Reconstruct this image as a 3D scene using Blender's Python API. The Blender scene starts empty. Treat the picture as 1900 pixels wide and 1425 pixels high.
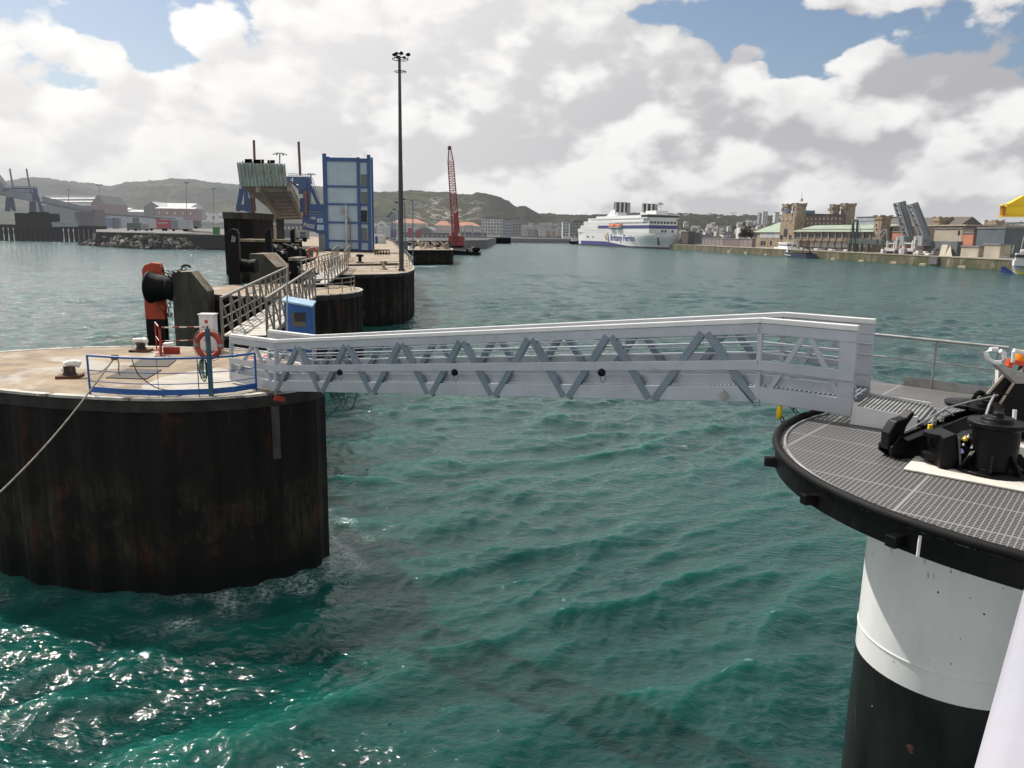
import bpy, bmesh, math, random, numpy as np
import os
FASTDBG = False
from mathutils import Vector, Matrix, noise
S = bpy.context.scene
C = bpy.data.collections.new("harbour"); S.collection.children.link(C)
random.seed(7)
R = math.radians
# ------------------------------------------------------------------ camera model (calibrated from the photograph)
F, HC, PIT, ROLL = 1427.0, 11.0, math.atan((712.5-433)/1427.0), 0.018
def ray(px, py):
    x = px-950; y = 712.5-py
    c, s = math.cos(ROLL), math.sin(ROLL)
    x, y = x*c-y*s, x*s+y*c
    cp, sp = math.cos(PIT), math.sin(PIT)
    return (x, F*cp+y*sp, -F*sp+y*cp)
def Z(px, py, z=0.0):                     # point on the level plane z
    r = ray(px, py); t = (z-HC)/r[2]; return Vector((r[0]*t, r[1]*t, z))
def Y(px, py, d):                         # point at northing d
    r = ray(px, py); t = d/r[1]; return Vector((r[0]*t, d, HC+r[2]*t))
def ON(px, py, A, B):                     # point on the vertical plane through A and B
    r = ray(px, py); dx, dy = B[0]-A[0], B[1]-A[1]
    t = (A[0]*dy-A[1]*dx)/(r[0]*dy-r[1]*dx)
    return Vector((r[0]*t, r[1]*t, HC+r[2]*t))
cam = bpy.data.cameras.new("camera"); cam.sensor_width = 36; cam.lens = F/1900*36
cam.clip_start = 0.1; cam.clip_end = 20000
co = bpy.data.objects.new("camera", cam); C.objects.link(co); S.camera = co
fwd = Vector((0, math.cos(PIT), -math.sin(PIT))); up0 = Vector((0, math.sin(PIT), math.cos(PIT))); rt0 = Vector((1, 0, 0))
c_, s_ = math.cos(ROLL), math.sin(ROLL)
rt = rt0*c_ + up0*s_; up = up0*c_ - rt0*s_
M = Matrix((rt, up, -fwd)).transposed().to_4x4(); M.translation = Vector((0, 0, HC)); co.matrix_world = M

# ------------------------------------------------------------------ materials
def nodes(name):
    m = bpy.data.materials.new(name); m.use_nodes = True
    nt = m.node_tree; nt.nodes.clear()
    return m, nt
def N(nt, t, **k):
    n = nt.nodes.new(t)
    for a, v in k.items(): setattr(n, a, v)
    return n
def col4(c): return (c[0], c[1], c[2], 1)
def mth(nt, op, a, b=None, c=None, clamp=False):
    n = N(nt, 'ShaderNodeMath', operation=op, use_clamp=clamp)
    for i, v in enumerate((a, b, c)):
        if v is None: continue
        if isinstance(v, (int, float)): n.inputs[i].default_value = v
        else: nt.links.new(v, n.inputs[i])
    return n.outputs[0]
def mixc(nt, f, a, b, mode='MIX'):
    n = N(nt, 'ShaderNodeMix', data_type='RGBA', blend_type=mode); n.clamp_factor = True
    if isinstance(f, (int, float)): n.inputs[0].default_value = f
    else: nt.links.new(f, n.inputs[0])
    for i, v in ((6, a), (7, b)):
        if isinstance(v, tuple): n.inputs[i].default_value = col4(v)
        else: nt.links.new(v, n.inputs[i])
    return n.outputs[2]
def noise_tex(nt, vec, scale, detail=4, rough=.55, dist=0):
    n = N(nt, 'ShaderNodeTexNoise'); n.inputs['Scale'].default_value = scale
    n.inputs['Detail'].default_value = detail; n.inputs['Roughness'].default_value = rough; n.inputs['Distortion'].default_value = dist
    nt.links.new(vec, n.inputs['Vector']); return n.outputs['Fac']
def ramp(nt, v, a, b, sm=True):
    n = N(nt, 'ShaderNodeMapRange'); n.interpolation_type = 'SMOOTHSTEP' if sm else 'LINEAR'
    n.inputs['From Min'].default_value = a; n.inputs['From Max'].default_value = b
    nt.links.new(v, n.inputs['Value']); return n.outputs[0]
def mapping(nt, vec, sc):
    n = N(nt, 'ShaderNodeMapping'); n.inputs['Scale'].default_value = sc; nt.links.new(vec, n.inputs['Vector']); return n.outputs[0]
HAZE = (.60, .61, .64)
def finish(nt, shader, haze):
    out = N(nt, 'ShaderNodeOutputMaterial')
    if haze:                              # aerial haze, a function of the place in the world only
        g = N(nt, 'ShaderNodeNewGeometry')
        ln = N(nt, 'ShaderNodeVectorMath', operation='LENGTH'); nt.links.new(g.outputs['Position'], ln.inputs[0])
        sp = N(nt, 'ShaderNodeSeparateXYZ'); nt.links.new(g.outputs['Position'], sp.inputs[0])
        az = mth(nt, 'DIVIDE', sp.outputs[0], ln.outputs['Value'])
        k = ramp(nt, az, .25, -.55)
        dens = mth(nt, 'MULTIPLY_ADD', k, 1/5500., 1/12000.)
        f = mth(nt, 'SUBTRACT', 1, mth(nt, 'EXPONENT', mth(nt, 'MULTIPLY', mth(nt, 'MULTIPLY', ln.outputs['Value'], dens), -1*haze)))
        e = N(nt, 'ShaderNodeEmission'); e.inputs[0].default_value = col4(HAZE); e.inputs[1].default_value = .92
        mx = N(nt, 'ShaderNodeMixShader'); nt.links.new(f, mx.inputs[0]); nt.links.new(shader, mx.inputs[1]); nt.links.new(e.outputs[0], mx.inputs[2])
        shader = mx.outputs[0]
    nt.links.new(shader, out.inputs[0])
def mat(name, c, rough=.6, metal=0, var=.15, scale=1.5, c2=None, t2=(.55, .7), s2=.6, bump=0, bs=12, streak=1, haze=0, amt2=1, spec=.5, c3=None, s3=3, t3=(.6, .68), grid=None, coat=0):
    m, nt = nodes(name)
    g = N(nt, 'ShaderNodeNewGeometry'); P = g.outputs['Position']
    if streak != 1: P = mapping(nt, P, (1, 1, 1/streak))
    n1 = noise_tex(nt, P, scale, 6, .6)
    dk = tuple(max(0, v*(1-var*1.6)) for v in c); lt = tuple(min(1, v*(1+var)) for v in c)
    colr = mixc(nt, ramp(nt, n1, .3, .7), dk, lt)
    if c2 is not None:
        n2 = noise_tex(nt, P, s2, 7, .62, .4)
        colr = mixc(nt, mth(nt, 'MULTIPLY', ramp(nt, n2, *t2), amt2), colr, tuple(c2))
    if c3 is not None:
        n3 = noise_tex(nt, mapping(nt, P, (1, 1, 1)), s3, 5, .7)
        colr = mixc(nt, ramp(nt, n3, *t3), colr, tuple(c3))
    b = N(nt, 'ShaderNodeBsdfPrincipled')
    if grid:                              # painted panel joints / courses, grid = (horizontal pitch, vertical pitch, dark factor, width)
        sp = N(nt, 'ShaderNodeSeparateXYZ'); nt.links.new(g.outputs['Position'], sp.inputs[0])
        hx = mth(nt, 'ADD', sp.outputs[0], mth(nt, 'MULTIPLY', sp.outputs[1], .61))
        fs = []
        for o, p in ((hx, grid[0]), (sp.outputs[2], grid[1])):
            if not p: continue
            fr = mth(nt, 'FRACT', mth(nt, 'DIVIDE', o, p)); fs.append(mth(nt, 'LESS_THAN', fr, grid[3]))
        f = fs[0] if len(fs) == 1 else mth(nt, 'MAXIMUM', fs[0], fs[1])
        colr = mixc(nt, f, colr, tuple(v*grid[2] for v in c))
    nt.links.new(colr, b.inputs['Base Color'])
    b.inputs['Metallic'].default_value = metal; b.inputs['Specular IOR Level'].default_value = spec
    b.inputs['Coat Weight'].default_value = coat
    rr = mth(nt, 'MULTIPLY_ADD', n1, .3, rough-.15, clamp=True); nt.links.new(rr, b.inputs['Roughness'])
    if bump:
        nb = noise_tex(nt, P, bs, 5, .65)
        bp = N(nt, 'ShaderNodeBump'); bp.inputs['Strength'].default_value = min(1, bump); bp.inputs['Distance'].default_value = .02*max(1, 12/bs)
        nt.links.new(nb, bp.inputs['Height']); nt.links.new(bp.outputs[0], b.inputs['Normal'])
    finish(nt, b.outputs[0], haze)
    return m

# ------------------------------------------------------------------ mesh builder
class MB:
    def __init__(s): s.v = []; s.f = []
    def add(s, vs, fs):
        o = len(s.v); s.v += [Vector(v) for v in vs]; s.f += [tuple(i+o for i in f) for f in fs]; return s
    def box(s, x0, x1, y0, y1, z0, z1):
        return s.add([(x0,y0,z0),(x1,y0,z0),(x1,y1,z0),(x0,y1,z0),(x0,y0,z1),(x1,y0,z1),(x1,y1,z1),(x0,y1,z1)],
                     [(0,3,2,1),(4,5,6,7),(0,1,5,4),(1,2,6,5),(2,3,7,6),(3,0,4,7)])
    def hexa(s, a, b):                    # a, b: 4 points each (bottom loop, top loop)
        return s.add(list(a)+list(b), [(3,2,1,0),(4,5,6,7),(0,1,5,4),(1,2,6,5),(2,3,7,6),(3,0,4,7)])
    def bar(s, p, q, w, h=None, up=(0,0,1)):
        p, q = Vector(p), Vector(q); h = h or w; d = q-p
        if d.length < 1e-6: return s
        d.normalize(); u = Vector(up)
        if abs(d.dot(u)) > .98: u = Vector((0,1,0)) if abs(d.y) < .9 else Vector((1,0,0))
        a = d.cross(u).normalized(); b = a.cross(d).normalized(); a *= w/2; b *= h/2
        return s.hexa([p-a-b, p+a-b, p+a+b, p-a+b], [q-a-b, q+a-b, q+a+b, q-a+b])
    def tube(s, pts, r, n=8, closed=False, r2=None):
        pts = [Vector(p) for p in pts]; L = len(pts); o = len(s.v); ref = Vector((.13,.21,1)).normalized()
        for i, p in enumerate(pts):
            if closed: t = pts[(i+1) % L]-pts[i-1]
            else: t = pts[min(i+1, L-1)]-pts[max(i-1, 0)]
            if t.length < 1e-9: t = Vector((0,0,1))
            t.normalize()
            u = ref if abs(t.dot(ref)) < .95 else Vector((1,0,0))
            a = t.cross(u).normalized(); b = t.cross(a)
            rr = r if r2 is None else r+(r2-r)*i/(L-1)
            for k in range(n):
                th = 2*math.pi*k/n; s.v.append(p+(a*math.cos(th)+b*math.sin(th))*rr)
        for i in range(L if closed else L-1):
            j = (i+1) % L
            for k in range(n):
                k2 = (k+1) % n; s.f.append((o+i*n+k, o+i*n+k2, o+j*n+k2, o+j*n+k))
        if not closed:
            s.f.append(tuple(o+k for k in reversed(range(n)))); s.f.append(tuple(o+(L-1)*n+k for k in range(n)))
        return s
    def prism(s, poly, z0, z1):           # poly in plan, counter-clockwise; z1 may be callable
        n = len(poly)
        vs = [(p[0], p[1], z0) for p in poly]+[(p[0], p[1], z1) for p in poly]
        return s.add(vs, [tuple(reversed(range(n))), tuple(range(n, 2*n))]+[(i, (i+1) % n, n+(i+1) % n, n+i) for i in range(n)])
    def extrude(s, poly, dv):             # any planar 3-D loop swept along dv
        n = len(poly); dv = Vector(dv)
        return s.add([Vector(p) for p in poly]+[Vector(p)+dv for p in poly],
                     [tuple(reversed(range(n))), tuple(range(n, 2*n))]+[(i, (i+1) % n, n+(i+1) % n, n+i) for i in range(n)])
    def lathe(s, c, prof, n=24, ax=None):
        c = Vector(c); o = len(s.v); ax = Vector(ax or (0,0,1)).normalized()
        u = Vector((1,0,0)) if abs(ax.x) < .9 else Vector((0,1,0)); a = ax.cross(u).normalized(); b = ax.cross(a)
        for (r, z) in prof:
            for k in range(n):
                th = 2*math.pi*k/n; s.v.append(c+ax*z+(a*math.cos(th)+b*math.sin(th))*r)
        for i in range(len(prof)-1):
            for k in range(n):
                k2 = (k+1) % n; s.f.append((o+i*n+k, o+i*n+k2, o+(i+1)*n+k2, o+(i+1)*n+k))
        s.f.append(tuple(o+k for k in reversed(range(n)))); s.f.append(tuple(o+(len(prof)-1)*n+k for k in range(n)))
        return s
    def build(s, name, m, parent=None, smooth=False, bevel=0, **tags):
        off = Vector((0,0,0)); p = parent
        while p is not None: off += Vector(p.location); p = p.parent
        me = bpy.data.meshes.new(name); me.from_pydata([tuple(v-off) for v in s.v], [], s.f)
        bm = bmesh.new(); bm.from_mesh(me); bmesh.ops.recalc_face_normals(bm, faces=bm.faces); bm.to_mesh(me); bm.free()
        me.materials.append(m)
        o = bpy.data.objects.new(name, me); C.objects.link(o)
        if parent is not None: o.parent = parent
        if smooth:
            for pl in me.polygons: pl.use_smooth = True
            try: me.set_sharp_from_angle(angle=R(40))
            except Exception: pass
        if bevel:
            bv = o.modifiers.new("bevel", 'BEVEL'); bv.width = bevel; bv.segments = 2; bv.limit_method = 'ANGLE'; bv.angle_limit = R(40)
        for k, v in tags.items(): o[k] = v
        return o
def tag(o, label=None, cat=None, group=None, kind=None):
    for k, v in (('label', label), ('category', cat), ('group', group), ('kind', kind)):
        if v: o[k] = v
    return o
def thing(name, label, cat, loc, group=None):
    o = bpy.data.objects.new(name, None); o.empty_display_size = .2; C.objects.link(o); o.location = loc
    return tag(o, label, cat, group)
def dup(o, parent=None, loc=None, rz=None, sc=None, label=None):
    c = o.copy(); C.objects.link(c)
    if parent is not None: c.parent = parent
    if loc is not None: c.location = loc
    if rz is not None: c.rotation_euler = (0, 0, rz)
    if sc is not None: c.scale = (sc, sc, sc) if isinstance(sc, (int, float)) else sc
    if label: c['label'] = label
    for ch in list(o.children): dup(ch, c)
    return c
def text_mesh(txt, size, m, name, parent, origin, xdir, ydir, depth=.02, bold=0, shear=0):
    cu = bpy.data.curves.new(name, 'FONT'); cu.body = txt; cu.size = size; cu.extrude = depth; cu.offset = bold; cu.shear = shear
    cu.resolution_u = 3
    t = bpy.data.objects.new(name+"_curve", cu); C.objects.link(t)
    me = bpy.data.meshes.new_from_object(t); bpy.data.objects.remove(t)
    x = Vector(xdir).normalized(); z = x.cross(Vector(ydir)).normalized(); y = z.cross(x)
    off = Vector((0,0,0)); p = parent
    while p is not None: off += Vector(p.location); p = p.parent
    MM = Matrix((x, y, z)).transposed().to_4x4(); MM.translation = Vector(origin)-off
    me.transform(MM); me.materials.clear(); me.materials.append(m)
    o = bpy.data.objects.new(name, me); C.objects.link(o); o.parent = parent
    return o

# palette
m_conc = mat('pier_concrete', (.285,.215,.14), .85, 0, .25, .9, c2=(.38,.35,.30), t2=(.5,.62), s2=.35, bump=.5, bs=9, c3=(.14,.11,.08), s3=.8, t3=(.62,.75))
m_conc_d = mat('weathered_shaded_concrete', (.085,.075,.06), .9, 0, .3, .8, c2=(.03,.027,.024), t2=(.5,.7), s2=.5, bump=.5, bs=5, streak=4)  # dark tone also carries the shade of the abutment fronts
m_conc_dk = mat('dark_coping', (.035,.03,.026), .85, 0, .4, 1.2)
m_rim = mat('pale_rim', (.52,.48,.42), .7, 0, .25, 2, c2=(.12,.1,.09), t2=(.55,.62), s2=1.5)
m_white = mat('white_paint', (.78,.77,.76), .4, 0, .05, 2, c2=(.6,.57,.5), t2=(.62,.8), s2=1.2, bump=.05)
m_alu = mat('aluminium', (.48,.51,.55), .42, .2, .05, 1.6, c3=(.30,.27,.24), s3=6, t3=(.74,.80), c2=(.40,.43,.47), t2=(.5,.7), s2=1.3, bump=.06, bs=30)
m_diag_shade = mat('aluminium_web_shaded', (.22,.27,.32), .38, .35, .1, 1.6)  # same aluminium as the chords, shade and dark reflections put into the colour
m_galv = mat('galvanised_steel', (.36,.36,.35), .5, .35, .15, 3)
m_galvd = mat('dull_galvanised', (.27,.25,.22), .6, .2, .2, 2.5)
m_blue = mat('blue_paint', (.012,.10,.34), .42, 0, .12, 2, c2=(.05,.08,.15), t2=(.62,.72), s2=2)
m_blue2 = mat('deep_blue_paint', (.018,.06,.18), .5, 0, .15, 1, haze=1)
m_red = mat('red_paint', (.42,.035,.022), .5, 0, .2, 2, c2=(.5,.3,.25), t2=(.66,.75), s2=3)
m_fend = mat('orange_red_fender_paint', (.58,.075,.025), .6, 0, .25, 1, c2=(.05,.03,.02), t2=(.58,.7), s2=.9, streak=3)
m_orange = mat('buoy_orange', (.42,.065,.035), .55, 0, .12, 5)
m_black = mat('black_paint', (.0025,.0025,.003), .42, 0, .3, 3, spec=.22, c2=(.02,.012,.008), t2=(.6,.7), s2=2.5, bump=.15, bs=25)
m_blackr = mat('black_rubber', (.005,.005,.0055), .7, spec=.25, metal=0, var=.3, scale=3)
m_rust = mat('rusty_steel', (.13,.055,.03), .8, 0, .35, 3, c2=(.05,.03,.02), t2=(.5,.65), s2=2)
m_rope = mat('rope', (.30,.27,.22), .9, 0, .2, 8)
m_roped = mat('dark_rope', (.03,.035,.035), .9, 0, .2, 8)
m_green = mat('green_rope', (.02,.14,.12), .9, 0, .2, 8)
m_dark = mat('dark_opening', (.01,.01,.012), .3)
m_glass = mat('dark_glass', (.03,.04,.05), .12, 0, .1, 3, haze=1)
m_gray = mat('grey_plate', (.12,.12,.12), .6, 0, .15, 3)
m_yellow = mat('yellow_paint', (.85,.58,.01), .4, 0, .05, 1)

# sheet piling: nearly black above, rust and weed lower down
def sheet_mat(name):
    m, nt = nodes(name)
    g = N(nt, 'ShaderNodeNewGeometry'); P = g.outputs['Position']
    sp = N(nt, 'ShaderNodeSeparateXYZ'); nt.links.new(P, sp.inputs[0])
    Ps = mapping(nt, P, (1, 1, .16))
    a = noise_tex(nt, Ps, 1.6, 7, .65); b2 = noise_tex(nt, P, .7, 7, .7); c = noise_tex(nt, Ps, 5.5, 6, .7)
    base = mixc(nt, ramp(nt, a, .3, .7), (.007,.006,.006), (.017,.012,.010))
    zz = mth(nt, 'MULTIPLY', ramp(nt, sp.outputs[2], 4.3, 2.6), ramp(nt, sp.outputs[2], -.2, 1.2))
    base = mixc(nt, mth(nt, 'MULTIPLY', mth(nt, 'MULTIPLY', ramp(nt, b2, .42, .62), zz), ramp(nt, c, .35, .65)), base, (.055,.047,.026))
    base = mixc(nt, mth(nt, 'MULTIPLY', ramp(nt, a, .54, .64), ramp(nt, b2, .43, .56)), base, (.065,.020,.012))
    base = mixc(nt, mth(nt, 'MULTIPLY', ramp(nt, c, .66, .74), zz), base, (.06,.055,.045))
    base = mixc(nt, ramp(nt, sp.outputs[2], 1.4, .3), base, (.005,.006,.005))
    b = N(nt, 'ShaderNodeBsdfPrincipled'); nt.links.new(base, b.inputs['Base Color']); b.inputs['Roughness'].default_value = .75
    b.inputs['Specular IOR Level'].default_value = .25
    bp = N(nt, 'ShaderNodeBump'); bp.inputs['Strength'].default_value = .6; bp.inputs['Distance'].default_value = .04
    nt.links.new(noise_tex(nt, P, 6, 6, .7), bp.inputs['Height']); nt.links.new(bp.outputs[0], b.inputs['Normal'])
    finish(nt, b.outputs[0], 0); return m
m_sheet = sheet_mat('sheet_piling')

# ------------------------------------------------------------------ sun and sky
SUN_AZ, SUN_EL = R(-47), R(50)            # azimuth from +Y towards +X, elevation
sdir = Vector((math.sin(SUN_AZ)*math.cos(SUN_EL), math.cos(SUN_AZ)*math.cos(SUN_EL), math.sin(SUN_EL)))
sl = bpy.data.lights.new("sun", 'SUN'); sl.energy = 4.7; sl.angle = R(.55); sl.color = (1, .95, .88)
so = bpy.data.objects.new("sun", sl); C.objects.link(so); so.location = sdir*500; so.rotation_euler = (-sdir).to_track_quat('-Z', 'Y').to_euler()
W = bpy.data.worlds.new("World"); S.world = W; W.use_nodes = True
nt = W.node_tree; nt.nodes.clear()
sky = N(nt, 'ShaderNodeTexSky'); sky.sky_type = 'NISHITA'; sky.sun_disc = False; sky.sun_elevation = SUN_EL; sky.sun_rotation = SUN_AZ
sky.air_density = 1.0; sky.dust_density = 1.5
tc = N(nt, 'ShaderNodeTexCoord'); D = tc.outputs['Generated']
sp = N(nt, 'ShaderNodeSeparateXYZ'); nt.links.new(D, sp.inputs[0]); dz = sp.outputs[2]
def cloud_density(vec, detail, sep=None):
    big = noise_tex(nt, mapping(nt, vec, (2.6, 2.6, 6.0)), 1.0, 2, .5, 0)
    med = noise_tex(nt, mapping(nt, vec, (7.5, 7.5, 13.)), 1.0, detail, .60, 0)
    # rounded cauliflower heads: smooth cells, two sizes
    def puff(sc, w):
        v = N(nt, 'ShaderNodeTexVoronoi', feature='F1'); v.inputs['Scale'].default_value = 1
        wv = N(nt, 'ShaderNodeVectorMath', operation='SCALE'); nz = N(nt, 'ShaderNodeTexNoise'); nz.inputs['Scale'].default_value = sc*1.1; nz.inputs['Detail'].default_value = 1.5
        nt.links.new(vec, nz.inputs['Vector']); nt.links.new(nz.outputs['Color'], wv.inputs[0]); wv.inputs['Scale'].default_value = .55; nz.noise_dimensions = '3D'
        ad = N(nt, 'ShaderNodeVectorMath', operation='ADD'); nt.links.new(mapping(nt, vec, (sc, sc, sc*1.5)), ad.inputs[0]); nt.links.new(wv.outputs[0], ad.inputs[1])
        nt.links.new(ad.outputs[0], v.inputs['Vector']); return mth(nt, 'MULTIPLY', mth(nt, 'SUBTRACT', .48, mth(nt, 'MULTIPLY', mth(nt, 'MULTIPLY', v.outputs['Distance'], v.outputs['Distance']), 1.15)), w)
    p_ = puff(15, .13)
    p_ = mth(nt, 'ADD', p_, puff(40, .05)) if detail > 4 else mth(nt, 'ADD', p_, .01)
    return mth(nt, 'ADD', mth(nt, 'ADD', mth(nt, 'MULTIPLY', big, .62), mth(nt, 'MULTIPLY', med, .50)), p_)
def holes(vec):
    # where the photograph's gaps of blue stand: (px, py, radius across, radius up, depth)
    tot = None
    for px, py, rx, ry, w in HOLES:
        r = Vector(ray(px, py)).normalized()
        sc = N(nt, 'ShaderNodeVectorMath', operation='SUBTRACT'); nt.links.new(vec, sc.inputs[0]); sc.inputs[1].default_value = r
        ms = N(nt, 'ShaderNodeVectorMath', operation='MULTIPLY'); nt.links.new(sc.outputs[0], ms.inputs[0]); ms.inputs[1].default_value = (F/rx, F/rx, F/ry)
        ln = N(nt, 'ShaderNodeVectorMath', operation='LENGTH'); nt.links.new(ms.outputs[0], ln.inputs[0])
        v = mth(nt, 'MULTIPLY', ramp(nt, ln.outputs['Value'], 1.3, .2), w)
        tot = v if tot is None else mth(nt, 'ADD', tot, v)
    return tot
HOLES = [(1320,30,160,48,.16), (1480,95,110,55,.17), (1690,55,170,45,.16), (1250,-60,420,90,.10), (215,40,75,32,.15), (290,110,65,38,.16), (150,155,60,28,.14), (1400,110,50,35,-.16), (1800,150,200,40,-.08), (1580,105,70,25,-.12), (1000,60,300,90,-.06), (1110,190,130,60,-.10), (760,165,120,50,-.08)]
CV0, CV1 = .485, .535
dens = cloud_density(D, 6)
offv = N(nt, 'ShaderNodeVectorMath', operation='ADD'); nt.links.new(D, offv.inputs[0])
offv.inputs[1].default_value = (-.022, 0, .030)
densS = cloud_density(offv.outputs[0], 3)
H_ = holes(D)
cov = ramp(nt, mth(nt, 'ADD', mth(nt, 'SUBTRACT', dens, H_), mth(nt, 'MULTIPLY', ramp(nt, dz, .21, .06), .2)), CV0, CV1)
lit = ramp(nt, mth(nt, 'SUBTRACT', dens, densS), -.075, .085)
thick = ramp(nt, dens, .58, .78)
# brighter towards the sun's side, greyer on shaded bases
sv = N(nt, 'ShaderNodeVectorMath', operation='DOT_PRODUCT'); nt.links.new(D, sv.inputs[0]); sv.inputs[1].default_value = sdir
sunny = ramp(nt, sv.outputs['Value'], .25, .98)
ccol = mixc(nt, lit, (.49,.49,.52), (.97,.965,.955))
ccol = mixc(nt, mth(nt, 'MULTIPLY', thick, .5), ccol, (.50,.50,.52))
ccol = mixc(nt, mth(nt, 'MULTIPLY', sunny, .85), ccol, (1.15,1.13,1.10))
low = ramp(nt, dz, .16, .0)
ccol = mixc(nt, mth(nt, 'MULTIPLY', low, .45), ccol, (.74,.74,.75))
ccol = mixc(nt, mth(nt, 'MULTIPLY', ramp(nt, dz, .33, .8), mth(nt, 'SUBTRACT', 1, ramp(nt, sv.outputs['Value'], .55, .85))), ccol, (.34,.35,.38))  # unseen overhead clouds darkened to dim the ambient light
ccol = mixc(nt, ramp(nt, sv.outputs['Value'], .80, 1.0), ccol, (2.2,2.12,2.05))  # glow round the unseen sun, added to silver the far water
bgs = N(nt, 'ShaderNodeBackground'); nt.links.new(sky.outputs[0], bgs.inputs[0]); bgs.inputs[1].default_value = .10
bgc = N(nt, 'ShaderNodeBackground'); nt.links.new(ccol, bgc.inputs[0]); bgc.inputs[1].default_value = .96
mx = N(nt, 'ShaderNodeMixShader'); nt.links.new(cov, mx.inputs[0]); nt.links.new(bgs.outputs[0], mx.inputs[1]); nt.links.new(bgc.outputs[0], mx.inputs[2])
ow = N(nt, 'ShaderNodeOutputWorld'); nt.links.new(mx.outputs[0], ow.inputs[0])
S.view_settings.view_transform = 'Standard'; S.view_settings.look = 'None'; S.view_settings.exposure = 0; S.view_settings.gamma = 1
S.cycles.max_bounces = 6; S.cycles.diffuse_bounces = 2; S.cycles.glossy_bounces = 3; S.cycles.use_denoising = True
S.cycles.sample_clamp_indirect = 4; S.cycles.caustics_reflective = False

# ------------------------------------------------------------------ water
HD = 6.1                                  # level of the pier decks
def outline(pts, n=10):                   # closed Catmull-Rom loop through plan points
    out = []; L = len(pts)
    for i in range(L):
        p0, p1, p2, p3 = (Vector(pts[(i+k-1) % L][:2]) for k in range(4))
        for j in range(n):
            t = j/n
            out.append(.5*((2*p1)+(p2-p0)*t+(2*p0-5*p1+4*p2-p3)*t*t+(3*p1-p0-3*p2+p3)*t**3))
    return out
d1_pts = [(-6.1,24.3),(-6.85,26.6),(-8.6,29.3),(-10.5,31.2),(-16.0,31.7),(-20.2,29.6),(-21.3,26.6),(-19.0,24.0),(-15.5,22.6),(-13.0,21.95),(-10.2,21.75),(-7.7,22.6)]
D1 = outline(d1_pts)
D2 = [Vector((-19.2+6.6*math.cos(a), 63.9+6.9*math.sin(a))) for a in [2*math.pi*k/96 for k in range(96)]]

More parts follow.
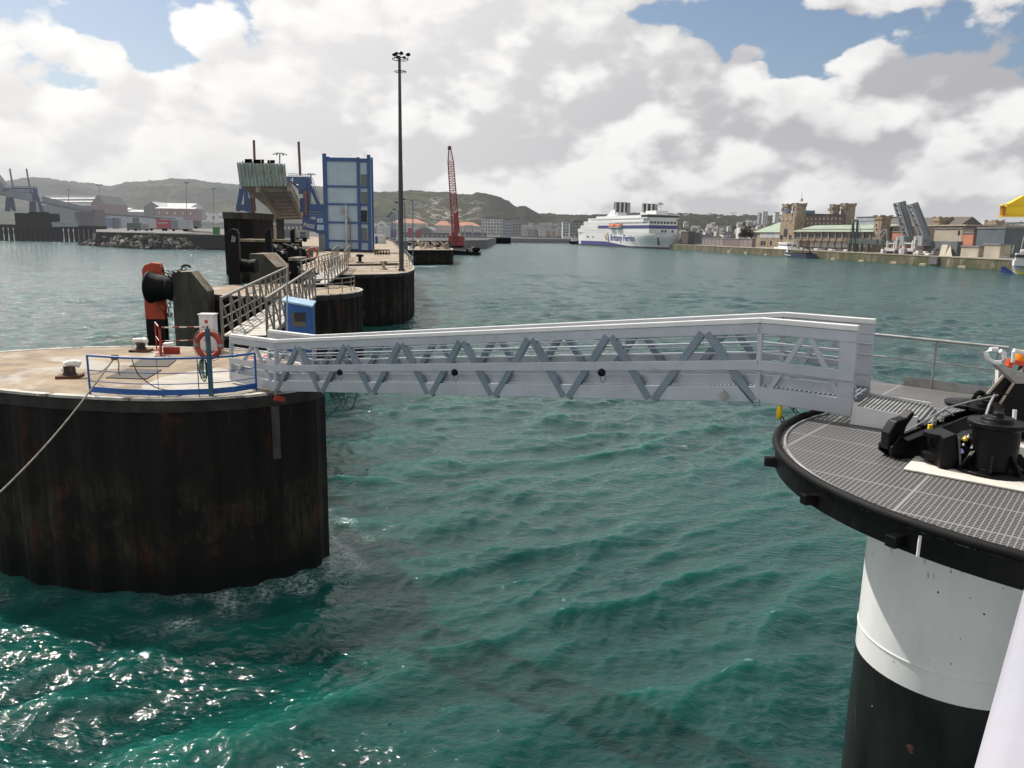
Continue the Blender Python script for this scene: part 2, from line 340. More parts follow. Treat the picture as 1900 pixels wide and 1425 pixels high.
def make_water():
    rs = [3.0]
    while rs[-1] < 12: rs.append(rs[-1]*1.008)
    while rs[-1] < 75: rs.append(rs[-1]*1.0034)
    while rs[-1] < 220: rs.append(rs[-1]*1.0050)
    while rs[-1] < 420: rs.append(rs[-1]*1.008)
    while rs[-1] < 16000: rs.append(rs[-1]*1.03)
    rs = np.array(rs); nr = len(rs)
    a1 = np.linspace(R(-42), R(42), 1450); a0 = np.linspace(R(-100), R(-42), 70)[:-1]; a2 = np.linspace(R(42), R(100), 70)[1:]
    an = np.concatenate([a0, a1, a2]); na = len(an)
    RR, AA = np.meshgrid(rs, an, indexing='ij')
    X = RR*np.sin(AA); Yy = RR*np.cos(AA)
    sp_r = np.gradient(rs)[:, None]*np.ones((1, na)); sp_a = RR*R(84)/1450
    spac = np.maximum(sp_r, sp_a)
    rng = np.random.RandomState(11)
    # low-frequency warp so that crests bend and bunch
    wx = 1.3*np.sin(X*.11+Yy*.07+1.)+.8*np.sin(X*.05-Yy*.13+2.); wy = 1.2*np.sin(X*.09-Yy*.06+4.)+.9*np.sin(X*.17+Yy*.04+.5)
    wx += .35*np.sin(X*.43+Yy*.21+.4); wy += .35*np.sin(-X*.29+Yy*.47+2.2)
    gust = .78+.22*np.sin(X*.045+Yy*.11+.8)*np.sin(X*.09-Yy*.05+2.)+.14*np.sin(X*.23+.3*Yy)
    Xw, Yw = X+wx, Yy+wy
    hx = np.zeros_like(X); hy = np.zeros_like(X); hz = np.zeros_like(X); comp = np.zeros_like(X)
    n = 104; lam = np.exp(np.linspace(math.log(.20), math.log(6.5), n))
    for i, L in enumerate(lam):
        L = L*rng.uniform(.96, 1.04)
        spread = .9 if L < 1.2 else .55
        th = R(-62)+rng.normal()*spread   # direction of travel
        kx, ky = math.cos(th), math.sin(th); k = 2*math.pi/L
        sl_ = math.sqrt(2*.070/n)*(1.12 if L > 1.0 else 1.05)
        if L > 3.6: sl_ *= .8
        A = sl_/k; ph = rng.uniform(0, 6.283)
        att = np.clip((L/spac-2.4)/2.4, 0, 1)
        if att.max() <= 0: continue
        rows = np.where(att.max(axis=1) > 0)[0]; r1 = rows[-1]+1
        arg = k*(kx*Xw[:r1]+ky*Yw[:r1])+ph
        s, c = np.sin(arg), np.cos(arg); a = A*att[:r1]*gust[:r1]
        hz[:r1] += a*c; q = .82
        hx[:r1] -= q*kx*a*s; hy[:r1] -= q*ky*a*s; comp[:r1] += a*k*c
    X += hx; Yy += hy
    # foam: sharp crests, and churn where the water meets the sheet piling
    foam = np.clip((comp-.62)/.35, 0, 1)*.75
    for poly in (D1,):
        px = np.array([p.x for p in poly]); py = np.array([p.y for p in poly])
        sub = (RR < 45)
        idx = np.where(sub); d = np.full(len(idx[0]), 1e9)
        for qx, qy in zip(px[::2], py[::2]): d = np.minimum(d, (X[idx]-qx)**2+(Yy[idx]-qy)**2)
        d = np.sqrt(d); nz = np.sin(X[idx]*1.9+1)*np.sin(Yy[idx]*2.3)+.6*np.sin(X[idx]*4.7+Yy[idx]*3.1)
        f = np.clip((1.15+nz*.6-d)/.9, 0, 1)*np.clip((X[idx]+11.5)/3, 0.12, 1)*.8
        foam[idx] = np.maximum(foam[idx], f)
    for cx, cy, r, s in ((-9.1,19.9,.75,.8),(-8.1,20.8,.6,.55),(-6.6,26.3,1.1,.7),(-6.2,24.6,.9,.5),(-12.,101.,3.,.9),(-31,252,7,1.),(-26,262,4,.8)):
        e = np.exp(-((X-cx)**2+((Yy-cy)*1.3)**2)/r**2)*s; foam = np.maximum(foam, e*(.75+.5*np.sin(X*5)*np.sin(Yy*4)))
    me = bpy.data.meshes.new('water'); nv = nr*na
    co_ = np.stack([X, Yy, hz], -1).astype(np.float32).reshape(-1)
    me.vertices.add(nv); me.vertices.foreach_set('co', co_)
    ii = np.arange(nr-1)[:, None]*na+np.arange(na-1)[None, :]
    q = np.stack([ii, ii+na, ii+na+1, ii+1], -1)[..., ::-1].reshape(-1).astype(np.int32); nf = (nr-1)*(na-1)
    me.loops.add(nf*4); me.loops.foreach_set('vertex_index', q)
    me.polygons.add(nf); me.polygons.foreach_set('loop_start', np.arange(0, nf*4, 4, dtype=np.int32)); me.polygons.foreach_set('loop_total', np.full(nf, 4, dtype=np.int32))
    me.polygons.foreach_set('use_smooth', np.ones(nf, dtype=bool))
    me.update(calc_edges=True)
    at = me.attributes.new('foam', 'FLOAT', 'POINT'); at.data.foreach_set('value', foam.astype(np.float32).reshape(-1))
    m, nt = nodes('sea_water')
    g = N(nt, 'ShaderNodeNewGeometry'); P = g.outputs['Position']
    ln = N(nt, 'ShaderNodeVectorMath', operation='LENGTH'); nt.links.new(P, ln.inputs[0]); dist = ln.outputs['Value']
    sx = N(nt, 'ShaderNodeSeparateXYZ'); nt.links.new(P, sx.inputs[0])
    Pr = N(nt, 'ShaderNodeMapping'); Pr.inputs['Rotation'].default_value = (0, 0, R(28)); Pr.inputs['Scale'].default_value = (.55, 1, 1); nt.links.new(P, Pr.inputs['Vector']); Pm = Pr.outputs[0]
    far = ramp(nt, dist, 12, 120); vfar = ramp(nt, dist, 90, 700)
    a1n = noise_tex(nt, Pm, 5.5, 3, .55, .4); a2n = noise_tex(nt, Pm, 1.5, 4, .58, .6); a3n = noise_tex(nt, Pm, .36, 5, .6, .6)
    h = mth(nt, 'ADD', mth(nt, 'MULTIPLY', a1n, .055), mth(nt, 'MULTIPLY', a2n, mth(nt, 'MULTIPLY_ADD', far, .50, .0)))
    h = mth(nt, 'ADD', h, mth(nt, 'MULTIPLY', a3n, mth(nt, 'MULTIPLY', ramp(nt, dist, 60, 400), 2.6)))
    bp = N(nt, 'ShaderNodeBump'); bp.inputs['Strength'].default_value = 1; bp.inputs['Distance'].default_value = 1.0
    nt.links.new(h, bp.inputs['Height'])
    at = N(nt, 'ShaderNodeAttribute', attribute_name='foam')
    # body colour: silty green, lighter where a crest is thin, bluer far off
    chop2 = noise_tex(nt, mapping(nt, Pm, (.4, 1, 1)), .20, 5, .66, 1.0)
    big = noise_tex(nt, P, .06, 4, .5)
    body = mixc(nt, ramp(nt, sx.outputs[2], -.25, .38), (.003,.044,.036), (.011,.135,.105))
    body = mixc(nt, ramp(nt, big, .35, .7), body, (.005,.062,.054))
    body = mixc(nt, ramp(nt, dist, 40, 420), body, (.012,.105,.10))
    chop = noise_tex(nt, mapping(nt, Pm, (.5, 1, 1)), .62, 5, .66, 1.0)  # far chop: light and dark wave faces put into the colour
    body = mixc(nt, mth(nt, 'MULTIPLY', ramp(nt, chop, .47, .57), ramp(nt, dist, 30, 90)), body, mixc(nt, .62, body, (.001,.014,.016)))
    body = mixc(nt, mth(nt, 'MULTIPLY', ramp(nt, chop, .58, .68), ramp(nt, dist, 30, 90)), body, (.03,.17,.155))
    body = mixc(nt, mth(nt, 'MULTIPLY', ramp(nt, chop2, .56, .46), ramp(nt, dist, 120, 300)), body, mixc(nt, .6, body, (.001,.014,.016)))  # broader shaded wave faces, likewise put into the colour
    fo = noise_tex(nt, P, 7, 6, .75, .5)
    wc = noise_tex(nt, mapping(nt, Pm, (.45, 1, 1)), .9, 7, .74, 1.0)
    caps = mth(nt, 'MULTIPLY', ramp(nt, wc, .675, .70), ramp(nt, dist, 25, 60))
    ff = mth(nt, 'MAXIMUM', mth(nt, 'MULTIPLY', at.outputs['Fac'], ramp(nt, fo, .40, .66)), mth(nt, 'MULTIPLY', caps, .8), clamp=True)
    b = N(nt, 'ShaderNodeBsdfPrincipled')
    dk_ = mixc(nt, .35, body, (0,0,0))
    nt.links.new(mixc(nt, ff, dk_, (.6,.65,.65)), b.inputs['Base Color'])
    nt.links.new(body, b.inputs['Emission Color']); b.inputs['Emission Strength'].default_value = .17   # added glow standing in for scattered light, thins the gangway shadow
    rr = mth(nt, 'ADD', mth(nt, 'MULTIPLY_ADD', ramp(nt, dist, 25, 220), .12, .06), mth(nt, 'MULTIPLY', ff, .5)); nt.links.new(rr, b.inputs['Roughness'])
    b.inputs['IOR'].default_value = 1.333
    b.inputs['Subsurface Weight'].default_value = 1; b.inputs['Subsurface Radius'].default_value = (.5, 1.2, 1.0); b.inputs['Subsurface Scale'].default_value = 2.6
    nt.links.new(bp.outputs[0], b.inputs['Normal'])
    finish(nt, b.outputs[0], .25)
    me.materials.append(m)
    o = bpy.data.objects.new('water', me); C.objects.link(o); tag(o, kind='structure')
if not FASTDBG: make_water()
# ------------------------------------------------------------------ round piers of sheet piling
def sheetpile(name, label, cat, pts, z1, parent_loc, top_m=None, pitch=1.15, amp=.13, rim=.22, zb=-2.5, group=None, rail=False):
    root = thing(name, label, cat, parent_loc, group)
    P = [Vector(p[:2]) for p in pts]; L = len(P)
    ctr = sum(P, Vector((0,0)))/L
    # resample along the loop
    seg = [(P[(i+1) % L]-P[i]).length for i in range(L)]; tot = sum(seg); n = max(8, int(tot/pitch))*4
    loop = []; acc = 0; i = 0
    for k in range(n):
        t = tot*k/n
        while acc+seg[i] < t: acc += seg[i]; i += 1
        p = P[i].lerp(P[(i+1) % L], (t-acc)/max(seg[i], 1e-6)); d = (P[(i+1) % L]-P[i]).normalized()
        loop.append((p, Vector((d.y, -d.x))))
    wall = MB(); off = [-1, -1, 1, 1]
    pr = []
    for k, (p, nn) in enumerate(loop):
        if (p+nn-ctr).length < (p-ctr).length: nn = -nn
        pr.append(p-nn*rim*.6+nn*amp*.5*off[k % 4])
    wall.prism([(p.x, p.y) for p in pr], zb, z1-.28)
    wall.build('piling_wall', m_sheet, root)
    cap = MB(); pin = []
    for k, (p, nn) in enumerate(loop):
        if (p+nn-ctr).length < (p-ctr).length: nn = -nn
        pin.append((p-nn*rim, p))
    cap.prism([(a.x, a.y) for a, b in pin], z1-.27, z1-.002)
    cap.build('deck_slab', top_m or m_conc, root)
    r = MB(); n = len(pin); vs = []; fs = []
    for a, b in pin: vs += [(a.x,a.y,z1+.02), (b.x,b.y,z1+.02), (b.x,b.y,z1-.055), (a.x,a.y,z1-.055)]
    for k in range(n):
        j = (k+1) % n
        for q in range(4): fs.append((k*4+q, j*4+q, j*4+(q+1) % 4, k*4+(q+1) % 4))
    r.add(vs, fs); r.build('edge_rim', m_rim if rim < .5 else m_conc, root)
    c2 = MB(); ci = [(b.x,b.y) for a,b in [(a+(b-a)*.0, a+(b-a)*.72) for a,b in pin]]
    c2.prism(ci, z1-.42, z1-.06); c2.build('coping', m_conc_dk, root)
    return root
pier1 = sheetpile('mooring_pier', 'nearest round pier, dark sheet piling under a tan concrete top with a blue railing', 'pier', D1, HD, (-12.5, 27, 0))

# ------------------------------------------------------------------ main white gangway
GA = Z(513, 725, 6.15); GB = Y(1405, 745, 14.5)
gd = Vector((GB.x-GA.x, GB.y-GA.y, 0)).normalized(); gn = Vector((-gd.y, gd.x, 0)); GW = 1.45
def gn_(px, py): return ON(px, py, GA, GB)
gw = thing('gangway', 'long white aluminium gangway with zigzag trusses bridging the nearest pier and the grating platform', 'gangway', (GA.x, GA.y, 6.1))
pt = {}
def near_far(px, py): a = gn_(px, py); return a, a+gn*GW
bl0, bl1 = near_far(430, 706), near_far(513, 725)
br1, br2 = near_far(1405, 745), near_far(1580, 771)
tl0, tl1 = near_far(429, 622), near_far(513, 633)
tr1, tr2 = near_far(1413, 594), near_far(1593, 609)
for side in (0, 1):
    T = [tl0[side], tl1[side], tr1[side], tr2[side]]; B = [bl0[side], bl1[side], br1[side], br2[side]]
    up_ = Vector((0,0,1)); z0, z1, z2, z3 = [t.z for t in T]
    Hh = T[1].z-B[1].z
    cap = MB()
    for a, b in zip(T[:-1], T[1:]): cap.bar(a, b, .15, .10)
    cap.build('handrail_cap', m_white, gw, bevel=.012)
    ch = MB()
    for a, b in zip(T[:-1], T[1:]): ch.bar(a-up_*.155, b-up_*.155, .11, .20)
    ch.build('top_chord', m_alu, gw, bevel=.01)
    st = MB()
    for a, b in zip(B[:-1], B[1:]): st.bar(a+up_*.15, b+up_*.15, .10, .30)
    st.build('bottom_chord', m_alu, gw, bevel=.01)
    mid = MB()
    for a, b, c, d in zip(T[:-1], T[1:], B[:-1], B[1:]):
        o_ = gn*(-.075 if side == 0 else .075)
        mid.bar(c.lerp(a, .46)+o_, d.lerp(b, .46)+o_, .05, .19)
    mid.build('mid_rail', m_alu, gw, bevel=.008)
    # guard tubes on the inner side
    for fr in (.60, .73):
        g = MB(); o_ = gn*(.09 if side == 0 else -.09)
        g.tube([B[i].lerp(T[i], fr)+o_ for i in range(4)], .018, 8); g.build('guard_tube', m_alu, gw, smooth=True)
    # web members: bottoms and tops of the zigzag, from the photograph
    bots = [513, 598, 692, 798, 916, 1051, 1211, 1408]
    def on_line(px, P, Q):            # point of segment PQ under image column px (near side), as a fraction
        best = min(range(401), key=lambda k: abs(projx(P.lerp(Q, k/400))-px)); return best/400
    def projx(w):
        x, y, z = w.x, w.y, w.z-HC
        f_ = y*math.cos(PIT)-z*math.sin(PIT); return 950+F*(x*math.cos(ROLL)+(y*math.sin(PIT)+z*math.cos(PIT))*math.sin(ROLL))/f_
    fr = [on_line(b, bl1[0], br1[0]) for b in bots]; fr[0] = 0; fr[-1] = 1
    for k in range(len(fr)-1):
        a = B[1].lerp(B[2], fr[k]); c = B[1].lerp(B[2], fr[k+1]); fm = (fr[k]+fr[k+1])/2
        t = T[1].lerp(T[2], fm)-up_*.2
        MB().bar(a+gd*.06, t-gd*.05, .15, .13, up=gn).build('diagonal', m_diag_shade, gw, bevel=.006)
        MB().bar(t+gd*.05, c-gd*.06+up_*.02, .15, .13, up=gn).build('diagonal', m_diag_shade, gw, bevel=.006)
    # short end bays
    for (a, t) in ((B[1], T[1]), (B[2], T[2]), (B[0], T[0])):
        MB().bar(a+up_*.05, t-up_*.1, .09, .11, up=gn).build('post', m_alu, gw, bevel=.008)
    for q0, q1, w_ in ((0, 1, .5), (2, 3, .5)):
        t = T[q0].lerp(T[q1], w_)-up_*.2; a = B[q0].lerp(B[q1], .08); c = B[q0].lerp(B[q1], .9)
        MB().bar(a+up_*.1, t-gd*.04, .09, .085, up=gn).build('diagonal', m_alu, gw, bevel=.006)
        MB().bar(t+gd*.04, c+up_*.2, .09, .085, up=gn).build('diagonal', m_alu, gw, bevel=.006)
    # broad end portal post
    a, t = B[3], T[3]
    if side: a = a+up_*.0
    p = MB().hexa([a-gd*.26-gn*.045-up_*.02, a-gd*.0-gn*.045-up_*.02, a+gn*.045-up_*.02, a-gd*.26+gn*.045-up_*.02], [t-gd*.30-gn*.045-up_*.06, t-gn*.045-up_*.06, t+gn*.045-up_*.06, t-gd*.30+gn*.045-up_*.06])
    p.build('end_post', m_alu, gw, bevel=.01)
    if side: pl = MB().bar(a-gd*.15+up_*.33, a-gd*.55+up_*.33, .03, .5, up=(0,0,1)); pl.build('gusset_plate', m_alu, gw)
# floor and toe plates
m_grat = mat('floor_grating', (.33,.33,.32), .55, .3, .15, 5, grid=(.04, 0, .35, .45))
up_ = Vector((0,0,1))
fl = MB()
Bn = [bl0, bl1, br1, br2]
for i in range(3):                    # open bar grating: it lets the sun through
    a, b = Bn[i], Bn[i+1]; n = int((b[0]-a[0]).length/.085)
    for k in range(n):
        p = a[0].lerp(b[0], (k+.5)/n)+up_*.29; fl.bar(p+gn*.05, p+gn*(GW-.05), .016, .02)
    for q in (.3, .75, 1.15): fl.bar(a[0]+gn*q+up_*.27, b[0]+gn*q+up_*.27, .03, .03)
fl.build('floor', m_alu, gw)
for side, s_n in ((0, 1), (1, -1)):
    t_ = MB()
    for i in range(3): t_.bar(Bn[i][side]+gn*.1*s_n+up_*.42, Bn[i+1][side]+gn*.1*s_n+up_*.42, .02, .2)
    t_.build('toe_plate', m_alu, gw)
for k in range(9):
    q = bl1[0].lerp(br1[0], (k+.5)/9); MB().bar(q+up_*.1+gn*.05, q+up_*.1+gn*(GW-.05), .08, .12).build('cross_beam', m_alu, gw)
# bulkhead lamps on the mid rail, each with a loop of cable
for px in (636, 849, 1121):
    p = gn_(px, 690)-gn*.11
    l = MB().lathe(p+gn*.0, [(.0,-.06),(.06,-.055),(.085,-.03),(.09,.0),(.075,.05),(.05,.06)], 16, ax=-gn); lo = l.build('lamp', m_black, gw, smooth=True)
    MB().tube([p-up_*.06+gd*x_+up_*(-.16*math.sin(math.pi*(x_+.05)/.17)) for x_ in [i*.17/10-.05 for i in range(11)]], .007, 5).build('cable', m_roped, lo)
# square sign hung cornerwise from the floor edge
p = gn_(1345, 733)-gn*.065; e = .115
MB().hexa([p+gd*e, p+up_*e, p-gd*e, p-up_*e], [v-gn*.012 for v in (p+gd*e, p+up_*e, p-gd*e, p-up_*e)]).build('diamond_plate', m_galv, gw, bevel=.004)
MB().tube([gn_(1360, 700)-gn*.09, gn_(1378, 722)-gn*.09, gn_(1396, 742)-gn*.09, gn_(1404, 752)-gn*.09, gn_(1413, 750)-gn*.09, gn_(1411, 740)-gn*.09], .008, 5).build('cable', m_roped, gw)
# end step in ribbed plate
PZ = 7.72
def zz(px, py, z): return Z(px, py, z)
e0, e1 = br2[0]+up_*.12, br2[1]+up_*.12
e0.z = e1.z = PZ+.30
k0, k1 = zz(1656, 761, PZ+.26), zz(1697, 744, PZ+.26)
ks0, ks1 = zz(1652, 786, PZ+.03), zz(1676, 770, PZ+.05)
q0 = e0+gd*.02; q1 = e1+gd*.02
m_rib = mat('ribbed_plate', (.17,.17,.17), .5, .3, .15, 5, grid=(.085, 0, .25, .45))
kd = (gd*1.12); c0 = e0+kd*.95; c1 = e1+kd*.95; f0 = c0+gd*.3; f1 = c1+gd*.3
c0.z = c1.z = PZ+.26; f0.z = f1.z = PZ+.04
MB().add([e0+gd*.02, c0, c1, e1+gd*.02], [(0,1,2,3)]).add([c0, f0, f1, c1], [(0,1,2,3)]).build('end_step', m_rib, gw)
stp = MB()
for k in range(16):
    a = e0.lerp(c0, (k+.3)/16); b = e1.lerp(c1, (k+.3)/16); stp.bar(a+up_*.008, b+up_*.008, .03, .014)
for k in range(5):
    a = c0.lerp(f0, (k+.3)/5); b = c1.lerp(f1, (k+.3)/5); stp.bar(a+up_*.008, b+up_*.008, .03, .014)
stp.build('step_rib', m_galv, gw)
for a, b in ((e0, c0), (e1, c1)):
    s_ = -1 if a is e0 else 1
    lo = PZ+.01
    MB().hexa([Vector((a.x,a.y,lo))+gn*.0, Vector((b.x,b.y,lo)), Vector((b.x,b.y,lo))+gn*.03*s_, Vector((a.x,a.y,lo))+gn*.03*s_],
              [Vector((a.x,a.y,PZ+.36)), Vector((b.x,b.y,PZ+.31)), Vector((b.x,b.y,PZ+.31))+gn*.03*s_, Vector((a.x,a.y,PZ+.36))+gn*.03*s_]).build('step_cheek', m_white, gw, bevel=.005)
# support chains hanging beneath the right end
def chain(mb, pts, link=.10, r=.012, w=.045):
    pts = [Vector(p) for p in pts]; d = 0; k = 0
    for i in range(len(pts)-1):
        a, b = pts[i], pts[i+1]; L = (b-a).length; n = max(1, int(L/link))
        t = (b-a).normalized()
        for j in range(n):
            c = a.lerp(b, (j+.5)/n); u = t.cross(Vector((0,1,.1)) if k % 2 else Vector((1,.3,0))).normalized()
            mb.tube([c+t*(math.cos(x)*link*.68)+u*(math.sin(x)*w) for x in [2*math.pi*q/8 for q in range(8)]], r, 4, closed=True); k += 1
    return mb
ch = thing('support_chain', 'dark chain with a yellow tensioner slung under the gangway end, the nearer one', 'chain', gn_(1442, 754))
cz = [Y(1442, 752, 14.3), Y(1450, 775, 14.2), Y(1462, 802, 14.05)]
chain(MB(), cz[1:]+[Y(1470,818,14.0)]).build('links', m_black, ch)
MB().lathe(Y(1446, 764, 14.25), [(.02,-.15),(.05,-.1),(.06,0),(.045,.1),(.02,.16)], 10).build('tensioner', m_yellow, ch)
ch2 = chain(MB(), [Y(1462, 744, 15.7), Y(1478, 766, 15.5), Y(1496, 786, 15.2)]).build('support_chain', m_black)
tag(ch2, 'plain dark chain slung under the gangway end, the farther one', 'chain')

# ------------------------------------------------------------------ platform on its column
pcx, pcy, pr_ = 8.62, 10.8, 4.5
arc = [Vector((pcx+pr_*math.cos(a), pcy+pr_*math.sin(a))) for a in [R(126)+R(190)*k/60 for k in range(61)]]
# deck plan: arc on the water side, straight back along the gangway
back = [Vector((13.5, 9.0)), Vector((14.5, 15.4)), Vector((8.2, 17.75)), Vector((7.35, 16.2))]
deck = arc+[Vector((12.4, 7.3))]+back
pf = thing('platform', 'half-round steel grating platform on a white and black column', 'platform', (7.5, 11.95, 0))
def grate_mat():
    m, nt = nodes('platform_grating')
    g = N(nt, 'ShaderNodeNewGeometry'); P = g.outputs['Position']
    mp = N(nt, 'ShaderNodeMapping'); mp.inputs['Rotation'].default_value = (0, 0, R(39.5)); nt.links.new(P, mp.inputs['Vector'])
    sp = N(nt, 'ShaderNodeSeparateXYZ'); nt.links.new(mp.outputs[0], sp.inputs[0])
    fx = mth(nt, 'FRACT', mth(nt, 'DIVIDE', sp.outputs[0], .066)); fy = mth(nt, 'FRACT', mth(nt, 'DIVIDE', sp.outputs[1], .060))
    solid = mth(nt, 'MAXIMUM', mth(nt, 'LESS_THAN', fx, .22), mth(nt, 'LESS_THAN', fy, .46))
    px = mth(nt, 'FRACT', mth(nt, 'DIVIDE', sp.outputs[0], 2.1)); py_ = mth(nt, 'FRACT', mth(nt, 'DIVIDE', sp.outputs[1], 1.0))
    seam = mth(nt, 'MAXIMUM', mth(nt, 'LESS_THAN', px, .012), mth(nt, 'LESS_THAN', py_, .022))
    n1 = noise_tex(nt, P, 1.2, 5, .6)
    c = mixc(nt, n1, (.15,.145,.14), (.24,.235,.23)); c = mixc(nt, mth(nt, 'LESS_THAN', fx, .22), c, (.27,.265,.26))
    c = mixc(nt, solid, (.018,.018,.02), c); c = mixc(nt, seam, c, (.34,.33,.32))
    b = N(nt, 'ShaderNodeBsdfPrincipled'); nt.links.new(c, b.inputs['Base Color']); b.inputs['Metallic'].default_value = .2; b.inputs['Roughness'].default_value = .5
    bp = N(nt, 'ShaderNodeBump'); bp.inputs['Strength'].default_value = .8; bp.inputs['Distance'].default_value = .02; nt.links.new(solid, bp.inputs['Height']); nt.links.new(bp.outputs[0], b.inputs['Normal'])
    finish(nt, b.outputs[0], 0); return m
m_pg = grate_mat()
def inset(poly, d):
    L = len(poly); out = []
    for i in range(L):
        e1 = (poly[i]-poly[i-1]).normalized(); e2 = (poly[(i+1) % L]-poly[i]).normalized()
        n1 = Vector((-e1.y, e1.x)); n2 = Vector((-e2.y, e2.x)); b = (n1+n2).normalized()
        out.append(poly[i]+b*d/max(.4, b.dot(n1)))
    return out
MB().prism([(p.x, p.y) for p in deck], PZ-.05, PZ).build('grating_deck', m_pg, pf)
ring = MB()
ring.tube([(p.x, p.y, PZ+.03) for p in arc], .062, 10); ring.build('kerb_tube', m_blackr, pf, smooth=True)
rim2 = MB()
ai = [Vector((pcx+(pr_-.14)*math.cos(a), pcy+(pr_-.14)*math.sin(a), PZ+.012)) for a in [R(126)+R(190)*k/60 for k in range(61)]]
rim2.tube(ai, .022, 6); rim2.build('inner_kerb', m_galv, pf, smooth=True)
sk = MB(); pr2 = pr_-.02
for k in range(60):
    a, b = arc[k], arc[k+1]; sk.add([(a.x,a.y,PZ), (b.x,b.y,PZ), (b.x,b.y,PZ-.34), (a.x,a.y,PZ-.34)], [(0,1,2,3)])
sk.build('rim_plate', m_black, pf, smooth=True)
MB().prism([(p.x, p.y) for p in inset(deck, .05)], PZ-.36, PZ-.30).build('under_plate', m_black, pf)
for px, py in ((1447, 864), (1516, 928), (1700, 1004)):
    best = min(arc, key=lambda p: (p-Vector(Z(px, py, PZ-.25)[:2])).length); n = (best-Vector((pcx, pcy))).normalized()
    c = Vector((best.x, best.y, PZ-.22))+Vector((n.x, n.y, 0))*.08
    MB().bar(c-Vector((n.x,n.y,0))*.14, c+Vector((n.x,n.y,0))*.10, .14, .14).build('bracket', m_black, pf, bevel=.01)
best = min(arc, key=lambda p: (p-Vector(Z(1744, 1000, PZ-.2)[:2])).length); n = (best-Vector((pcx, pcy))).normalized()
MB().bar(Vector((best.x+n.x*.015, best.y+n.y*.015, PZ-.08)), Vector((best.x+n.x*.015, best.y+n.y*.015, PZ-.34)), .03, .02).build('stripe', m_white, pf)
m_col = mat('column_white', (.78,.775,.76), .42, 0, .05, 1.2, c2=(.58,.50,.36), t2=(.62,.82), s2=.8, c3=(.10,.08,.07), s3=7, t3=(.70,.73), streak=2.5, bump=.08)
m_colb = mat('column_black', (.012,.010,.010), .33, 0, .4, 1.5, c2=(.05,.03,.022), t2=(.64,.72), s2=1.1, streak=3)
ccx, ccy, ccr = 7.5, 11.95, 1.45
MB().lathe((ccx, ccy, 0), [(ccr,4.03),(ccr,4.2),(ccr,PZ-.33)], 72).build('column_upper', m_col, pf, smooth=True)
MB().lathe((ccx, ccy, 0), [(ccr,-3),(ccr,1),(ccr,4.03)], 72).build('column_lower', m_colb, pf, smooth=True)
MB().lathe((ccx, ccy, 0), [(ccr+.012,4.45),(ccr+.014,4.455),(ccr+.014,4.475),(ccr+.012,4.48)], 72).build('weld_seam', m_col, pf, smooth=True)
# chipped patch in the black paint
az = math.atan2(Z(1688,1388,3.1).y-ccy, Z(1688,1388,3.1).x-ccx)
pz = [(-.02,.10),(.04,.11),(.08,.05),(.05,.0),(.07,-.08),(.03,-.13),(-.01,-.08),(-.03,-.01),(-.06,.02)]
r_ = ray(1687, 1388)
A_ = r_[0]**2+r_[1]**2; B_ = -2*(r_[0]*ccx+r_[1]*ccy); C_ = ccx**2+ccy**2-(ccr+.003)**2
dd = B_*B_-4*A_*C_
if dd > 0:
    t_ = (-B_-math.sqrt(dd))/(2*A_); hit = Vector((r_[0]*t_, r_[1]*t_, HC+r_[2]*t_)); az = math.atan2(hit.y-ccy, hit.x-ccx)
    MB().add([(ccx+(ccr+.004)*math.cos(az+u/ccr), ccy+(ccr+.004)*math.sin(az+u/ccr), hit.z+v*.7) for u, v in pz], [tuple(range(9))]).build('paint_chip', m_rust, pf)
# scuffs and rust dribbles on the column
m_scuff = mat('scuff', (.09,.08,.07), .7); m_drib = mat('rust_dribble', (.52,.42,.24), .6, 0, .1, 4)
def on_col(px, py, out=.004):
    r_ = ray(px, py); A_ = r_[0]**2+r_[1]**2; B_ = -2*(r_[0]*ccx+r_[1]*ccy); C_ = ccx**2+ccy**2-(ccr+out)**2; dd = B_*B_-4*A_*C_
    t_ = (-B_-math.sqrt(max(dd, 0)))/(2*A_); return Vector((r_[0]*t_, r_[1]*t_, HC+r_[2]*t_))
for px, py, w, h, m_ in ((1716,1040,.6,9,m_scuff),(1722,1068,.7,6,m_scuff),(1733,1070,.5,7,m_scuff),(1740,1100,2,1,m_scuff),(1741,1099,1.6,2.4,m_scuff),(1826,1140,2.2,2.2,m_scuff),(1869,1078,.8,12,m_scuff),(1862,1092,2.2,.8,m_scuff),(1800,1110,2.5,.7,m_scuff),(1658,1228,1.2,1.2,m_scuff),(1650,1005,3,14,m_drib),(1654,1012,1.2,20,m_drib),(1784,1055,.8,16,m_drib),(1765,1232,.9,2.4,m_scuff),(1587,1330,.4,22,m_rust),(1618,1310,1,1.5,m_drib)):
    q_ = [on_col(px-w, py-h), on_col(px+w*.6, py-h*.9), on_col(px+w, py+h*.3), on_col(px+w*.2, py+h), on_col(px-w*.7, py+h*.4)]
    MB().add(q_, [(0,1,2,3,4)]).build('scuff_mark', m_, pf)
# white base sheet under the mooring hooks
bp_ = [zz(1672, 862, PZ+.006), zz(1742, 818, PZ+.006), zz(1990, 850, PZ+.006), zz(1990, 945, PZ+.006), zz(1850, 918, PZ+.006)]
bp_ = [Z(1676,872,PZ+.012), Z(1900,914,PZ+.012), Z(2010,930,PZ+.012), Z(2010,820,PZ+.012), Z(1722,824,PZ+.012)]
MB().extrude(bp_, (0,0,.02)).build('base_sheet', mat('cream_sheet', (.66,.62,.55), .6, 0, .08, 2, c2=(.4,.34,.27), t2=(.6,.75), s2=2), pf)
for (x0, y0, x1, y1) in ((1660, 900, 1722, 822), (1600, 768, 1700, 790), (1576, 770, 1420, 900)):
    pass
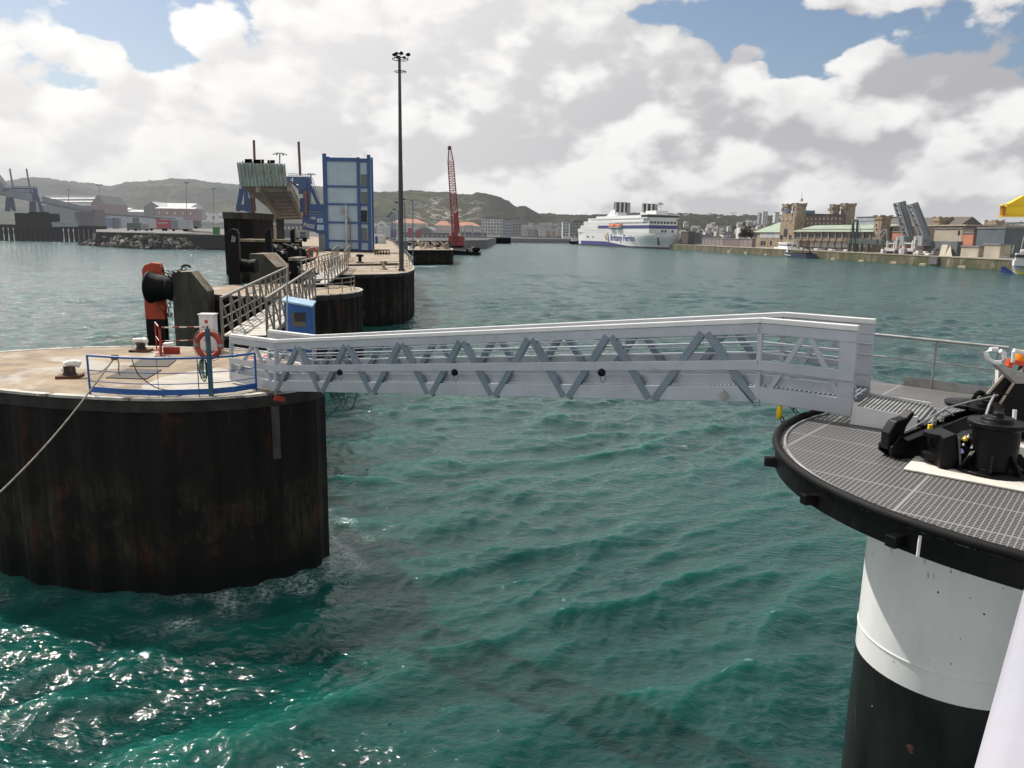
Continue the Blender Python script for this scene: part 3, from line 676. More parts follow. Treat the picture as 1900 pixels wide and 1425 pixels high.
# kick plate and railing at the back
ra, rb = Vector((8.25, 17.85, 0)), Vector((11.4, 16.65, 0)); rc = Vector((13.8, 15.7, 0))
rl = thing('railing', 'grey tube railing at the back of the grating platform', 'railing', (8.25, 17.7, PZ))
rA, rB = Z(1640, 622, PZ+1.1), Z(1870, 645, PZ+1.1)
rd = Vector((rB.x-rA.x, rB.y-rA.y, 0)).normalized()
MB().tube([rA-rd*.3, rB+rd*.02], .032, 10).build('top_tube', m_galv, rl, smooth=True)
MB().tube([rA-rd*.3-up_*.5, rB-up_*.5-rd*.1], .017, 8).build('mid_tube', m_galv, rl, smooth=True)
for px, py in ((1738, 637), (1852, 652)):
    t_ = ON(px, py, rA, rB); MB().bar(Vector((t_.x, t_.y, PZ)), Vector((t_.x, t_.y, rA.z-.02)), .045, .02).build('post', m_galv, rl)
kp = MB().bar(Vector((rA.x, rA.y, PZ+.1))+rd*.55, Vector((rB.x, rB.y, PZ+.1))+rd*.9, .02, .22); kp.build('kick_plate', m_galv, rl)
deckb = MB().add([Vector((v.x, v.y, PZ-.004)) for v in (rA-rd*.2, rB+rd*2, rB+rd*2-Vector((0,4,0)), Vector((6.9,15.4,0)))], [(0,1,2,3)])
deckb.build('back_deck', m_pg, pf)

# ------------------------------------------------------------------ quick-release mooring hooks
hk = thing('mooring_hook', 'black quick-release mooring hook unit with two hooks standing on the white sheet of the platform', 'mooring hook', Z(1830, 880, PZ))
HB = Z(1838, 876, PZ); cx_, cy_ = HB.x, HB.y
MB().lathe((cx_, cy_, PZ+.03), [(.52,0),(.52,.05),(.33,.07),(.31,.3),(.30,.64),(.38,.67),(.38,.73),(.22,.735),(.2,.79),(.08,.8),(.07,.86),(.01,.87)], 28).build('pedestal', m_black, hk, smooth=True, bevel=.008)
for k in range(8):
    a = k*math.pi/4+.2
    MB().bar((cx_+.29*math.cos(a), cy_+.29*math.sin(a), PZ+.3), (cx_+.48*math.cos(a), cy_+.48*math.sin(a), PZ+.08), .03, .1).build('web_plate', m_black, hk)
def plate(pts, nrm, th, name, m=m_black, bev=.01, par=hk):
    nrm = Vector(nrm).normalized()*th
    return MB().extrude([Vector(p)-nrm/2 for p in pts], nrm).build(name, m, par, bevel=bev)
# hook 1, pointing left
A1 = Y(1880, 745, 12.15); T1 = Y(1632, 805, 11.55)
hd1 = Vector((T1.x-A1.x, T1.y-A1.y, 0)); hn1 = Vector((-hd1.y, hd1.x, 0)).normalized()
def h1(px, py): return ON(px, py, A1, T1)
h1o = [(1836,752),(1770,766),(1712,790),(1662,810),(1648,800),(1632,822),(1630,834),(1652,850),(1664,853),(1676,850),(1700,838),(1740,826),(1800,818),(1850,810)]
hook1 = plate([h1(*p) for p in h1o], hn1, .05, 'hook_cheek'); 
c_ = MB().extrude([h1(*p)+hn1*.22 for p in h1o], hn1*.05).build('hook_cheek', m_black, hk, bevel=.01)
nose = [(1676,757),(1664,770),(1646,776),(1632,798),(1630,828),(1642,830),(1650,818),(1658,806),(1664,786),(1680,763)]
MB().extrude([h1(*p)+hn1*.03 for p in nose], hn1*.18).build('hook_nose', m_black, hk, bevel=.02)
MB().extrude([h1(*p)+hn1*.03 for p in ((1836,757),(1712,794),(1668,812),(1660,822),(1700,815),(1836,790))], hn1*.18).build('hook_body', m_black, hk, bevel=.01)
MB().lathe(h1(1816, 758)+hn1*.12, [(.26,0),(.26,.05),(.12,.06),(.12,.1),(.06,.11),(.06,.16)], 18).build('pivot_pin', m_black, hk, smooth=True)
for px, py in ((1676,838),(1684,836),(1679,845),(1688,842),(1741,788),(1749,786)):
    MB().lathe(h1(px, py)-hn1*.025, [(.018,0),(.018,.012),(.006,.013)], 10, ax=-hn1).build('bolt', m_galv, hk)
MB().tube([h1(1672, 800)+hn1*.1+up_*.02, h1(1736, 768)+hn1*.1+up_*.06, h1(1745, 764)+hn1*.1+up_*.08, h1(1790, 748)+hn1*.1+up_*.05, h1(1840, 742)+hn1*.1+up_*.1], .013, 6).build('release_cable', m_galv, hk, smooth=True)
MB().tube([h1(1744, 766)+hn1*.1+up_*.07+Vector((x_*.14, 0, abs(x_)*-.09)) for x_ in (-1,-.3,0,.3,1)], .012, 5).build('release_cable', m_galv, hk)
for px, py, m_ in ((1722, 782, m_galv), (1736, 776, m_galv), (1715, 790, m_yellow), (1700, 790, m_black)):
    p = h1(px, py)+hn1*.12; MB().box(p.x-.03, p.x+.03, p.y-.03, p.y+.03, p.z-.03, p.z+.05).build('latch', m_, hk, bevel=.012)
# hook 2, pointing towards the near edge
def h2(px, py, d): return Y(px, py, d)
for pts, d, th in (([(1752,813),(1774,805),(1779,812),(1779,866),(1792,896),(1783,897),(1750,888),(1743,880),(1746,834)], 10.75, .5),
                   ([(1790,862),(1832,800),(1846,808),(1846,846),(1804,890),(1791,896),(1780,866)], 10.8, .12)):
    MB().extrude([h2(px, py, d) for px, py in pts], (.05,th,-.02)).build('hook_cheek', m_black, hk, bevel=.015)
MB().extrude([h2(px, py, 11.0) for px, py in ((1779,818),(1800,806),(1842,800),(1842,846),(1800,866),(1779,862))], (.03,.25,0)).build('hook_body', m_black, hk, bevel=.02)
MB().extrude([h2(px, py, 10.85) for px, py in ((1779,858),(1790,866),(1820,838),(1820,862),(1794,884),(1780,866))], (.0,.3,0)).build('hook_nose', m_black, hk, bevel=.012)
MB().lathe(Z(1734, 862, PZ+.0), [(.2,.10),(.2,.18),(.09,.2),(.09,.42),(.2,.44),(.2,.5)], 18).build('roller', m_black, hk, smooth=True)
MB().lathe(h2(1753, 880, 10.75), [(.09,-.05),(.09,.03)], 16, ax=(.3,1,0)).build('roller', m_black, hk, smooth=True)
MB().bar(h2(1779,812,10.72), h2(1782,862,10.72), .022, .02).build('edge_strip', m_gray, hk)
MB().bar(h2(1783,864,10.74), h2(1832,801,10.78), .022, .02).build('edge_strip', m_gray, hk)
for px, py, d, m_, s_ in ((1791,815,10.9,m_yellow,.035),(1784,838,10.75,mat('pale_lilac',(.4,.4,.8),.4),.032),(1797,812,10.95,m_galv,.03),(1822,802,10.9,m_white,.03),(1788,826,10.85,m_galv,.022),(1810,790,10.95,m_galv,.03)):
    MB().lathe(h2(px, py, d), [(.002,-s_),(s_,-s_*.5),(s_*1.1,.3*s_),(.002,s_*1.6)], 8).build('latch', m_, hk)
MB().tube([h2(1802,832,10.75), h2(1812,806,10.8), h2(1819,790,11.), h2(1828,775,11.2), h2(1836,750,11.6), h2(1845,733,12.)], .018, 6).build('release_cable', m_galv, hk, smooth=True)
MB().tube([h2(1800,788,10.8), h2(1830,793,10.85)], .012, 6).build('release_cable', m_galv, hk)
# capstan tower behind with slanted cheeks
tw = thing('capstan_tower', 'tall black mooring capstan stand with slanted cheek plates behind the hooks', 'capstan', Y(1900, 830, 12.9))
d_ = 12.9
for dep, pts in ((12.7, [(1832,752),(1826,736),(1868,690),(1905,690),(1905,850),(1878,838),(1850,790)]), (13.1, [(1854,745),(1905,665),(1960,660),(1960,850),(1880,850),(1852,790)])):
    MB().extrude([Y(px, py, dep) for px, py in pts], (.0,.05,0)).build('cheek_plate', m_black, tw, bevel=.008)
MB().extrude([Y(px, py, 12.85) for px, py in ((1862,725),(1900,672),(1990,660),(1990,868),(1876,868))], (.0,.05,0)).build('back_plate', m_black, tw)
MB().extrude([Y(px, py, 12.75) for px, py in ((1868,752),(1990,752),(1990,868),(1862,868))], (.0,.32,0)).build('drum_housing', m_black, tw, bevel=.02)
for a, b in (((1828,736),(1868,690)), ((1853,752),(1901,680))):
    MB().bar(Y(a[0], a[1], 12.66), Y(b[0], b[1], 12.66), .018, .04).build('edge_strip', mat('worn_edge', (.42,.36,.30), .5, 0, .2, 8) if 'worn_edge' not in bpy.data.materials else bpy.data.materials['worn_edge'], tw)
MB().lathe(Y(1806, 745, 12.2), [(.05,-.1),(.4,-.08),(.42,-.02),(.2,0),(.12,.03)], 20).build('sheave', m_black, tw, smooth=True)
MB().tube([Y(1818+22*math.cos(a)*.55, 752-24*math.sin(a), 12.3) for a in [math.pi*k/10 for k in range(11)]], .045, 8).build('lifting_eye', m_black, tw, smooth=True)
# grey roller chute, hoop and orange gear on top
rg = thing('rope_guide', 'white steel hoop on a grey chute above the black capstan stand', 'rope guide', Y(1860, 690, 12.3))
MB().extrude([Y(px, py, 12.2) for px, py in ((1846,676),(1905,692),(1905,712),(1886,712))], (0,.15,0)).build('chute', m_galv, rg, bevel=.01)
hp = [(1851,648),(1838,648),(1830,655),(1832,664),(1843,672),(1857,673),(1864,665),(1863,655),(1856,651)]
MB().tube([Y(px, py, 12.1) for px, py in hp], .035, 8).build('hoop', m_white, rg, smooth=True)
gr = thing('winch_gear', 'orange winch housing with a red bracket and a white bar at the right edge', 'winch', Y(1895, 690, 12.9))
MB().lathe(Y(1898, 664, 12.9), [(.03,-.14),(.11,-.11),(.13,0),(.11,.1),(.05,.13)], 14).build('housing', mat('bright_orange', (.85,.30,.01), .4, 0, .1, 3), gr, smooth=True)
MB().extrude([Y(px, py, 12.6) for px, py in ((1871,680),(1874,666),(1885,668),(1912,674),(1912,682),(1880,676),(1878,684))], (0,.1,0)).build('bracket', mat('signal_red', (.7,.08,.02), .45), gr)
MB().tube([Y(1881, 650, 12.5), Y(1912, 658, 12.5)], .035, 8).build('bar', m_white, gr, smooth=True)
MB().tube([Y(1881, 652, 12.5), Y(1879, 672, 12.5)], .03, 8).build('bar', m_white, gr, smooth=True)
MB().extrude([Y(px, py, 13.3) for px, py in ((1853,688),(1875,690),(1862,718),(1851,728))], (0,.1,0)).build('cover_plate', m_white, gr)
rod = MB().tube([Y(1883, 760, 11.6), Y(1880, 800, 11.55), Y(1868, 862, 11.5)], .03, 8).build('support_rod', m_white, smooth=True); tag(rod, 'white upright rod clamped beside the black hook pedestal', 'rod')
# swing cable over the hooks
cb = MB().tube([Y(1790,752,12), Y(1820,737,12), Y(1850,728,12.1), Y(1880,735,12.2)], .012, 6).build('control_cable', m_blackr, smooth=True); tag(cb, 'thin black cable arching from the left hook up to the stand', 'cable')

# ------------------------------------------------------------------ the ship we stand on: white bulwark, and a yellow beam above
sh = thing('ship_bulwark', 'smooth white bulwark of the ship at the lower right corner', 'ship', (2, 2, 8))
b0 = [Z(1903, 1075, 9.75), Z(1803, 1430, 9.75)]; dv = (b0[0]-b0[1]).normalized(); pn = Vector((dv.y, -dv.x, 0))
a_, b_ = b0[1]-dv*1.5, b0[0]+dv*1.6
prof = [(0,-1.0),(0,-.04),(.03,-.008),(.07,0),(.30,.01),(1.4,.0),(1.4,-1.0)]
w_ = MB()
for i, q in enumerate((a_, b_)): w_.v += [q+pn*u+up_*v for u, v in prof]
n = len(prof); w_.f += [(i, i+1, n+i+1, n+i) for i in range(n-1)]+[tuple(range(n)), tuple(reversed(range(n, 2*n)))]
w_.build('shell', mat('ship_white_shaded', (.36,.36,.41), .3, 0, .06, .8, c2=(.34,.30,.31), t2=(.5,.8), s2=.5, coat=.3), sh, smooth=True)  # white hull with its bluish shade put into the colour
yb = thing('steel_beam', 'bright yellow flanged steel beam end jutting in at the right edge', 'beam', Y(1900, 385, 7))
dY = 7.0
MB().extrude([Y(px, py, dY) for px, py in ((1867,383),(2000,383),(2000,400),(1863,400))], (0,.02,0)).build('web', m_yellow, yb)
MB().extrude([Y(px, py, dY-.03) for px, py in ((1858,400),(2000,400.5),(2000,402.5),(1858,402.5))], (0,.05,0)).build('lower_flange', m_yellow, yb)
MB().extrude([Y(px, py, dY-.03) for px, py in ((1860,380),(1872,378),(1900,363),(1900,366),(1874,380.5),(1860,382.5))], (0,.05,0)).build('upper_flange', m_yellow, yb)
MB().extrude([Y(px, py, dY+.02) for px, py in ((1871,380),(1900,365),(2000,300),(2000,383),(1867,383))], (0,.02,0)).build('web', m_yellow, yb)
MB().extrude([Y(px, py, dY-.02) for px, py in ((1861,382),(1867,383),(1865,400),(1860,400))], (0,.04,0)).build('end_plate', mat('rusty_orange', (.42,.16,.01), .6), yb)

# paler new screed on the pier top near the gangway foot
m_scr = mat('pale_screed', (.43,.40,.345), .85, 0, .12, .8, c2=(.36,.31,.24), t2=(.5,.62), s2=1.3, bump=.3)
sc_p = [Z(px, py, HD+.003) for px, py in ((262,716),(300,700),(352,690),(405,682),(432,688),(505,704),(508,716),(470,724),(420,730),(380,732),(320,733),(270,731))]
MB().add([tuple(v) for v in sc_p], [tuple(range(12))]).build('pale_screed', m_scr, pier1)
# ------------------------------------------------------------------ on the nearest pier
def at(px, py, z=HD): return Z(px, py, z)
# blue railing along the near edge
rail = thing('pier_railing', 'bright blue railing with kick plate along the near edge of the nearest pier', 'railing', (-10.5, 22, HD))
rpx = [(166,734),(230,739),(294,741),(340,740),(391,738),(435,734),(475,727)]
RP = [at(px, py-2) for px, py in rpx]
for p in RP: p.y += .05
def lift(z): return [p+Vector((0,0,z)) for p in RP]
HT = 1.16
MB().tube(lift(HT), .034, 10).build('top_tube', m_blue, rail, smooth=True)
for h in (.72, .40): MB().tube(lift(h), .014, 6).build('mid_tube', m_blue, rail, smooth=True)
k_ = MB()
for a, b in zip(RP[:-1], RP[1:]): k_.bar(a+Vector((0,0,.15)), b+Vector((0,0,.15)), .02, .17)
k_.build('kick_plate', m_blue, rail)
for i, w in ((0,.05),(2,.014),(6,.055)):
    MB().bar(RP[i], RP[i]+Vector((0,0,HT)), w, w*.6).build('post', m_blue, rail)
q = at(370, 738); MB().bar(q, q+Vector((0,0,HT)), .022, .02).build('post', m_blue, rail)
# thick post carrying the lifebuoy
lp = thing('lifebuoy_post', 'dark blue square post standing in the blue railing behind the lifebuoy', 'post', RP[4])
m_bpost = mat('dull_blue_post', (.04,.10,.15), .6, 0, .2, 3)
MB().bar(RP[4]-Vector((0,.0,.05)), RP[4]+Vector((0,0,2.02)), .12, .10).build('shaft', m_bpost, lp, bevel=.01)
MB().bar(RP[4]+Vector((0,0,2.02)), RP[4]+Vector((0,0,2.1)), .05, .05).build('cap', m_bpost, lp)
def lifebuoy(name, label, c, nrm, R1, r1, g=None):
    t = thing(name, label, 'lifebuoy', c, g); nrm = Vector(nrm).normalized()
    u = nrm.cross(Vector((0,0,1))).normalized(); v = u.cross(nrm)
    MB().tube([Vector(c)+(u*math.cos(a)+v*math.sin(a))*R1 for a in [2*math.pi*k/40 for k in range(40)]], r1, 12, closed=True).build('ring', m_orange, t, smooth=True)
    for q in (0, .5, 1, 1.5):
        a0 = math.pi*q
        MB().tube([Vector(c)+(u*math.cos(a)+v*math.sin(a))*R1 for a in (a0-.12, a0, a0+.12)], r1*1.06, 12).build('band', mat('band_grey', (.35,.3,.27), .6) if 'band_grey' not in bpy.data.materials else bpy.data.materials['band_grey'], t, smooth=True)
    MB().tube([Vector(c)+(u*math.cos(a)+v*math.sin(a))*(R1+r1+.02+.03*abs(math.sin(2*a))) for a in [2*math.pi*k/48 for k in range(48)]], .01, 5, closed=True).build('grab_line', m_rope, t)
    return t
lb = lifebuoy('lifebuoy', 'orange lifebuoy hung on the dark blue post of the nearest pier', ON(387, 640, RP[3]+Vector((0,.12,0)), RP[5]+Vector((0,.12,0))), (-.1,-1,.05), .36, .085)
gr_ = thing('rope_coil', 'green rope coil dangling beneath the lifebuoy on its post', 'rope', RP[4]+Vector((-.12,-.0,1.1)))
c0_ = RP[4]+Vector((-.12,-.03,1.12))
for k in range(7):
    h = .55+.06*random.random()*k; w = .035+.022*k
    MB().tube([c0_+Vector((w*math.sin(a)*.8-.03*k*.4, -.04+.01*k, -h*.5*(1-math.cos(a)))) for a in [2*math.pi*j/18 for j in range(18)]], .011, 5, closed=True).build('loop', m_green if k < 5 else m_roped, gr_)
# mooring line over the rail, running down out of frame at the left
rp0 = RP[0]+(RP[2]-RP[0])*.38+Vector((0,0,HT+.03)); end = Y(-120, 1020, 15.2)
kn = Y(213, 663, rp0.y)
ml = thing('mooring_line', 'long grey mooring line slanting down from the blue railing to the left edge', 'rope', kn)
bol = at(155, 690, HD+.15)
pts = [kn.lerp(end, t)-Vector((0,0,.55*math.sin(math.pi*t)*.6)) for t in [i/24 for i in range(25)]]
MB().tube(pts, .022, 7).build('line', m_rope, ml, smooth=True)
MB().tube([kn.lerp(bol, t)-Vector((0,0,.25*math.sin(math.pi*t))) for t in [i/10 for i in range(11)]], .015, 6).build('line', m_rope, ml, smooth=True)
for k in range(5):
    MB().tube([kn+Vector((-.07+.035*k, .06*math.sin(a), .07*math.cos(a)-.0)) for a in [2*math.pi*j/12 for j in range(12)]], .02, 6, closed=True).build('knot', m_rope, ml, smooth=True)
MB().tube([kn+Vector((.05,.04,-.02)), kn+Vector((.08,.05,-.2)), kn+Vector((.04,.06,-.45)), kn+Vector((.09,.05,-.55))], .018, 6).build('tail', m_rope, ml, smooth=True)
# dark cable dropping from the rail to the deck
s0 = Y(243, 663, rp0.y+.05); cbp = [s0, at(255,692,HD+.75), at(268,705,HD+.4), at(287,718,HD+.12), at(305,723,HD+.03), at(330,725,HD+.03), at(318,730,HD+.02), at(300,735,HD+.02), at(326,736,HD+.02), at(345,729,HD+.02)]
def smoothp(P, n=6):
    out = []
    for i in range(len(P)-1):
        p0, p1, p2, p3 = P[max(i-1,0)], P[i], P[i+1], P[min(i+2,len(P)-1)]
        for j in range(n):
            t = j/n; out.append(.5*((2*p1)+(p2-p0)*t+(2*p0-5*p1+4*p2-p3)*t*t+(3*p1-p0-3*p2+p3)*t**3))
    return out+[P[-1]]
tag(MB().tube(smoothp(cbp), .016, 6).build('deck_cable', m_roped, smooth=True), 'dark cable sagging from the blue rail and lying curled at the pier edge', 'cable')
# bollards
def bollard(name, label, p, tp, rz):
    t = thing(name, label, 'bollard', p)
    x, y, z = p
    m_bt = bpy.data.materials.get('bollard_white') or mat('bollard_white', (.80,.77,.70), .6, 0, .1, 3, c2=(.3,.24,.16), t2=(.6,.7), s2=3)
    m_bs = bpy.data.materials.get('bollard_shaft') or mat('bollard_shaft', (.03,.022,.016), .7, 0, .5, 4, c2=(.30,.17,.06), t2=(.55,.7), s2=2)
    ca, sa = math.cos(rz), math.sin(rz)
    def L(u, v, w): return Vector((x+ca*u-sa*v, y+sa*u+ca*v, z+w))
    MB().hexa([L(-.36,-.30,0), L(.36,-.30,0), L(.36,.30,0), L(-.36,.30,0)], [L(-.36,-.30,.09), L(.36,-.30,.09), L(.36,.30,.09), L(-.36,.30,.09)]).build('base_plate', m_rust, t, bevel=.01)
    if tp == 'T':
        MB().lathe(p, [(.24,.09),(.19,.13),(.16,.2),(.17,.30),(.19,.36)], 20).build('shaft', m_bs, t, smooth=True)
        MB().tube([L(-.27,0,.42), L(0,0,.44), L(.27,0,.42)], .105, 12).build('head', m_bt, t, smooth=True, bevel=.0)
    else:
        MB().lathe(p, [(.24,.09),(.19,.14),(.18,.25),(.18,.38)], 20).build('shaft', m_bs, t, smooth=True)
        MB().tube([L(-.10,0,.20), L(-.13,0,.32), L(-.08,0,.42), L(.05,0,.46), L(.22,0,.46), L(.33,0,.42)], .12, 12).build('head', m_bt, t, smooth=True)
    return t
bollard('bollard', 'white-headed hooked bollard on the nearest pier, left of the blue railing', at(130, 700), 'H', .25)
bollard('bollard', 'white T-headed bollard at the back edge of the nearest pier', at(262, 652), 'T', 0)
# hatch plates
for nm, pts, lb_ in (('hatch_plate', [(240,681),(312,681),(327,669),(262,667)], 'grey hatch plate on the nearest pier, the one nearer the T-headed bollard'),
                     ('hatch_plate', [(196,702),(272,704),(300,687),(236,685)], 'grey hatch plate on the nearest pier, closest to the blue railing')):
    tag(MB().extrude([at(*p) for p in pts], (0,0,.03)).build(nm, mat('hatch_'+str(len(bpy.data.materials)), (.10,.09,.08), .8, 0, .15, 3, spec=.2)), lb_, 'hatch')
# pedestrian barrier, red and white
def barrier(label, a, b, g=None, h=1.0):
    t = thing('barrier', label, 'barrier', a, g); a, b = Vector(a), Vector(b); d = (b-a); 
    up = Vector((0,0,1))
    fr = [a+up*.0, a+up*(h-.1), a+up*h+d*.04, b+up*h-d*.04, b+up*(h-.1), b]
    MB().tube(fr, .024, 8).build('frame', m_red, t, smooth=True)
    MB().tube([a+up*.12*0+up*(h*.5), b+up*(h*.5)], .016, 7).build('rail', m_red, t, smooth=True)
    for f in (.18, .5, .82):
        p = a+d*f; q = d.normalized()*.09*d.length
        for hh in (h, h*.5): MB().tube([p-q*.9+up*hh, p+q*.9+up*hh], .026 if hh == h else .018, 7).build('white_band', m_white, t, smooth=True)
    MB().bar(a+up*.12+d*.04, a+up*.12+d*.4, .02, .3).build('foot_panel', m_red, t)
    for p in (a, b): MB().bar(p+Vector((-.18,-.12,.02)), p+Vector((.18,.12,.02)), .05, .03).build('foot', m_red, t)
    return t
barrier('red and white pedestrian barrier standing broadside behind the lifebuoy', at(300,657), at(385,655), None, 1.05)
barrier('red and white pedestrian barrier standing edge-on at the end of the broadside one', at(298,661), at(291,650), None, 1.15)
pb = thing('paper_box', 'small pale plastic box lying at the foot of the red barrier', 'box', at(310, 644))
MB().bar(at(304,645)+Vector((0,0,.1)), at(322,645)+Vector((0,0,.12)), .25, .2).build('shell', m_white, pb, bevel=.02)
# white electrical cabinet and blue kiosk
ec = thing('electric_cabinet', 'white electrical cabinet behind the red barrier at the foot of the grey footbridge', 'cabinet', at(386, 655))
p = at(386, 651)
dpt = p.y; sc = dpt*1.0/1400
w2 = .30; hh = 1.45
MB().box(p.x-w2, p.x+w2, p.y, p.y+.4, HD+.0, HD+hh).build('body', m_white, ec, bevel=.015)
MB().box(p.x-w2-.03, p.x+w2+.03, p.y-.05, p.y+.45, HD+hh+.002, HD+hh+.05).build('roof', m_white, ec, bevel=.01)
MB().box(p.x-w2+.04, p.x+w2-.04, p.y-.014, p.y-.002, HD+.12, HD+hh-.08).build('door', m_white, ec, bevel=.004)
MB().box(p.x-.06, p.x+.06, p.y-.024, p.y-.016, HD+hh-.32, HD+hh-.2).build('emblem', m_red, ec)
MB().box(p.x-.08, p.x+.08, p.y-.024, p.y-.016, HD+.36, HD+.58).build('socket', m_dark, ec)
kd_ = 29.5
kb = thing('control_kiosk', 'bright blue kiosk with a small dark window, behind the left end of the white gangway', 'kiosk', Y(555, 680, kd_))
def Yk(px, py, d=kd_): return Y(px, py, d)
x0, x1 = Yk(528, 600).x, Yk(580, 600).x; zt = Yk(530, 560).z; zt2 = Yk(583, 572).z
MB().hexa([(x0,kd_,HD),(x1,kd_,HD),(x1,kd_+.4,HD),(x0,kd_+.4,HD)], [(x0,kd_,zt),(x1,kd_,zt2+.03),(x1,kd_+.4,zt2+.18),(x0,kd_+.4,zt+.12)]).build('body', m_blue, kb, bevel=.01)
MB().hexa([(x0-.06,kd_-.1,zt+.0),(x1+.05,kd_-.1,zt2+.03),(x1+.05,kd_+.46,zt2+.19),(x0-.06,kd_+.46,zt+.13)], [(x0-.06,kd_-.1,zt+.07),(x1+.05,kd_-.1,zt2+.1),(x1+.05,kd_+.46,zt2+.25),(x0-.06,kd_+.46,zt+.19)]).build('lid', mat('pale_blue_lid', (.35,.5,.65), .4, 0, .1, 3), kb, bevel=.01)
a, b = Yk(541, 580), Yk(568, 606)
wf = MB().box(a.x, b.x, kd_-.02, kd_-.004, b.z, a.z).build('window', mat('kiosk_frame', (.13,.11,.09), .6), kb)
a2, b2 = Yk(546, 580), Yk(567, 597)
MB().box(a2.x, b2.x, kd_-.03, kd_-.022, b2.z, a2.z).build('pane', m_dark, wf)
pp = MB().tube([Yk(533,640,28.6), Yk(532.5,498,28.6)], .03, 8).build('antenna_pole', m_galv); tag(pp, 'thin grey pole standing just left of the blue kiosk', 'pole')
# pile of red and white plastic chain behind the gangway foot
dc = thing('barrier_chain', 'tangled red and white plastic barrier net lying on the deck behind the gangway foot', 'barrier net', at(480, 668))
for k in range(26):
    c = at(462+random.random()*40, 660+random.random()*14, HD+.04); a = random.random()*3
    MB().bar(c, c+Vector((math.cos(a)*.35, math.sin(a)*.35, .06*random.random())), .06, .03).build('strip', m_red if k % 2 else m_white, dc)
for k, (px, py) in enumerate(((402,648),(420,646),(437,649))):
    pass
# loose cables hanging under the gangway at the pier corner
hc = thing('hanging_cables', 'thin dark cables looping down from the gangway at the pier corner', 'cable', gn_(620, 735))
for k, (x0_, x1_, dp) in enumerate(((606,640,38),(618,656,40),(604,630,16),(612,648,18),(628,657,36),(600,622,10))):
    A_, B_ = gn_(x0_, 731), gn_(x1_, 731)
    MB().tube([A_.lerp(B_, t)+Vector((.0, .5, -dp*.0155*math.sin(math.pi*t)**.8)) for t in [i/14 for i in range(15)]], .009, 5).build('cable', m_roped, hc)
MB().tube(smoothp([gn_(640,730), gn_(632,748), gn_(620,762), gn_(606,778)]), .009, 5).build('cable', m_roped, hc)
# white patch panel and red bracket on the pier wall below the gangway foot
wp = thing('wall_plate', 'pale grey steel strip hanging down the pier wall under the gangway foot', 'plate', at(540, 728))
pA, pB = Vector((-7.05, 22.35, 0)), Vector((-6.45, 22.75, 0))
sgn = (pB-pA).normalized()
MB().bar(Vector((pA.x,pA.y,HD-.3)), Vector((pA.x,pA.y,HD-1.9)), .22, .03, up=(.55,-.83,0)).build('strip', mat('stained_grey', (.055,.052,.05), .7, 0, .4, 2, streak=4), wp)
MB().bar(Vector((pA.x,pA.y-.02,HD-.02)), Vector((pA.x+.25,pA.y+.15,HD-.12)), .03, .14).build('bracket', m_red, wp)

# ------------------------------------------------------------------ second pier, its fender and footbridges
pier2 = sheetpile('mooring_pier', 'second round pier, behind the nearest one, with a curved grey railing at its right', 'pier', D2, HD, (-19.2, 63.9, 0))
def fender_unit(nm, panel, pd, cone, cd, label_p, label_c, m, dark=None):
    x0, y0, x1, y1 = panel
    t = thing('dock_fender', label_p, 'fender', Y((x0+x1)/2, y1, pd))
    w = Y(x1, y0, pd).x-Y(x0, y0, pd).x
    zb = -1.0; ztp = Y(x0, y0, pd).z
    X0, X1 = Y(x0, y0, pd).x, Y(x1, y0, pd).x
    zm = Y(x0, dark, pd).z if dark else zb
    MB().extrude([(X0,pd,zm),(X1,pd,zm),(X1,pd,ztp-.4),(X1-.15,pd,ztp-.05),(X0+w*.5,pd,ztp),(X0+.2,pd,ztp-.2),(X0,pd,ztp-.55)], (.0,.5,0)).build('panel', m, t, bevel=.03)
    if dark: MB().extrude([(X0+.02,pd+.02,zb),(X1-.02,pd+.02,zb),(X1-.02,pd+.02,zm-.002),(X0+.02,pd+.02,zm-.002)], (0,.5,0)).build('lower_panel', m_black, t)
    cx0, cy0, cx1, cy1 = cone
    a = Y(cx0, (cy0+cy1)/2, cd); b = Y(cx1, (cy0+cy1)/2, cd); r = (Y(cx0, cy0, cd).z-Y(cx0, cy1, cd).z)/2
    L = b.x-a.x
    o = MB().lathe(a, [(r*.98,0),(r*1.0,.12),(r*.88,.3),(r*.80,L*.5),(r*.72,L*.8),(r*.85,L*.9),(r*.85,L+.3)], 28, ax=(1,0,0)).build('cone_fender', m_blackr, smooth=True); o['label'] = label_c; o.parent = t; o.location = -t.location
    return t
fender_unit('a', (262,487,299,640), 57.6, (277,503,322,563), 57.0, 'orange-red fender panel standing in the water left of the second pier', 'black rubber cone fender squeezed behind the orange-red panel', m_fend, dark=592)
# abutment with a sloping side
def abut(label, pts, d, th, base_px):
    t = thing('fender_abutment', label, 'abutment', Y(pts[0][0], pts[0][1], d))
    P = [Y(px, py, d) for px, py in pts]; zb = -2
    P = P+[Vector((P[-1].x, d, zb)), Vector((P[0].x, d, zb))]
    MB().extrude(P, (0, th, 0)).build('block', m_conc_d, t, bevel=.05)  # shade of the front is put into the dark concrete
    a, b = P[1], P[2]
    MB().add([a+Vector((0,.05,.006)), b+Vector((0,.05,.006)), b+Vector((0,th-.05,.006)), a+Vector((0,th-.05,.006))], [(0,1,2,3)]).build('sloping_face', m_conc, t)  # paler sheets on slope and top put sunlight into the colour
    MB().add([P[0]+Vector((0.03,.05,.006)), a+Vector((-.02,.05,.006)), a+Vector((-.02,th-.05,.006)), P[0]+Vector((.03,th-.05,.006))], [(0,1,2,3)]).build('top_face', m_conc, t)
    return t
abut('tall concrete abutment with a sloping side behind the orange-red fender', [(317,505),(354,504),(384,541)], 56.2, 1.4, 0)
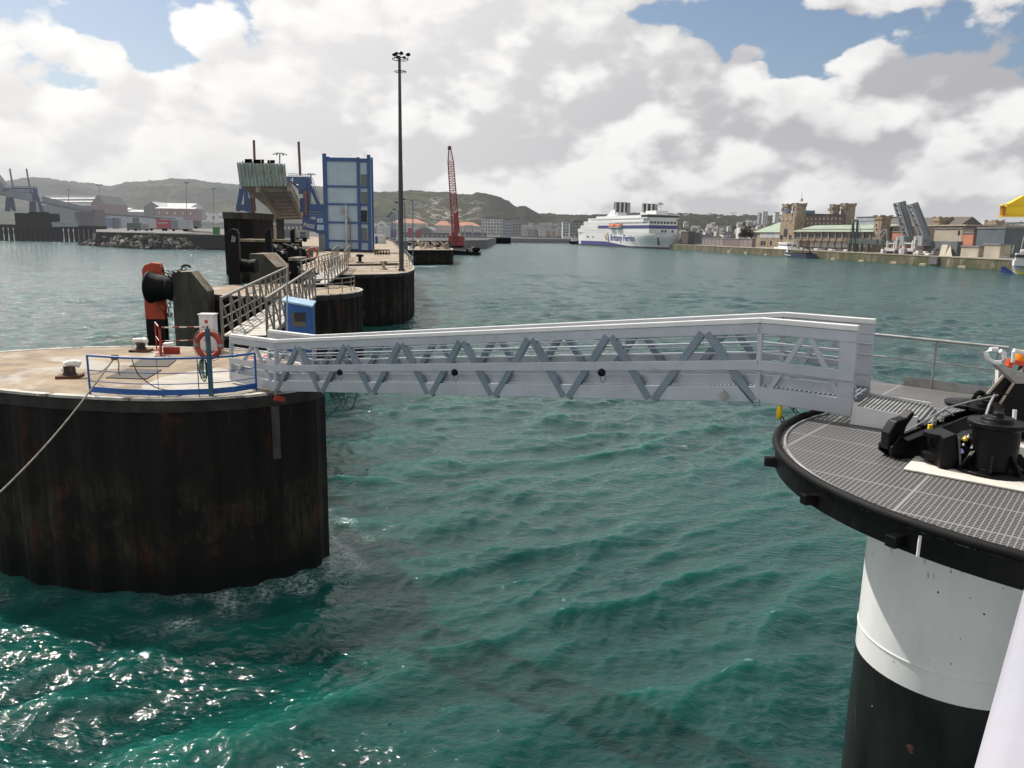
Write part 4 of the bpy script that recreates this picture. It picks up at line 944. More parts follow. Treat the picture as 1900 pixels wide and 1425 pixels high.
ch3 = thing('fender_chain', 'dark chains holding the orange-red fender to its abutment', 'chain', Y(305, 500, 56))
chain(MB(), [Y(297,494,56), Y(305,503,56), Y(322,506,56), Y(345,497,56.5)], link=.28, r=.035, w=.12).build('upper_chain', m_black, ch3)
chain(MB(), [Y(298,500,55.6), Y(312,512,55.6), Y(320,520,55.8)], link=.28, r=.035, w=.12).build('upper_chain', m_black, ch3)
chain(MB(), [Y(298,572,55.8), Y(310,585,55.8), Y(320,582,56)], link=.28, r=.035, w=.12).build('lower_chain', m_black, ch3)
chain(MB(), [Y(318,555,55.8), Y(312,570,55.8), Y(316,590,56)], link=.28, r=.035, w=.12).build('lower_chain', m_black, ch3)
MB().tube([Y(345+8*math.cos(a), 497-5*math.sin(a), 57) for a in [math.pi*k/8 for k in range(9)]], .08, 6).build('shackle', m_black, ch3)

def footbridge(label, A, B, tA, tB, w, nrib, m, hgt=None):
    """A, B: floor corner points (near rail) ; tA, tB tops ; w: width vector"""
    t = thing('footbridge', label, 'footbridge', A); up = Vector((0,0,1))
    for s, o in enumerate((Vector((0,0,0)), w)):
        a, b, ta, tb = A+o, B+o, tA+o, tB+o
        MB().bar(ta, tb, .12, .10).build('top_rail', m_galv if m is None else m, t)
        MB().bar(a+up*.1, b+up*.1, .10, .22).build('bottom_beam', m, t)
        for f in (.3, .52, .76): MB().tube([a.lerp(ta, f), b.lerp(tb, f)], .032, 6).build('rail', m, t)
        for k in range(nrib+1):
            f = k/nrib; p, q = a.lerp(b, f), ta.lerp(tb, f)
            MB().bar(p, q, .2 if k in (0, nrib) else .15, .09, up=w).build('post', m, t)
            if k < nrib:
                f2 = (k+1)/nrib
                MB().bar(q-up*.08, a.lerp(b, f2)+up*.1, .1, .06, up=w).build('brace', m, t)
    fl = MB().hexa([A+up*.18, B+up*.18, B+w+up*.18, A+w+up*.18], [A+up*.23, B+up*.23, B+w+up*.23, A+w+up*.23]); fl.build('floor', m_rim, t)
    return t
m_fb = mat('old_aluminium', (.22,.20,.17), .55, .15, .15, 2)
# first: nearest pier to second pier (left truss 402,552-533,494 ; right truss 478,556-578,497)
fA = at(418, 638); fB = Z(535, 557, HD+.1)
tA_ = ON(402, 553, fA, fB)
def setup_bridge(label, pa, pb, ta, tb, pa2, n):
    A = Z(*pa, HD+.05); B = Z(*pb, HD+.05)
    # top points: straight above the floor ends, heights read from the photograph
    hA = Y(ta[0], ta[1], A.y).z-A.z; hB = Y(tb[0], tb[1], B.y).z-B.z
    d = Vector((B.x-A.x, B.y-A.y, 0)).normalized(); nn = Vector((d.y, -d.x, 0))
    A2 = Z(*pa2, HD+.05); w = nn*max(1.1, (A2-A).dot(nn))
    return footbridge(label, A, B, A+Vector((0,0,hA)), B+Vector((0,0,hB)), w, n, m_fb)
setup_bridge('weathered aluminium footbridge joining the nearest pier to the second pier', (414,632), (536,552), (404,553), (531,495), (492,636), 11)
setup_bridge('weathered aluminium footbridge joining the second pier to the quay head', (560,532), (618,497), (558,484), (598,469), (600,535), 9)
def panel_rail(label, x0, y0, x1, y1, base0, base1):
    A = Z(x0, base0, HD); B = Z(x1, base1, HD); t = thing('side_railing', label, 'railing', A)
    hA = Y(x0, y0, A.y).z-HD; hB = Y(x1, y1, B.y).z-HD
    MB().bar(A+Vector((0,0,hA)), B+Vector((0,0,hB)), .1, .1).build('top_rail', m_fb, t)
    for f in (.25,.5,.75): MB().bar(A+Vector((0,0,hA*f)), B+Vector((0,0,hB*f)), .05, .05).build('rail', m_fb, t)
    for k in range(8):
        f = k/7; p = A.lerp(B, f); MB().bar(p, p+Vector((0,0,hA+(hB-hA)*f)), .09, .09).build('post', m_fb, t)
panel_rail('short grey railing panel on the quay head, left of the walkway', 616, 464, 629, 455, 494, 482)
panel_rail('short grey railing panel on the quay head, right of the walkway', 639, 466, 650, 455, 487, 478)
# curved rail on the second pier
cr = thing('curved_railing', 'curved grey railing around the right end of the second pier', 'railing', (-14.5, 62, HD))
cpts = [Vector((-19.2+5.9*math.cos(a), 63.9+6.2*math.sin(a), HD)) for a in [R(-52)+R(62)*k/12 for k in range(13)]]
for h, r in ((1.15,.05),(.78,.03),(.42,.03)): MB().tube([p+Vector((0,0,h)) for p in cpts], r, 6).build('tube', m_galvd, cr, smooth=True)
for p in cpts[::3]: MB().bar(p, p+Vector((0,0,1.15)), .06, .06).build('post', m_galvd, cr)
tag(MB().lathe(Z(590, 531, HD), [(.4,0),(.25,.1),(.22,.45),(.42,.5),(.42,.62),(.1,.66)], 16).build('mooring_bitt', m_rim, smooth=True), 'squat pale bitt beside the curved railing on the second pier', 'bollard')
lp2 = thing('life_ring_holder', 'x', 'y', (0,0,0)); bpy.data.objects.remove(lp2)
lifebuoy('lifebuoy', 'small orange-red lifebuoy on the far quay head beyond the second pier', Y(580, 470, 118), (-.1,-1,0), .75, .17)
# ------------------------------------------------------------------ quay head and quay behind
up = Vector((0,0,1))
qh = [Z(600,508,HD),Z(640,509.5,HD),Z(690,509,HD),Z(735,507.5,HD),Z(757,505,HD),Z(768,500,HD),Z(769,495,HD),Z(765,490,HD)]
qr = [Z(762,482,HD),Z(738,457,HD),Z(726,446,HD)]
ql = [Vector((-165, 600, HD)), Vector((-120, 420, HD)), Vector((-75, 230, HD)), Vector((-52, 175, HD)), Vector((-33, 130, HD)), Vector((-29,104,HD)), Vector((-26, 96, HD))]
quay = sheetpile('quay', 'long quay with a rounded head carrying the floodlight mast and the blue tower', 'quay', [tuple(p[:2]) for p in qh+qr+ql], HD, (-30, 110, 0), pitch=1.6, amp=.2)
m_deck = m_conc
def rail_line(name, label, cat, pts, h, m, n_mid=2, step=2.2, r=.04):
    t = thing(name, label, cat, pts[0])
    MB().tube([p+up*h for p in pts], r, 6).build('top_tube', m, t)
    for k in range(n_mid): MB().tube([p+up*h*(k+1)/(n_mid+1) for p in pts], r*.6, 5).build('mid_tube', m, t)
    for a, b in zip(pts[:-1], pts[1:]):
        n = max(1, int((b-a).length/step))
        for k in range(n): p = a.lerp(b, k/n); MB().bar(p, p+up*h, r*1.5, r*1.5).build('post', m, t)
    return t
rail_line('quay_railing', 'grey railing following the rounded edge of the quay head', 'railing', [Z(630,502,HD),Z(690,503.5,HD),Z(735,502,HD),Z(755,499,HD),Z(765,495,HD),Z(766,491,HD),Z(757,481,HD)], 1.1, m_galvd, 2, 2.4)
rail_line('quay_railing', 'long pale kerb railing along the seaward side of the promenade', 'railing', [Z(757,480,HD),Z(736,458,HD),Z(727,448,HD)], 1.1, m_galvd, 1, 8)
# floodlight mast
mp_ = Z(745, 503, HD); mp_.z = HD
fm = thing('floodlight_mast', 'very tall grey floodlight mast on the quay head, crowned with round lamps', 'mast', mp_)
tp = Y(748, 108, mp_.y).z
MB().lathe((mp_.x, mp_.y, HD), [(.42,0),(.42,.3),(.30,.32),(.30,9),(.22,16),(.16,tp-HD)], 14).build('pole', mat('mast_grey', (.07,.07,.07), .5, .2, .1, 1), fm, smooth=True)
for zz_, rr_ in ((Y(748,133,mp_.y).z, .68), (Y(748,110,mp_.y).z, .95)):
    MB().tube([Vector((mp_.x+.1+rr_*math.cos(a), mp_.y+rr_*math.sin(a), zz_)) for a in [2*math.pi*k/20 for k in range(20)]], .045, 6, closed=True).build('ring', m_black, fm)
    for a in (0, 2.1, 4.2): MB().bar((mp_.x, mp_.y, zz_), (mp_.x+rr_*math.cos(a), mp_.y+rr_*math.sin(a), zz_), .05).build('spoke', m_black, fm)
for px, py, s_ in ((732,101,1),(735,99,.9),(744,98.5,1),(757,101,1),(739,106,.9),(750,106.5,.7)):
    p = Y(px, py, mp_.y+(-.5 if px in (732,757) else .4))
    MB().lathe(p, [(.08,-.20*s_),(.27*s_,-.14*s_),(.30*s_,.05),(.2*s_,.17*s_),(.05,.2*s_)], 12, ax=(.1,-.2,1)).build('floodlight', m_black, fm, smooth=True)
    MB().bar(p-up*.1, p-up*.5, .05).build('bracket', m_black, fm)
# row of blue lamp posts
rowp = [(766,483,766,373,744,368),(752,463,751,379,735,375),(740,452,739,391,730,388),(733,449,732.5,397,725,394.5),(729,446,728,400,722,398),(726,444,725,403,719,401)]
LLABELS = ['tall blue lamp post nearest the viewer, right of the floodlight mast','blue lamp post just behind the floodlight mast','third blue lamp post of the promenade row, left of the mast','fourth blue lamp post of the promenade row','fifth blue lamp post of the promenade row','last and smallest blue lamp post of the promenade row']
m_lampb = mat('lamp_blue', (.03,.12,.25), .5, 0, .1, 2, haze=.6)
for i, (bx, by, tx, ty, hx, hy) in enumerate(rowp):
    b = Z(bx, by, HD)
    if i == 0: b = Y(bx, by+2, 122); b.z = 0
    t = thing('lamp_post', LLABELS[i], 'lamp post', b, 'blue lamp posts along the promenade')
    top = Y(tx, ty, b.y); hd = Y(hx, hy, b.y); s = max(.11, b.y*.0009)
    MB().tube([b, top], s, 8, r2=s*.6).build('pole', m_lampb, t, smooth=True)
    MB().tube([top, top.lerp(hd, .5)+up*.1, hd], s*.55, 6).build('arm', m_lampb, t)
    MB().bar(hd.lerp(top, -.1)-up*.05, hd.lerp(top, .38), s*3.2, s*1.6).build('lamp_head', m_black, t, bevel=.03)
# bollards, bitts and bits on the head
def bitt(label, px, py, m, s=1.0, wide=False):
    p = Z(px, py, HD)
    prof = [(.45*s,0),(.45*s,.1*s),(.22*s,.14*s),(.2*s,.7*s),(.45*s,.75*s),(.45*s,1.0*s),(.1*s,1.05*s)]
    tag(MB().lathe(p, prof, 16).build('mooring_bitt', m, smooth=True), label, 'bollard')
bitt('white mushroom bitt on the quay head, left of the floodlight mast', 712, 500, m_rim, 1.1)
bitt('black bitt on the quay head near the end of the footbridge', 668, 488, m_black, 1.3)
bitt('small black bitt at the left of the quay head below the black frames', 556, 497, m_black, .7)
rs_ = thing('rusty_frame', 'rusty steel frame lying on the quay between the blue tower and the mast', 'frame', Z(708, 472, HD))
a, b = Z(696, 473, HD), Z(722, 473, HD)
for h in (.25, 1.0): MB().tube([a+up*h, b+up*h], .14, 6).build('tube', m_rust, rs_)
for k in range(6): p = a.lerp(b, k/5); MB().bar(p, p+up*1.1, .2).build('upright', m_rust, rs_)
tag(MB().bar(Z(646,494,HD)+up*.15, Z(738,492,HD)+up*.15, .5, .3).build('kerb_beam', m_conc_d), 'long low concrete beam lying across the quay head', 'beam')
kd2 = Z(699, 452, HD); db = thing('door_booth', 'white booth with a blue door on the quay right of the blue tower', 'booth', kd2)
d0 = kd2.y
x0, x1 = Y(691,450,d0).x, Y(712,450,d0).x
MB().box(x0, x1, d0, d0+6, HD, Y(691,437,d0).z).build('wall', mat('booth_white', (.6,.58,.54), .7, 0, .08, 1, haze=.8), db)
MB().box(Y(696.5,450,d0).x, Y(701,450,d0).x, d0-.1, d0-.02, HD, Y(696,438.5,d0).z).build('door', m_blue, db)

# ------------------------------------------------------------------ blue framed passenger tower
TY = Z(610, 466, HD).y
tl = Y(603, 466, TY).x; trx = Y(690, 467, TY).x
tw_ = thing('passenger_tower', 'tall white-panelled tower in a bright blue steel frame on the quay', 'tower', ((tl+trx)/2, TY+2, HD))
m_tb = mat('tower_blue', (.018,.085,.26), .5, 0, .12, .8, haze=.7)
m_tp = mat('tower_panel', (.46,.57,.66), .55, 0, .05, .4, grid=(1.25, 0, .82, .03), haze=.7)
m_td = mat('tower_door', (.16,.17,.15), .6, haze=.7)
ax = Vector((trx-tl, 0, 0)); W_ = trx-tl
def TP(px, py): return Y(px, py, TY)
ztl = TP(603, 292).z; ztr = TP(687, 294).z
zt = (ztl+ztr)/2+.2
MB().box(tl+.35, trx-.35, TY+.25, TY+3.2, HD+.6, zt-.4).build('panel_wall', m_tp, tw_)
def fx(px, py=380): return TP(px, py).x
xd = fx(666)
cols_ = [(tl, tl+.9, zt+.7), (xd-.35, xd+.35, zt), (trx-.8, trx, zt+.6)]
for a, b, h in cols_: MB().box(a, b, TY-.15, TY+.24, HD, h).build('column', m_tb, tw_, bevel=.03)
for a, b in ((tl, tl+.9), (trx-.8, trx)): MB().box(a, b, TY+3.0, TY+3.5, HD, zt+.3).build('column', m_tb, tw_, bevel=.03)
for x in (tl+.05, trx-.35): 
    for z in (HD+.1, zt-.5): MB().box(x, x+.3, TY+.25, TY+3.0, z, z+.45).build('side_beam', m_tb, tw_)
for py in (296, 346, 379, 413, 447, 463):
    z = TP(640, py).z; hh = .85 if py == 296 else .42
    MB().box(tl+.9, xd-.35, TY-.05, TY+.24, z-hh/2, z+hh/2).build('beam', m_tb, tw_)
    z2 = TP(680, py+1.5).z
    MB().box(xd+.35, trx-.8, TY-.05, TY+.24, z2-hh/2, z2+hh/2).build('beam', m_tb, tw_)
for i, (y0, y1) in enumerate(((323,345),(356,379),(390,412),(423,447))):
    a, b = TP(669.5, y0), TP(681, y1); f = MB().box(a.x, b.x, TY+.12, TY+.24, b.z, a.z).build('door', m_td if i != 2 else m_dark, tw_)
    if i == 2: f['label'] = 'black open doorway'
MB().bar(Vector((TP(643,400).x, TY-.5, HD)), Vector((TP(643,400).x, TY-.5, TP(643,380).z)), .5, .3).build('pipe_duct', mat('pipe_white', (.5,.52,.54), .5, haze=.7), tw_)
MB().tube([Vector((TP(650,400).x, TY-.4, HD)), Vector((TP(650,400).x, TY-.4, TP(650,412).z)), Vector((TP(646,400).x, TY-.4, TP(650,403).z))], .16, 6).build('pipe', m_galvd, tw_)
MB().box(TP(634,400).x, TP(640.5,400).x, TY-.7, TY-.1, TP(634,396).z, TP(634,388).z).build('junction_box', m_galv, tw_)
MB().bar(Vector((TP(679,400).x, TY, zt)), Vector((TP(679,400).x, TY, TP(679,281).z)), .07).build('aerial', m_galv, tw_)
MB().box(tl-.1, trx+.4, TY-.7, TY+8, HD+.0, HD+.28).build('plinth', m_black, tw_)

# ------------------------------------------------------------------ blue lift gantry of the link span, left of the tower
GD = 205.0
m_gb = mat('gantry_blue', (.02,.07,.2), .5, 0, .15, .8, haze=.8)
m_ramp = mat('ramp_steel', (.34,.28,.22), .7, 0, .2, .5, c2=(.18,.12,.08), t2=(.5,.7), s2=.25, haze=.7)
m_flap = mat('pale_green_steel', (.52,.62,.58), .6, 0, .12, .6, c2=(.12,.08,.05), t2=(.6,.72), s2=.8, grid=(1.6, 0, .55, .08), haze=.7)
def GP(px, py, d=GD): return Y(px, py, d)
lg = thing('lift_gantry', 'blue lift gantry with two rusty masts left of the panelled tower', 'gantry', GP(530, 440))
for (a, b, w) in (((457,345),(457,392),.9),((447,350),(442,392),.7),((470,352),(470,395),.8),((452,346),(443,388),.6),((463,346),(470,392),.6)):
    MB().bar(GP(*a), GP(*b), w, w).build('leg', m_gb, lg)
MB().bar(GP(440,385), GP(474,385), 1.0, 1.6).build('beam', m_gb, lg)
for (a, b, w) in (((570,332),(570,415),1.7),((576,345),(593,385),.7),((560,340),(561,360),1.5),((541,338),(558,352),.6)):
    MB().bar(GP(*a), GP(*b), w, w).build('leg', m_gb, lg)
MB().box(GP(536,400).x, GP(577,400).x, GD-1, GD+2, GP(550,341).z, GP(550,328).z).build('cross_beam', m_gb, lg, bevel=.05)
MB().box(GP(560,400).x, GP(572,400).x, GD-1.3, GD+1, GP(560,352).z, GP(560,336).z).build('plate', m_gb, lg)
for p0, p1 in (((536,325),(576,327)), ((536,322),(576,324))): MB().bar(GP(*p0), GP(*p1), .1).build('rail', m_gb, lg)
for k in range(9): MB().bar(GP(536+5*k, 322), GP(536+5*k, 328), .09).build('rail_post', m_gb, lg)
for a, b in (((471,260),(474,345)), ((554,263),(557,325))):
    MB().tube([GP(*b), GP(*a)], .32, 8).build('mast', mat('rusty_mast', (.13,.035,.03), .6, 0, .2, 1, haze=.7) if 'rusty_mast' not in bpy.data.materials else bpy.data.materials['rusty_mast'], lg, smooth=True)
for a, b in (((469,350),(470,398)), ((566,355),(567,398))):
    MB().tube([GP(*b, d=GD-2), GP(*a, d=GD-2)], .35, 8).build('ram', mat('orange_ram', (.35,.08,.02), .5, haze=.7) if 'orange_ram' not in bpy.data.materials else bpy.data.materials['orange_ram'], lg, smooth=True)
    MB().box(GP(b[0]-4,400).x, GP(b[0]+4,400).x, GD-3, GD, GP(*b).z+.5, GP(*b).z+4).build('clevis', m_gb, lg)
text_mesh("4", 1.7, m_white, 'number', lg, GP(539, 338, GD-1.05), (1,0,0), (0,0,1))
for (x0,y0,x1,y1) in ((439,390,447,347),(578,330,596,392)):    # caged ladders
    for o in (-1.6, 1.6): MB().bar(GP(x0+o, y0), GP(x1+o, y1), .12).build('ladder_rail', m_gb, lg)
    for k in range(12): f = k/11; MB().bar(GP(x0-1.6+(x1-x0)*f, y0+(y1-y0)*f), GP(x0+1.6+(x1-x0)*f, y0+(y1-y0)*f), .09).build('rung', m_gb, lg)
rs2 = thing('link_span', 'raised ferry ramp with a pale green ribbed end flap, seen from below', 'ramp', GP(520, 400))
dN, dF = 188, 240
MB().hexa([Y(447,345,dN), Y(535,346,dN), Y(567,407,dF), Y(525,408,dF)], [Y(447,341,dN), Y(541,342,dN), Y(570,402,dF), Y(522,403,dF)]).build('deck', m_ramp, rs2)
for a, b in (((478,348),(521,407)), ((536,346),(565,406))):
    MB().bar(Y(a[0], a[1], dN-1), Y(b[0], b[1], dF-1), .9, 2.2).build('side_girder', m_ramp, rs2)
for k in range(9):
    f = (k+.5)/9; A = Y(480,349,dN-.6).lerp(Y(524,407,dF-.6), f); B = Y(535,347,dN-.6).lerp(Y(564,406,dF-.6), f)
    MB().bar(A, B, .45, 1.0).build('cross_girder', m_ramp, rs2)
MB().hexa([Y(445,346,dN-1), Y(533,344,dN-1), Y(533,344,dN+1), Y(445,346,dN+1)], [Y(439,301,dN-4), Y(529,304,dN-4), Y(529,304,dN-3), Y(439,301,dN-3)]).build('end_flap', m_flap, rs2)
for k in range(13):
    f = (k+.5)/13; A = Y(445+88*f, 345, dN-1.3); B = Y(439+90*f, 302+3*f, dN-4.3)
    MB().bar(A, A.lerp(B, .98), .28, .35).build('rib', m_flap, rs2)
for x0, x1, y0, y1 in ((454,468,295,302),(470,490,296,303),(496,510,297,303)):
    MB().hexa([Y(x0,y1,dN-4), Y(x1,y1,dN-4), Y(x1,y1,dN-3.5), Y(x0,y1,dN-3.5)], [Y(x0,y0,dN-4.4), Y(x1,y0,dN-4.4), Y(x1,y0,dN-4), Y(x0,y0,dN-4)]).build('finger_flap', m_black, rs2)
for k in range(5):
    f = [.1,.3,.48,.66,.86][k]; MB().bar(Y(441+90*f, 298, dN-4.6), Y(445+90*f, 298+26+6*(k % 2), dN-3.2), .2, .2).build('link_rod', m_rim, rs2)
MB().box(Y(515,430,225).x, Y(524,430,225).x, 224, 227, HD-2, Y(519,406,225).z).build('concrete_pier', m_conc_d, rs2)
MB().hexa([Y(470,412,228), Y(516,413,228), Y(516,413,234), Y(470,412,234)], [Y(470,404,228), Y(516,400,228), Y(516,400,234), Y(470,404,234)]).build('approach_deck', m_ramp, rs2)
for k in range(8): MB().bar(Y(472+6*k, 402, 229), Y(472+6*k, 396, 229), .2).build('rail_post', m_ramp, rs2)
# round-headed lamp standards behind the gantry
m_hz = mat('hazy_grey_metal', (.10,.10,.11), .6, haze=1)
def crown_lamp(label, px, py_top, py_base, d, r=2.2, n=6, m=None, two=False):
    m = m or m_hz; b = Y(px, py_base, d); t = Y(px, py_top, d)
    o = thing('crown_light', label, 'light mast', b)
    MB().tube([b, t], .16*d/200, 6).build('pole', m, o)
    for k in range(n):
        a = 2*math.pi*k/n+.3; e = t+Vector((r*math.cos(a), r*math.sin(a), -.1*r))
        MB().tube([t, t.lerp(e, .5)+up*.15*r, e], .09*d/200, 5).build('arm', m, o)
        MB().lathe(e, [(.1*r,-.12*r),(.22*r,-.05*r),(.05*r,.08*r)], 8).build('lamp', m, o)
crown_lamp('crown-shaped light mast rising behind the green flap of the ramp', 519, 285, 305, 260, 2.0)
crown_lamp('crown-shaped light mast rising behind the right leg of the blue gantry', 577, 323, 335, 300, 1.6)
# blue control cabin with white lettering, and what stands under it
CD = 190.0
cabn = thing('control_cabin', 'blue control cabin with white lettering and small windows left of the tower', 'cabin', Y(582, 430, CD))
MB().hexa([Y(560,425,CD), Y(588,431,CD), Y(588,431,CD+5), Y(560,425,CD+5)], [Y(561,404,CD), Y(588,408,CD), Y(588,408,CD+5), Y(561,404,CD+5)]).build('sign_wall', m_gb, cabn)
MB().box(Y(587,430,CD).x, Y(603,430,CD).x, CD-.5, CD+5, Y(590,433,CD).z, Y(590,402,CD).z).build('cabin_wall', m_gb, cabn, bevel=.05)
for (x0,y0,x1,y1,m_) in ((589,405,593.5,413,m_tp),(594.5,405,599.5,413,m_tp),(588.5,417,601,427,m_tp)):
    MB().box(Y(x0,430,CD-.6).x, Y(x1,430,CD-.6).x, CD-.62, CD-.52, Y(x0,y1,CD-.6).z, Y(x0,y0,CD-.6).z).build('window', m_, cabn)
text_mesh("PASS 4", 1.3, m_white, 'lettering', cabn, Y(562.5, 420, CD-.05), (Y(588,431,CD)-Y(560,425,CD)), (0,0,1), bold=.02)
MB().box(Y(572,430,CD).x, Y(602,430,CD).x, CD+2, CD+2.4, Y(580,402,CD).z, Y(580,378,CD).z).build('screen_wall', m_gb, cabn)
for py in (393, 398): MB().bar(Y(572,py,CD), Y(602,py+1,CD), .15).build('walkway_rail', m_galvd, cabn)
MB().box(Y(591,430,CD).x, Y(601,430,CD).x, CD, CD+4, HD, Y(590,433,CD).z).build('base_room', m_galv, cabn)
# black sheet-pile dolphin under the gantry's left leg, and dark fender frames
bd = [Vector((Y(416,430,186).x, 186)), Vector((Y(469,430,186).x, 186)), Vector((Y(469,430,186).x, 202)), Vector((Y(416,430,186).x, 202))]
z1 = Y(440, 394, 186).z
dol = thing('gantry_dolphin', 'tall black block under the left leg of the blue gantry', 'dolphin', (bd[0].x+3, 190, 0))
MB().prism([(p.x, p.y) for p in bd], -2, Y(440,406,186).z).build('base_block', m_sheet, dol)
MB().prism([(p.x, p.y) for p in inset([Vector(p) for p in bd], -.15)], Y(440,406,186).z+.002, z1).build('cap_block', m_conc_d, dol)
pl_ = fender_unit('b', (419,424,441,560), 68.5, (441,478,470,508), 70.0, 'tall black fender panel with white tally marks left of the second pier', 'black rubber cone fender behind the tall black panel', m_black)
for k in range(3): MB().bar(Y(430+2.6*k, 449, 68.42), Y(431.2+2.6*k, 437+k, 68.42), .06, .02).build('tally_mark', m_rim, pl_)
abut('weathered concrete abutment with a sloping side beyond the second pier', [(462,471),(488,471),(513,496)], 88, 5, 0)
def dark_panel(label, x0, x1, y0, y1, d):
    t = thing('dock_fender', label, 'fender', Y((x0+x1)/2, y1, d))
    X0, X1 = Y(x0,430,d).x, Y(x1,430,d).x; zt_ = Y(x0,y0,d).z
    MB().extrude([(X0,d,-1),(X1,d,-1),(X1,d,zt_-.0),(X1-(X1-X0)*.2,d,zt_),(X0,d,zt_-(X1-X0)*.6)], (0,.5,0)).build('panel', m_black, t, bevel=.04)
    MB().lathe(Vector((X1, d+.8, HD-2.4)), [(1.2,0),(1.2,.3),(.9,1.),(.9,2.6)], 18, ax=(1,0,0)).build('cone', m_blackr, t, smooth=True)
dark_panel('black angled fender panel in the middle of the dark frames left of the tower', 491, 503, 424, 490, 118)
dark_panel('smaller black fender panel nearest the blue tower', 538, 546, 424, 470, 150)
# pale topped low jetties between the dolphins
def jetty(label, x0, x1, py, d, th, zb=-1, m=None):
    t = thing('low_jetty', label, 'jetty', Y((x0+x1)/2, py, d)); z = Y((x0+x1)/2, py, d).z
    X0, X1 = Y(x0,430,d).x, Y(x1,430,d).x
    MB().box(X0, X1, d, d+th, z-.5, z).build('top_slab', m or m_conc, t)
    MB().box(X0+.1, X1-.1, d+.1, d+th-.1, zb, z-.502).build('base', m_sheet, t)
jetty('pale topped jetty between the black panels left of the tower', 439, 491, 444, 160, 7)
jetty('pale topped jetty running up to the blue control cabin', 503, 540, 444.5, 170, 9)
jetty('low dark concrete platform behind the weathered abutment', 466, 516, 490, 98, 4, m=m_conc)
jetty('small low landing with a pale top left of the quay head', 533, 553, 478, 125, 5)
# clutter: black mooring machinery between the frames
for i, (px, py, w, h, lb_) in enumerate(((520,470,16,12,'black winch block on the dark frames, left one'),(543,462,20,14,'black winch block with pale ends under the control cabin'),(566,466,14,10,'black winch block nearest the blue tower'),(508,458,14,7,'flat black machine behind the left winch block'))):
    d = 135; p = Y(px, py, d); ww = w*d/1427; hh = h*d/1427
    t = thing('mooring_machine', lb_, 'winch', p)
    MB().box(p.x-ww/2, p.x+ww/2, d, d+3, p.z-hh/2-2.2, p.z+hh/2*.4).build('base', m_black, t, bevel=.08)
    MB().lathe(p+Vector((-ww*.3,1.2,hh*.35)), [(hh*.3,0),(hh*.3,ww*.25),(hh*.18,ww*.26),(hh*.18,ww*.5),(hh*.3,ww*.52),(hh*.3,ww*.7)], 12, ax=(1,0,0)).build('drum', m_black, t, smooth=True)
    MB().lathe(p+Vector((ww*.35,-.2,hh*.1)), [(.25,0),(.32,.1),(.2,.3)], 10, ax=(0,-1,0)).build('end_cap', m_rim, t)
    MB().bar(p+Vector((-ww*.6,-.2,hh*.4)), p+Vector((ww*.6,-.3,-.1)), .2).build('arm', m_black, t)
    MB().bar(p+Vector((-ww*.9,.3,hh*.7)), p+Vector((ww*.2,-.3,.3)), .14).build('arm', m_galvd, t)
# tractor unit parked on the quay left of the cabin
tr = thing('dock_tractor', 'white and blue dock tractor parked on the quay left of the tower', 'truck', Y(555, 445, 185))
def TB(x0,x1,y0,y1,nm,m,d=185,th=2.4,dz=0): return MB().box(Y(x0,430,d).x, Y(x1,430,d).x, d-dz, d+th, Y(x0,y1,d).z, Y(x0,y0,d).z).build(nm, m, tr, bevel=.06)
TB(549,569,427,443,'cab', m_rim); TB(557,567,430,437,'windscreen', m_glass, dz=.06); TB(556,568,438,443.5,'bumper', m_gb, dz=.12)
for px in (552, 566): MB().lathe(Y(px, 445, 184.8), [(.5,0),(.5,.5)], 14, ax=(0,-1,0)).build('wheel', m_blackr, tr)
# ------------------------------------------------------------------ hills
def hill_mat(name, rock=False, hz=1.0, base=(.040,.046,.020), lt=(.085,.088,.040)):
    m, nt = nodes(name)
    g = N(nt, 'ShaderNodeNewGeometry'); P = g.outputs['Position']
    a = noise_tex(nt, P, .035, 8, .7, .3); b_ = noise_tex(nt, P, .0065, 5, .6)
    c = mixc(nt, ramp(nt, a, .35, .65), (.012,.016,.008), base); c = mixc(nt, ramp(nt, b_, .42, .62), c, lt)
    c = mixc(nt, mth(nt, 'MULTIPLY', ramp(nt, a, .42, .56), ramp(nt, b_, .45, .6)), c, tuple(v*.6 for v in base))
    if rock:
        sx = N(nt, 'ShaderNodeSeparateXYZ'); nt.links.new(P, sx.inputs[0])
        rk = noise_tex(nt, mapping(nt, P, (1, 1, .45)), .028, 9, .8, .8)
        q = mth(nt, 'MULTIPLY', ramp(nt, sx.outputs[0], rock[0]-40, rock[0]+20), ramp(nt, sx.outputs[0], rock[1]+60, rock[1]))
        q = mth(nt, 'MULTIPLY', q, mth(nt, 'MULTIPLY', ramp(nt, sx.outputs[2], 22, 40), ramp(nt, sx.outputs[2], 105, 85)))
        c = mixc(nt, mth(nt, 'MULTIPLY', q, ramp(nt, rk, .52, .57)), c, (.36,.33,.29))
        q2 = ramp(nt, sx.outputs[0], rock[1]-40, rock[1]+60)
        c = mixc(nt, mth(nt, 'MULTIPLY', q2, .8), c, (.03,.028,.022))
    s = N(nt, 'ShaderNodeBsdfDiffuse'); nt.links.new(c, s.inputs[0])
    bp = N(nt, 'ShaderNodeBump'); bp.inputs['Strength'].default_value = 1; bp.inputs['Distance'].default_value = 8; nt.links.new(a, bp.inputs['Height']); nt.links.new(bp.outputs[0], s.inputs['Normal'])
    finish(nt, s.outputs[0], hz); return m
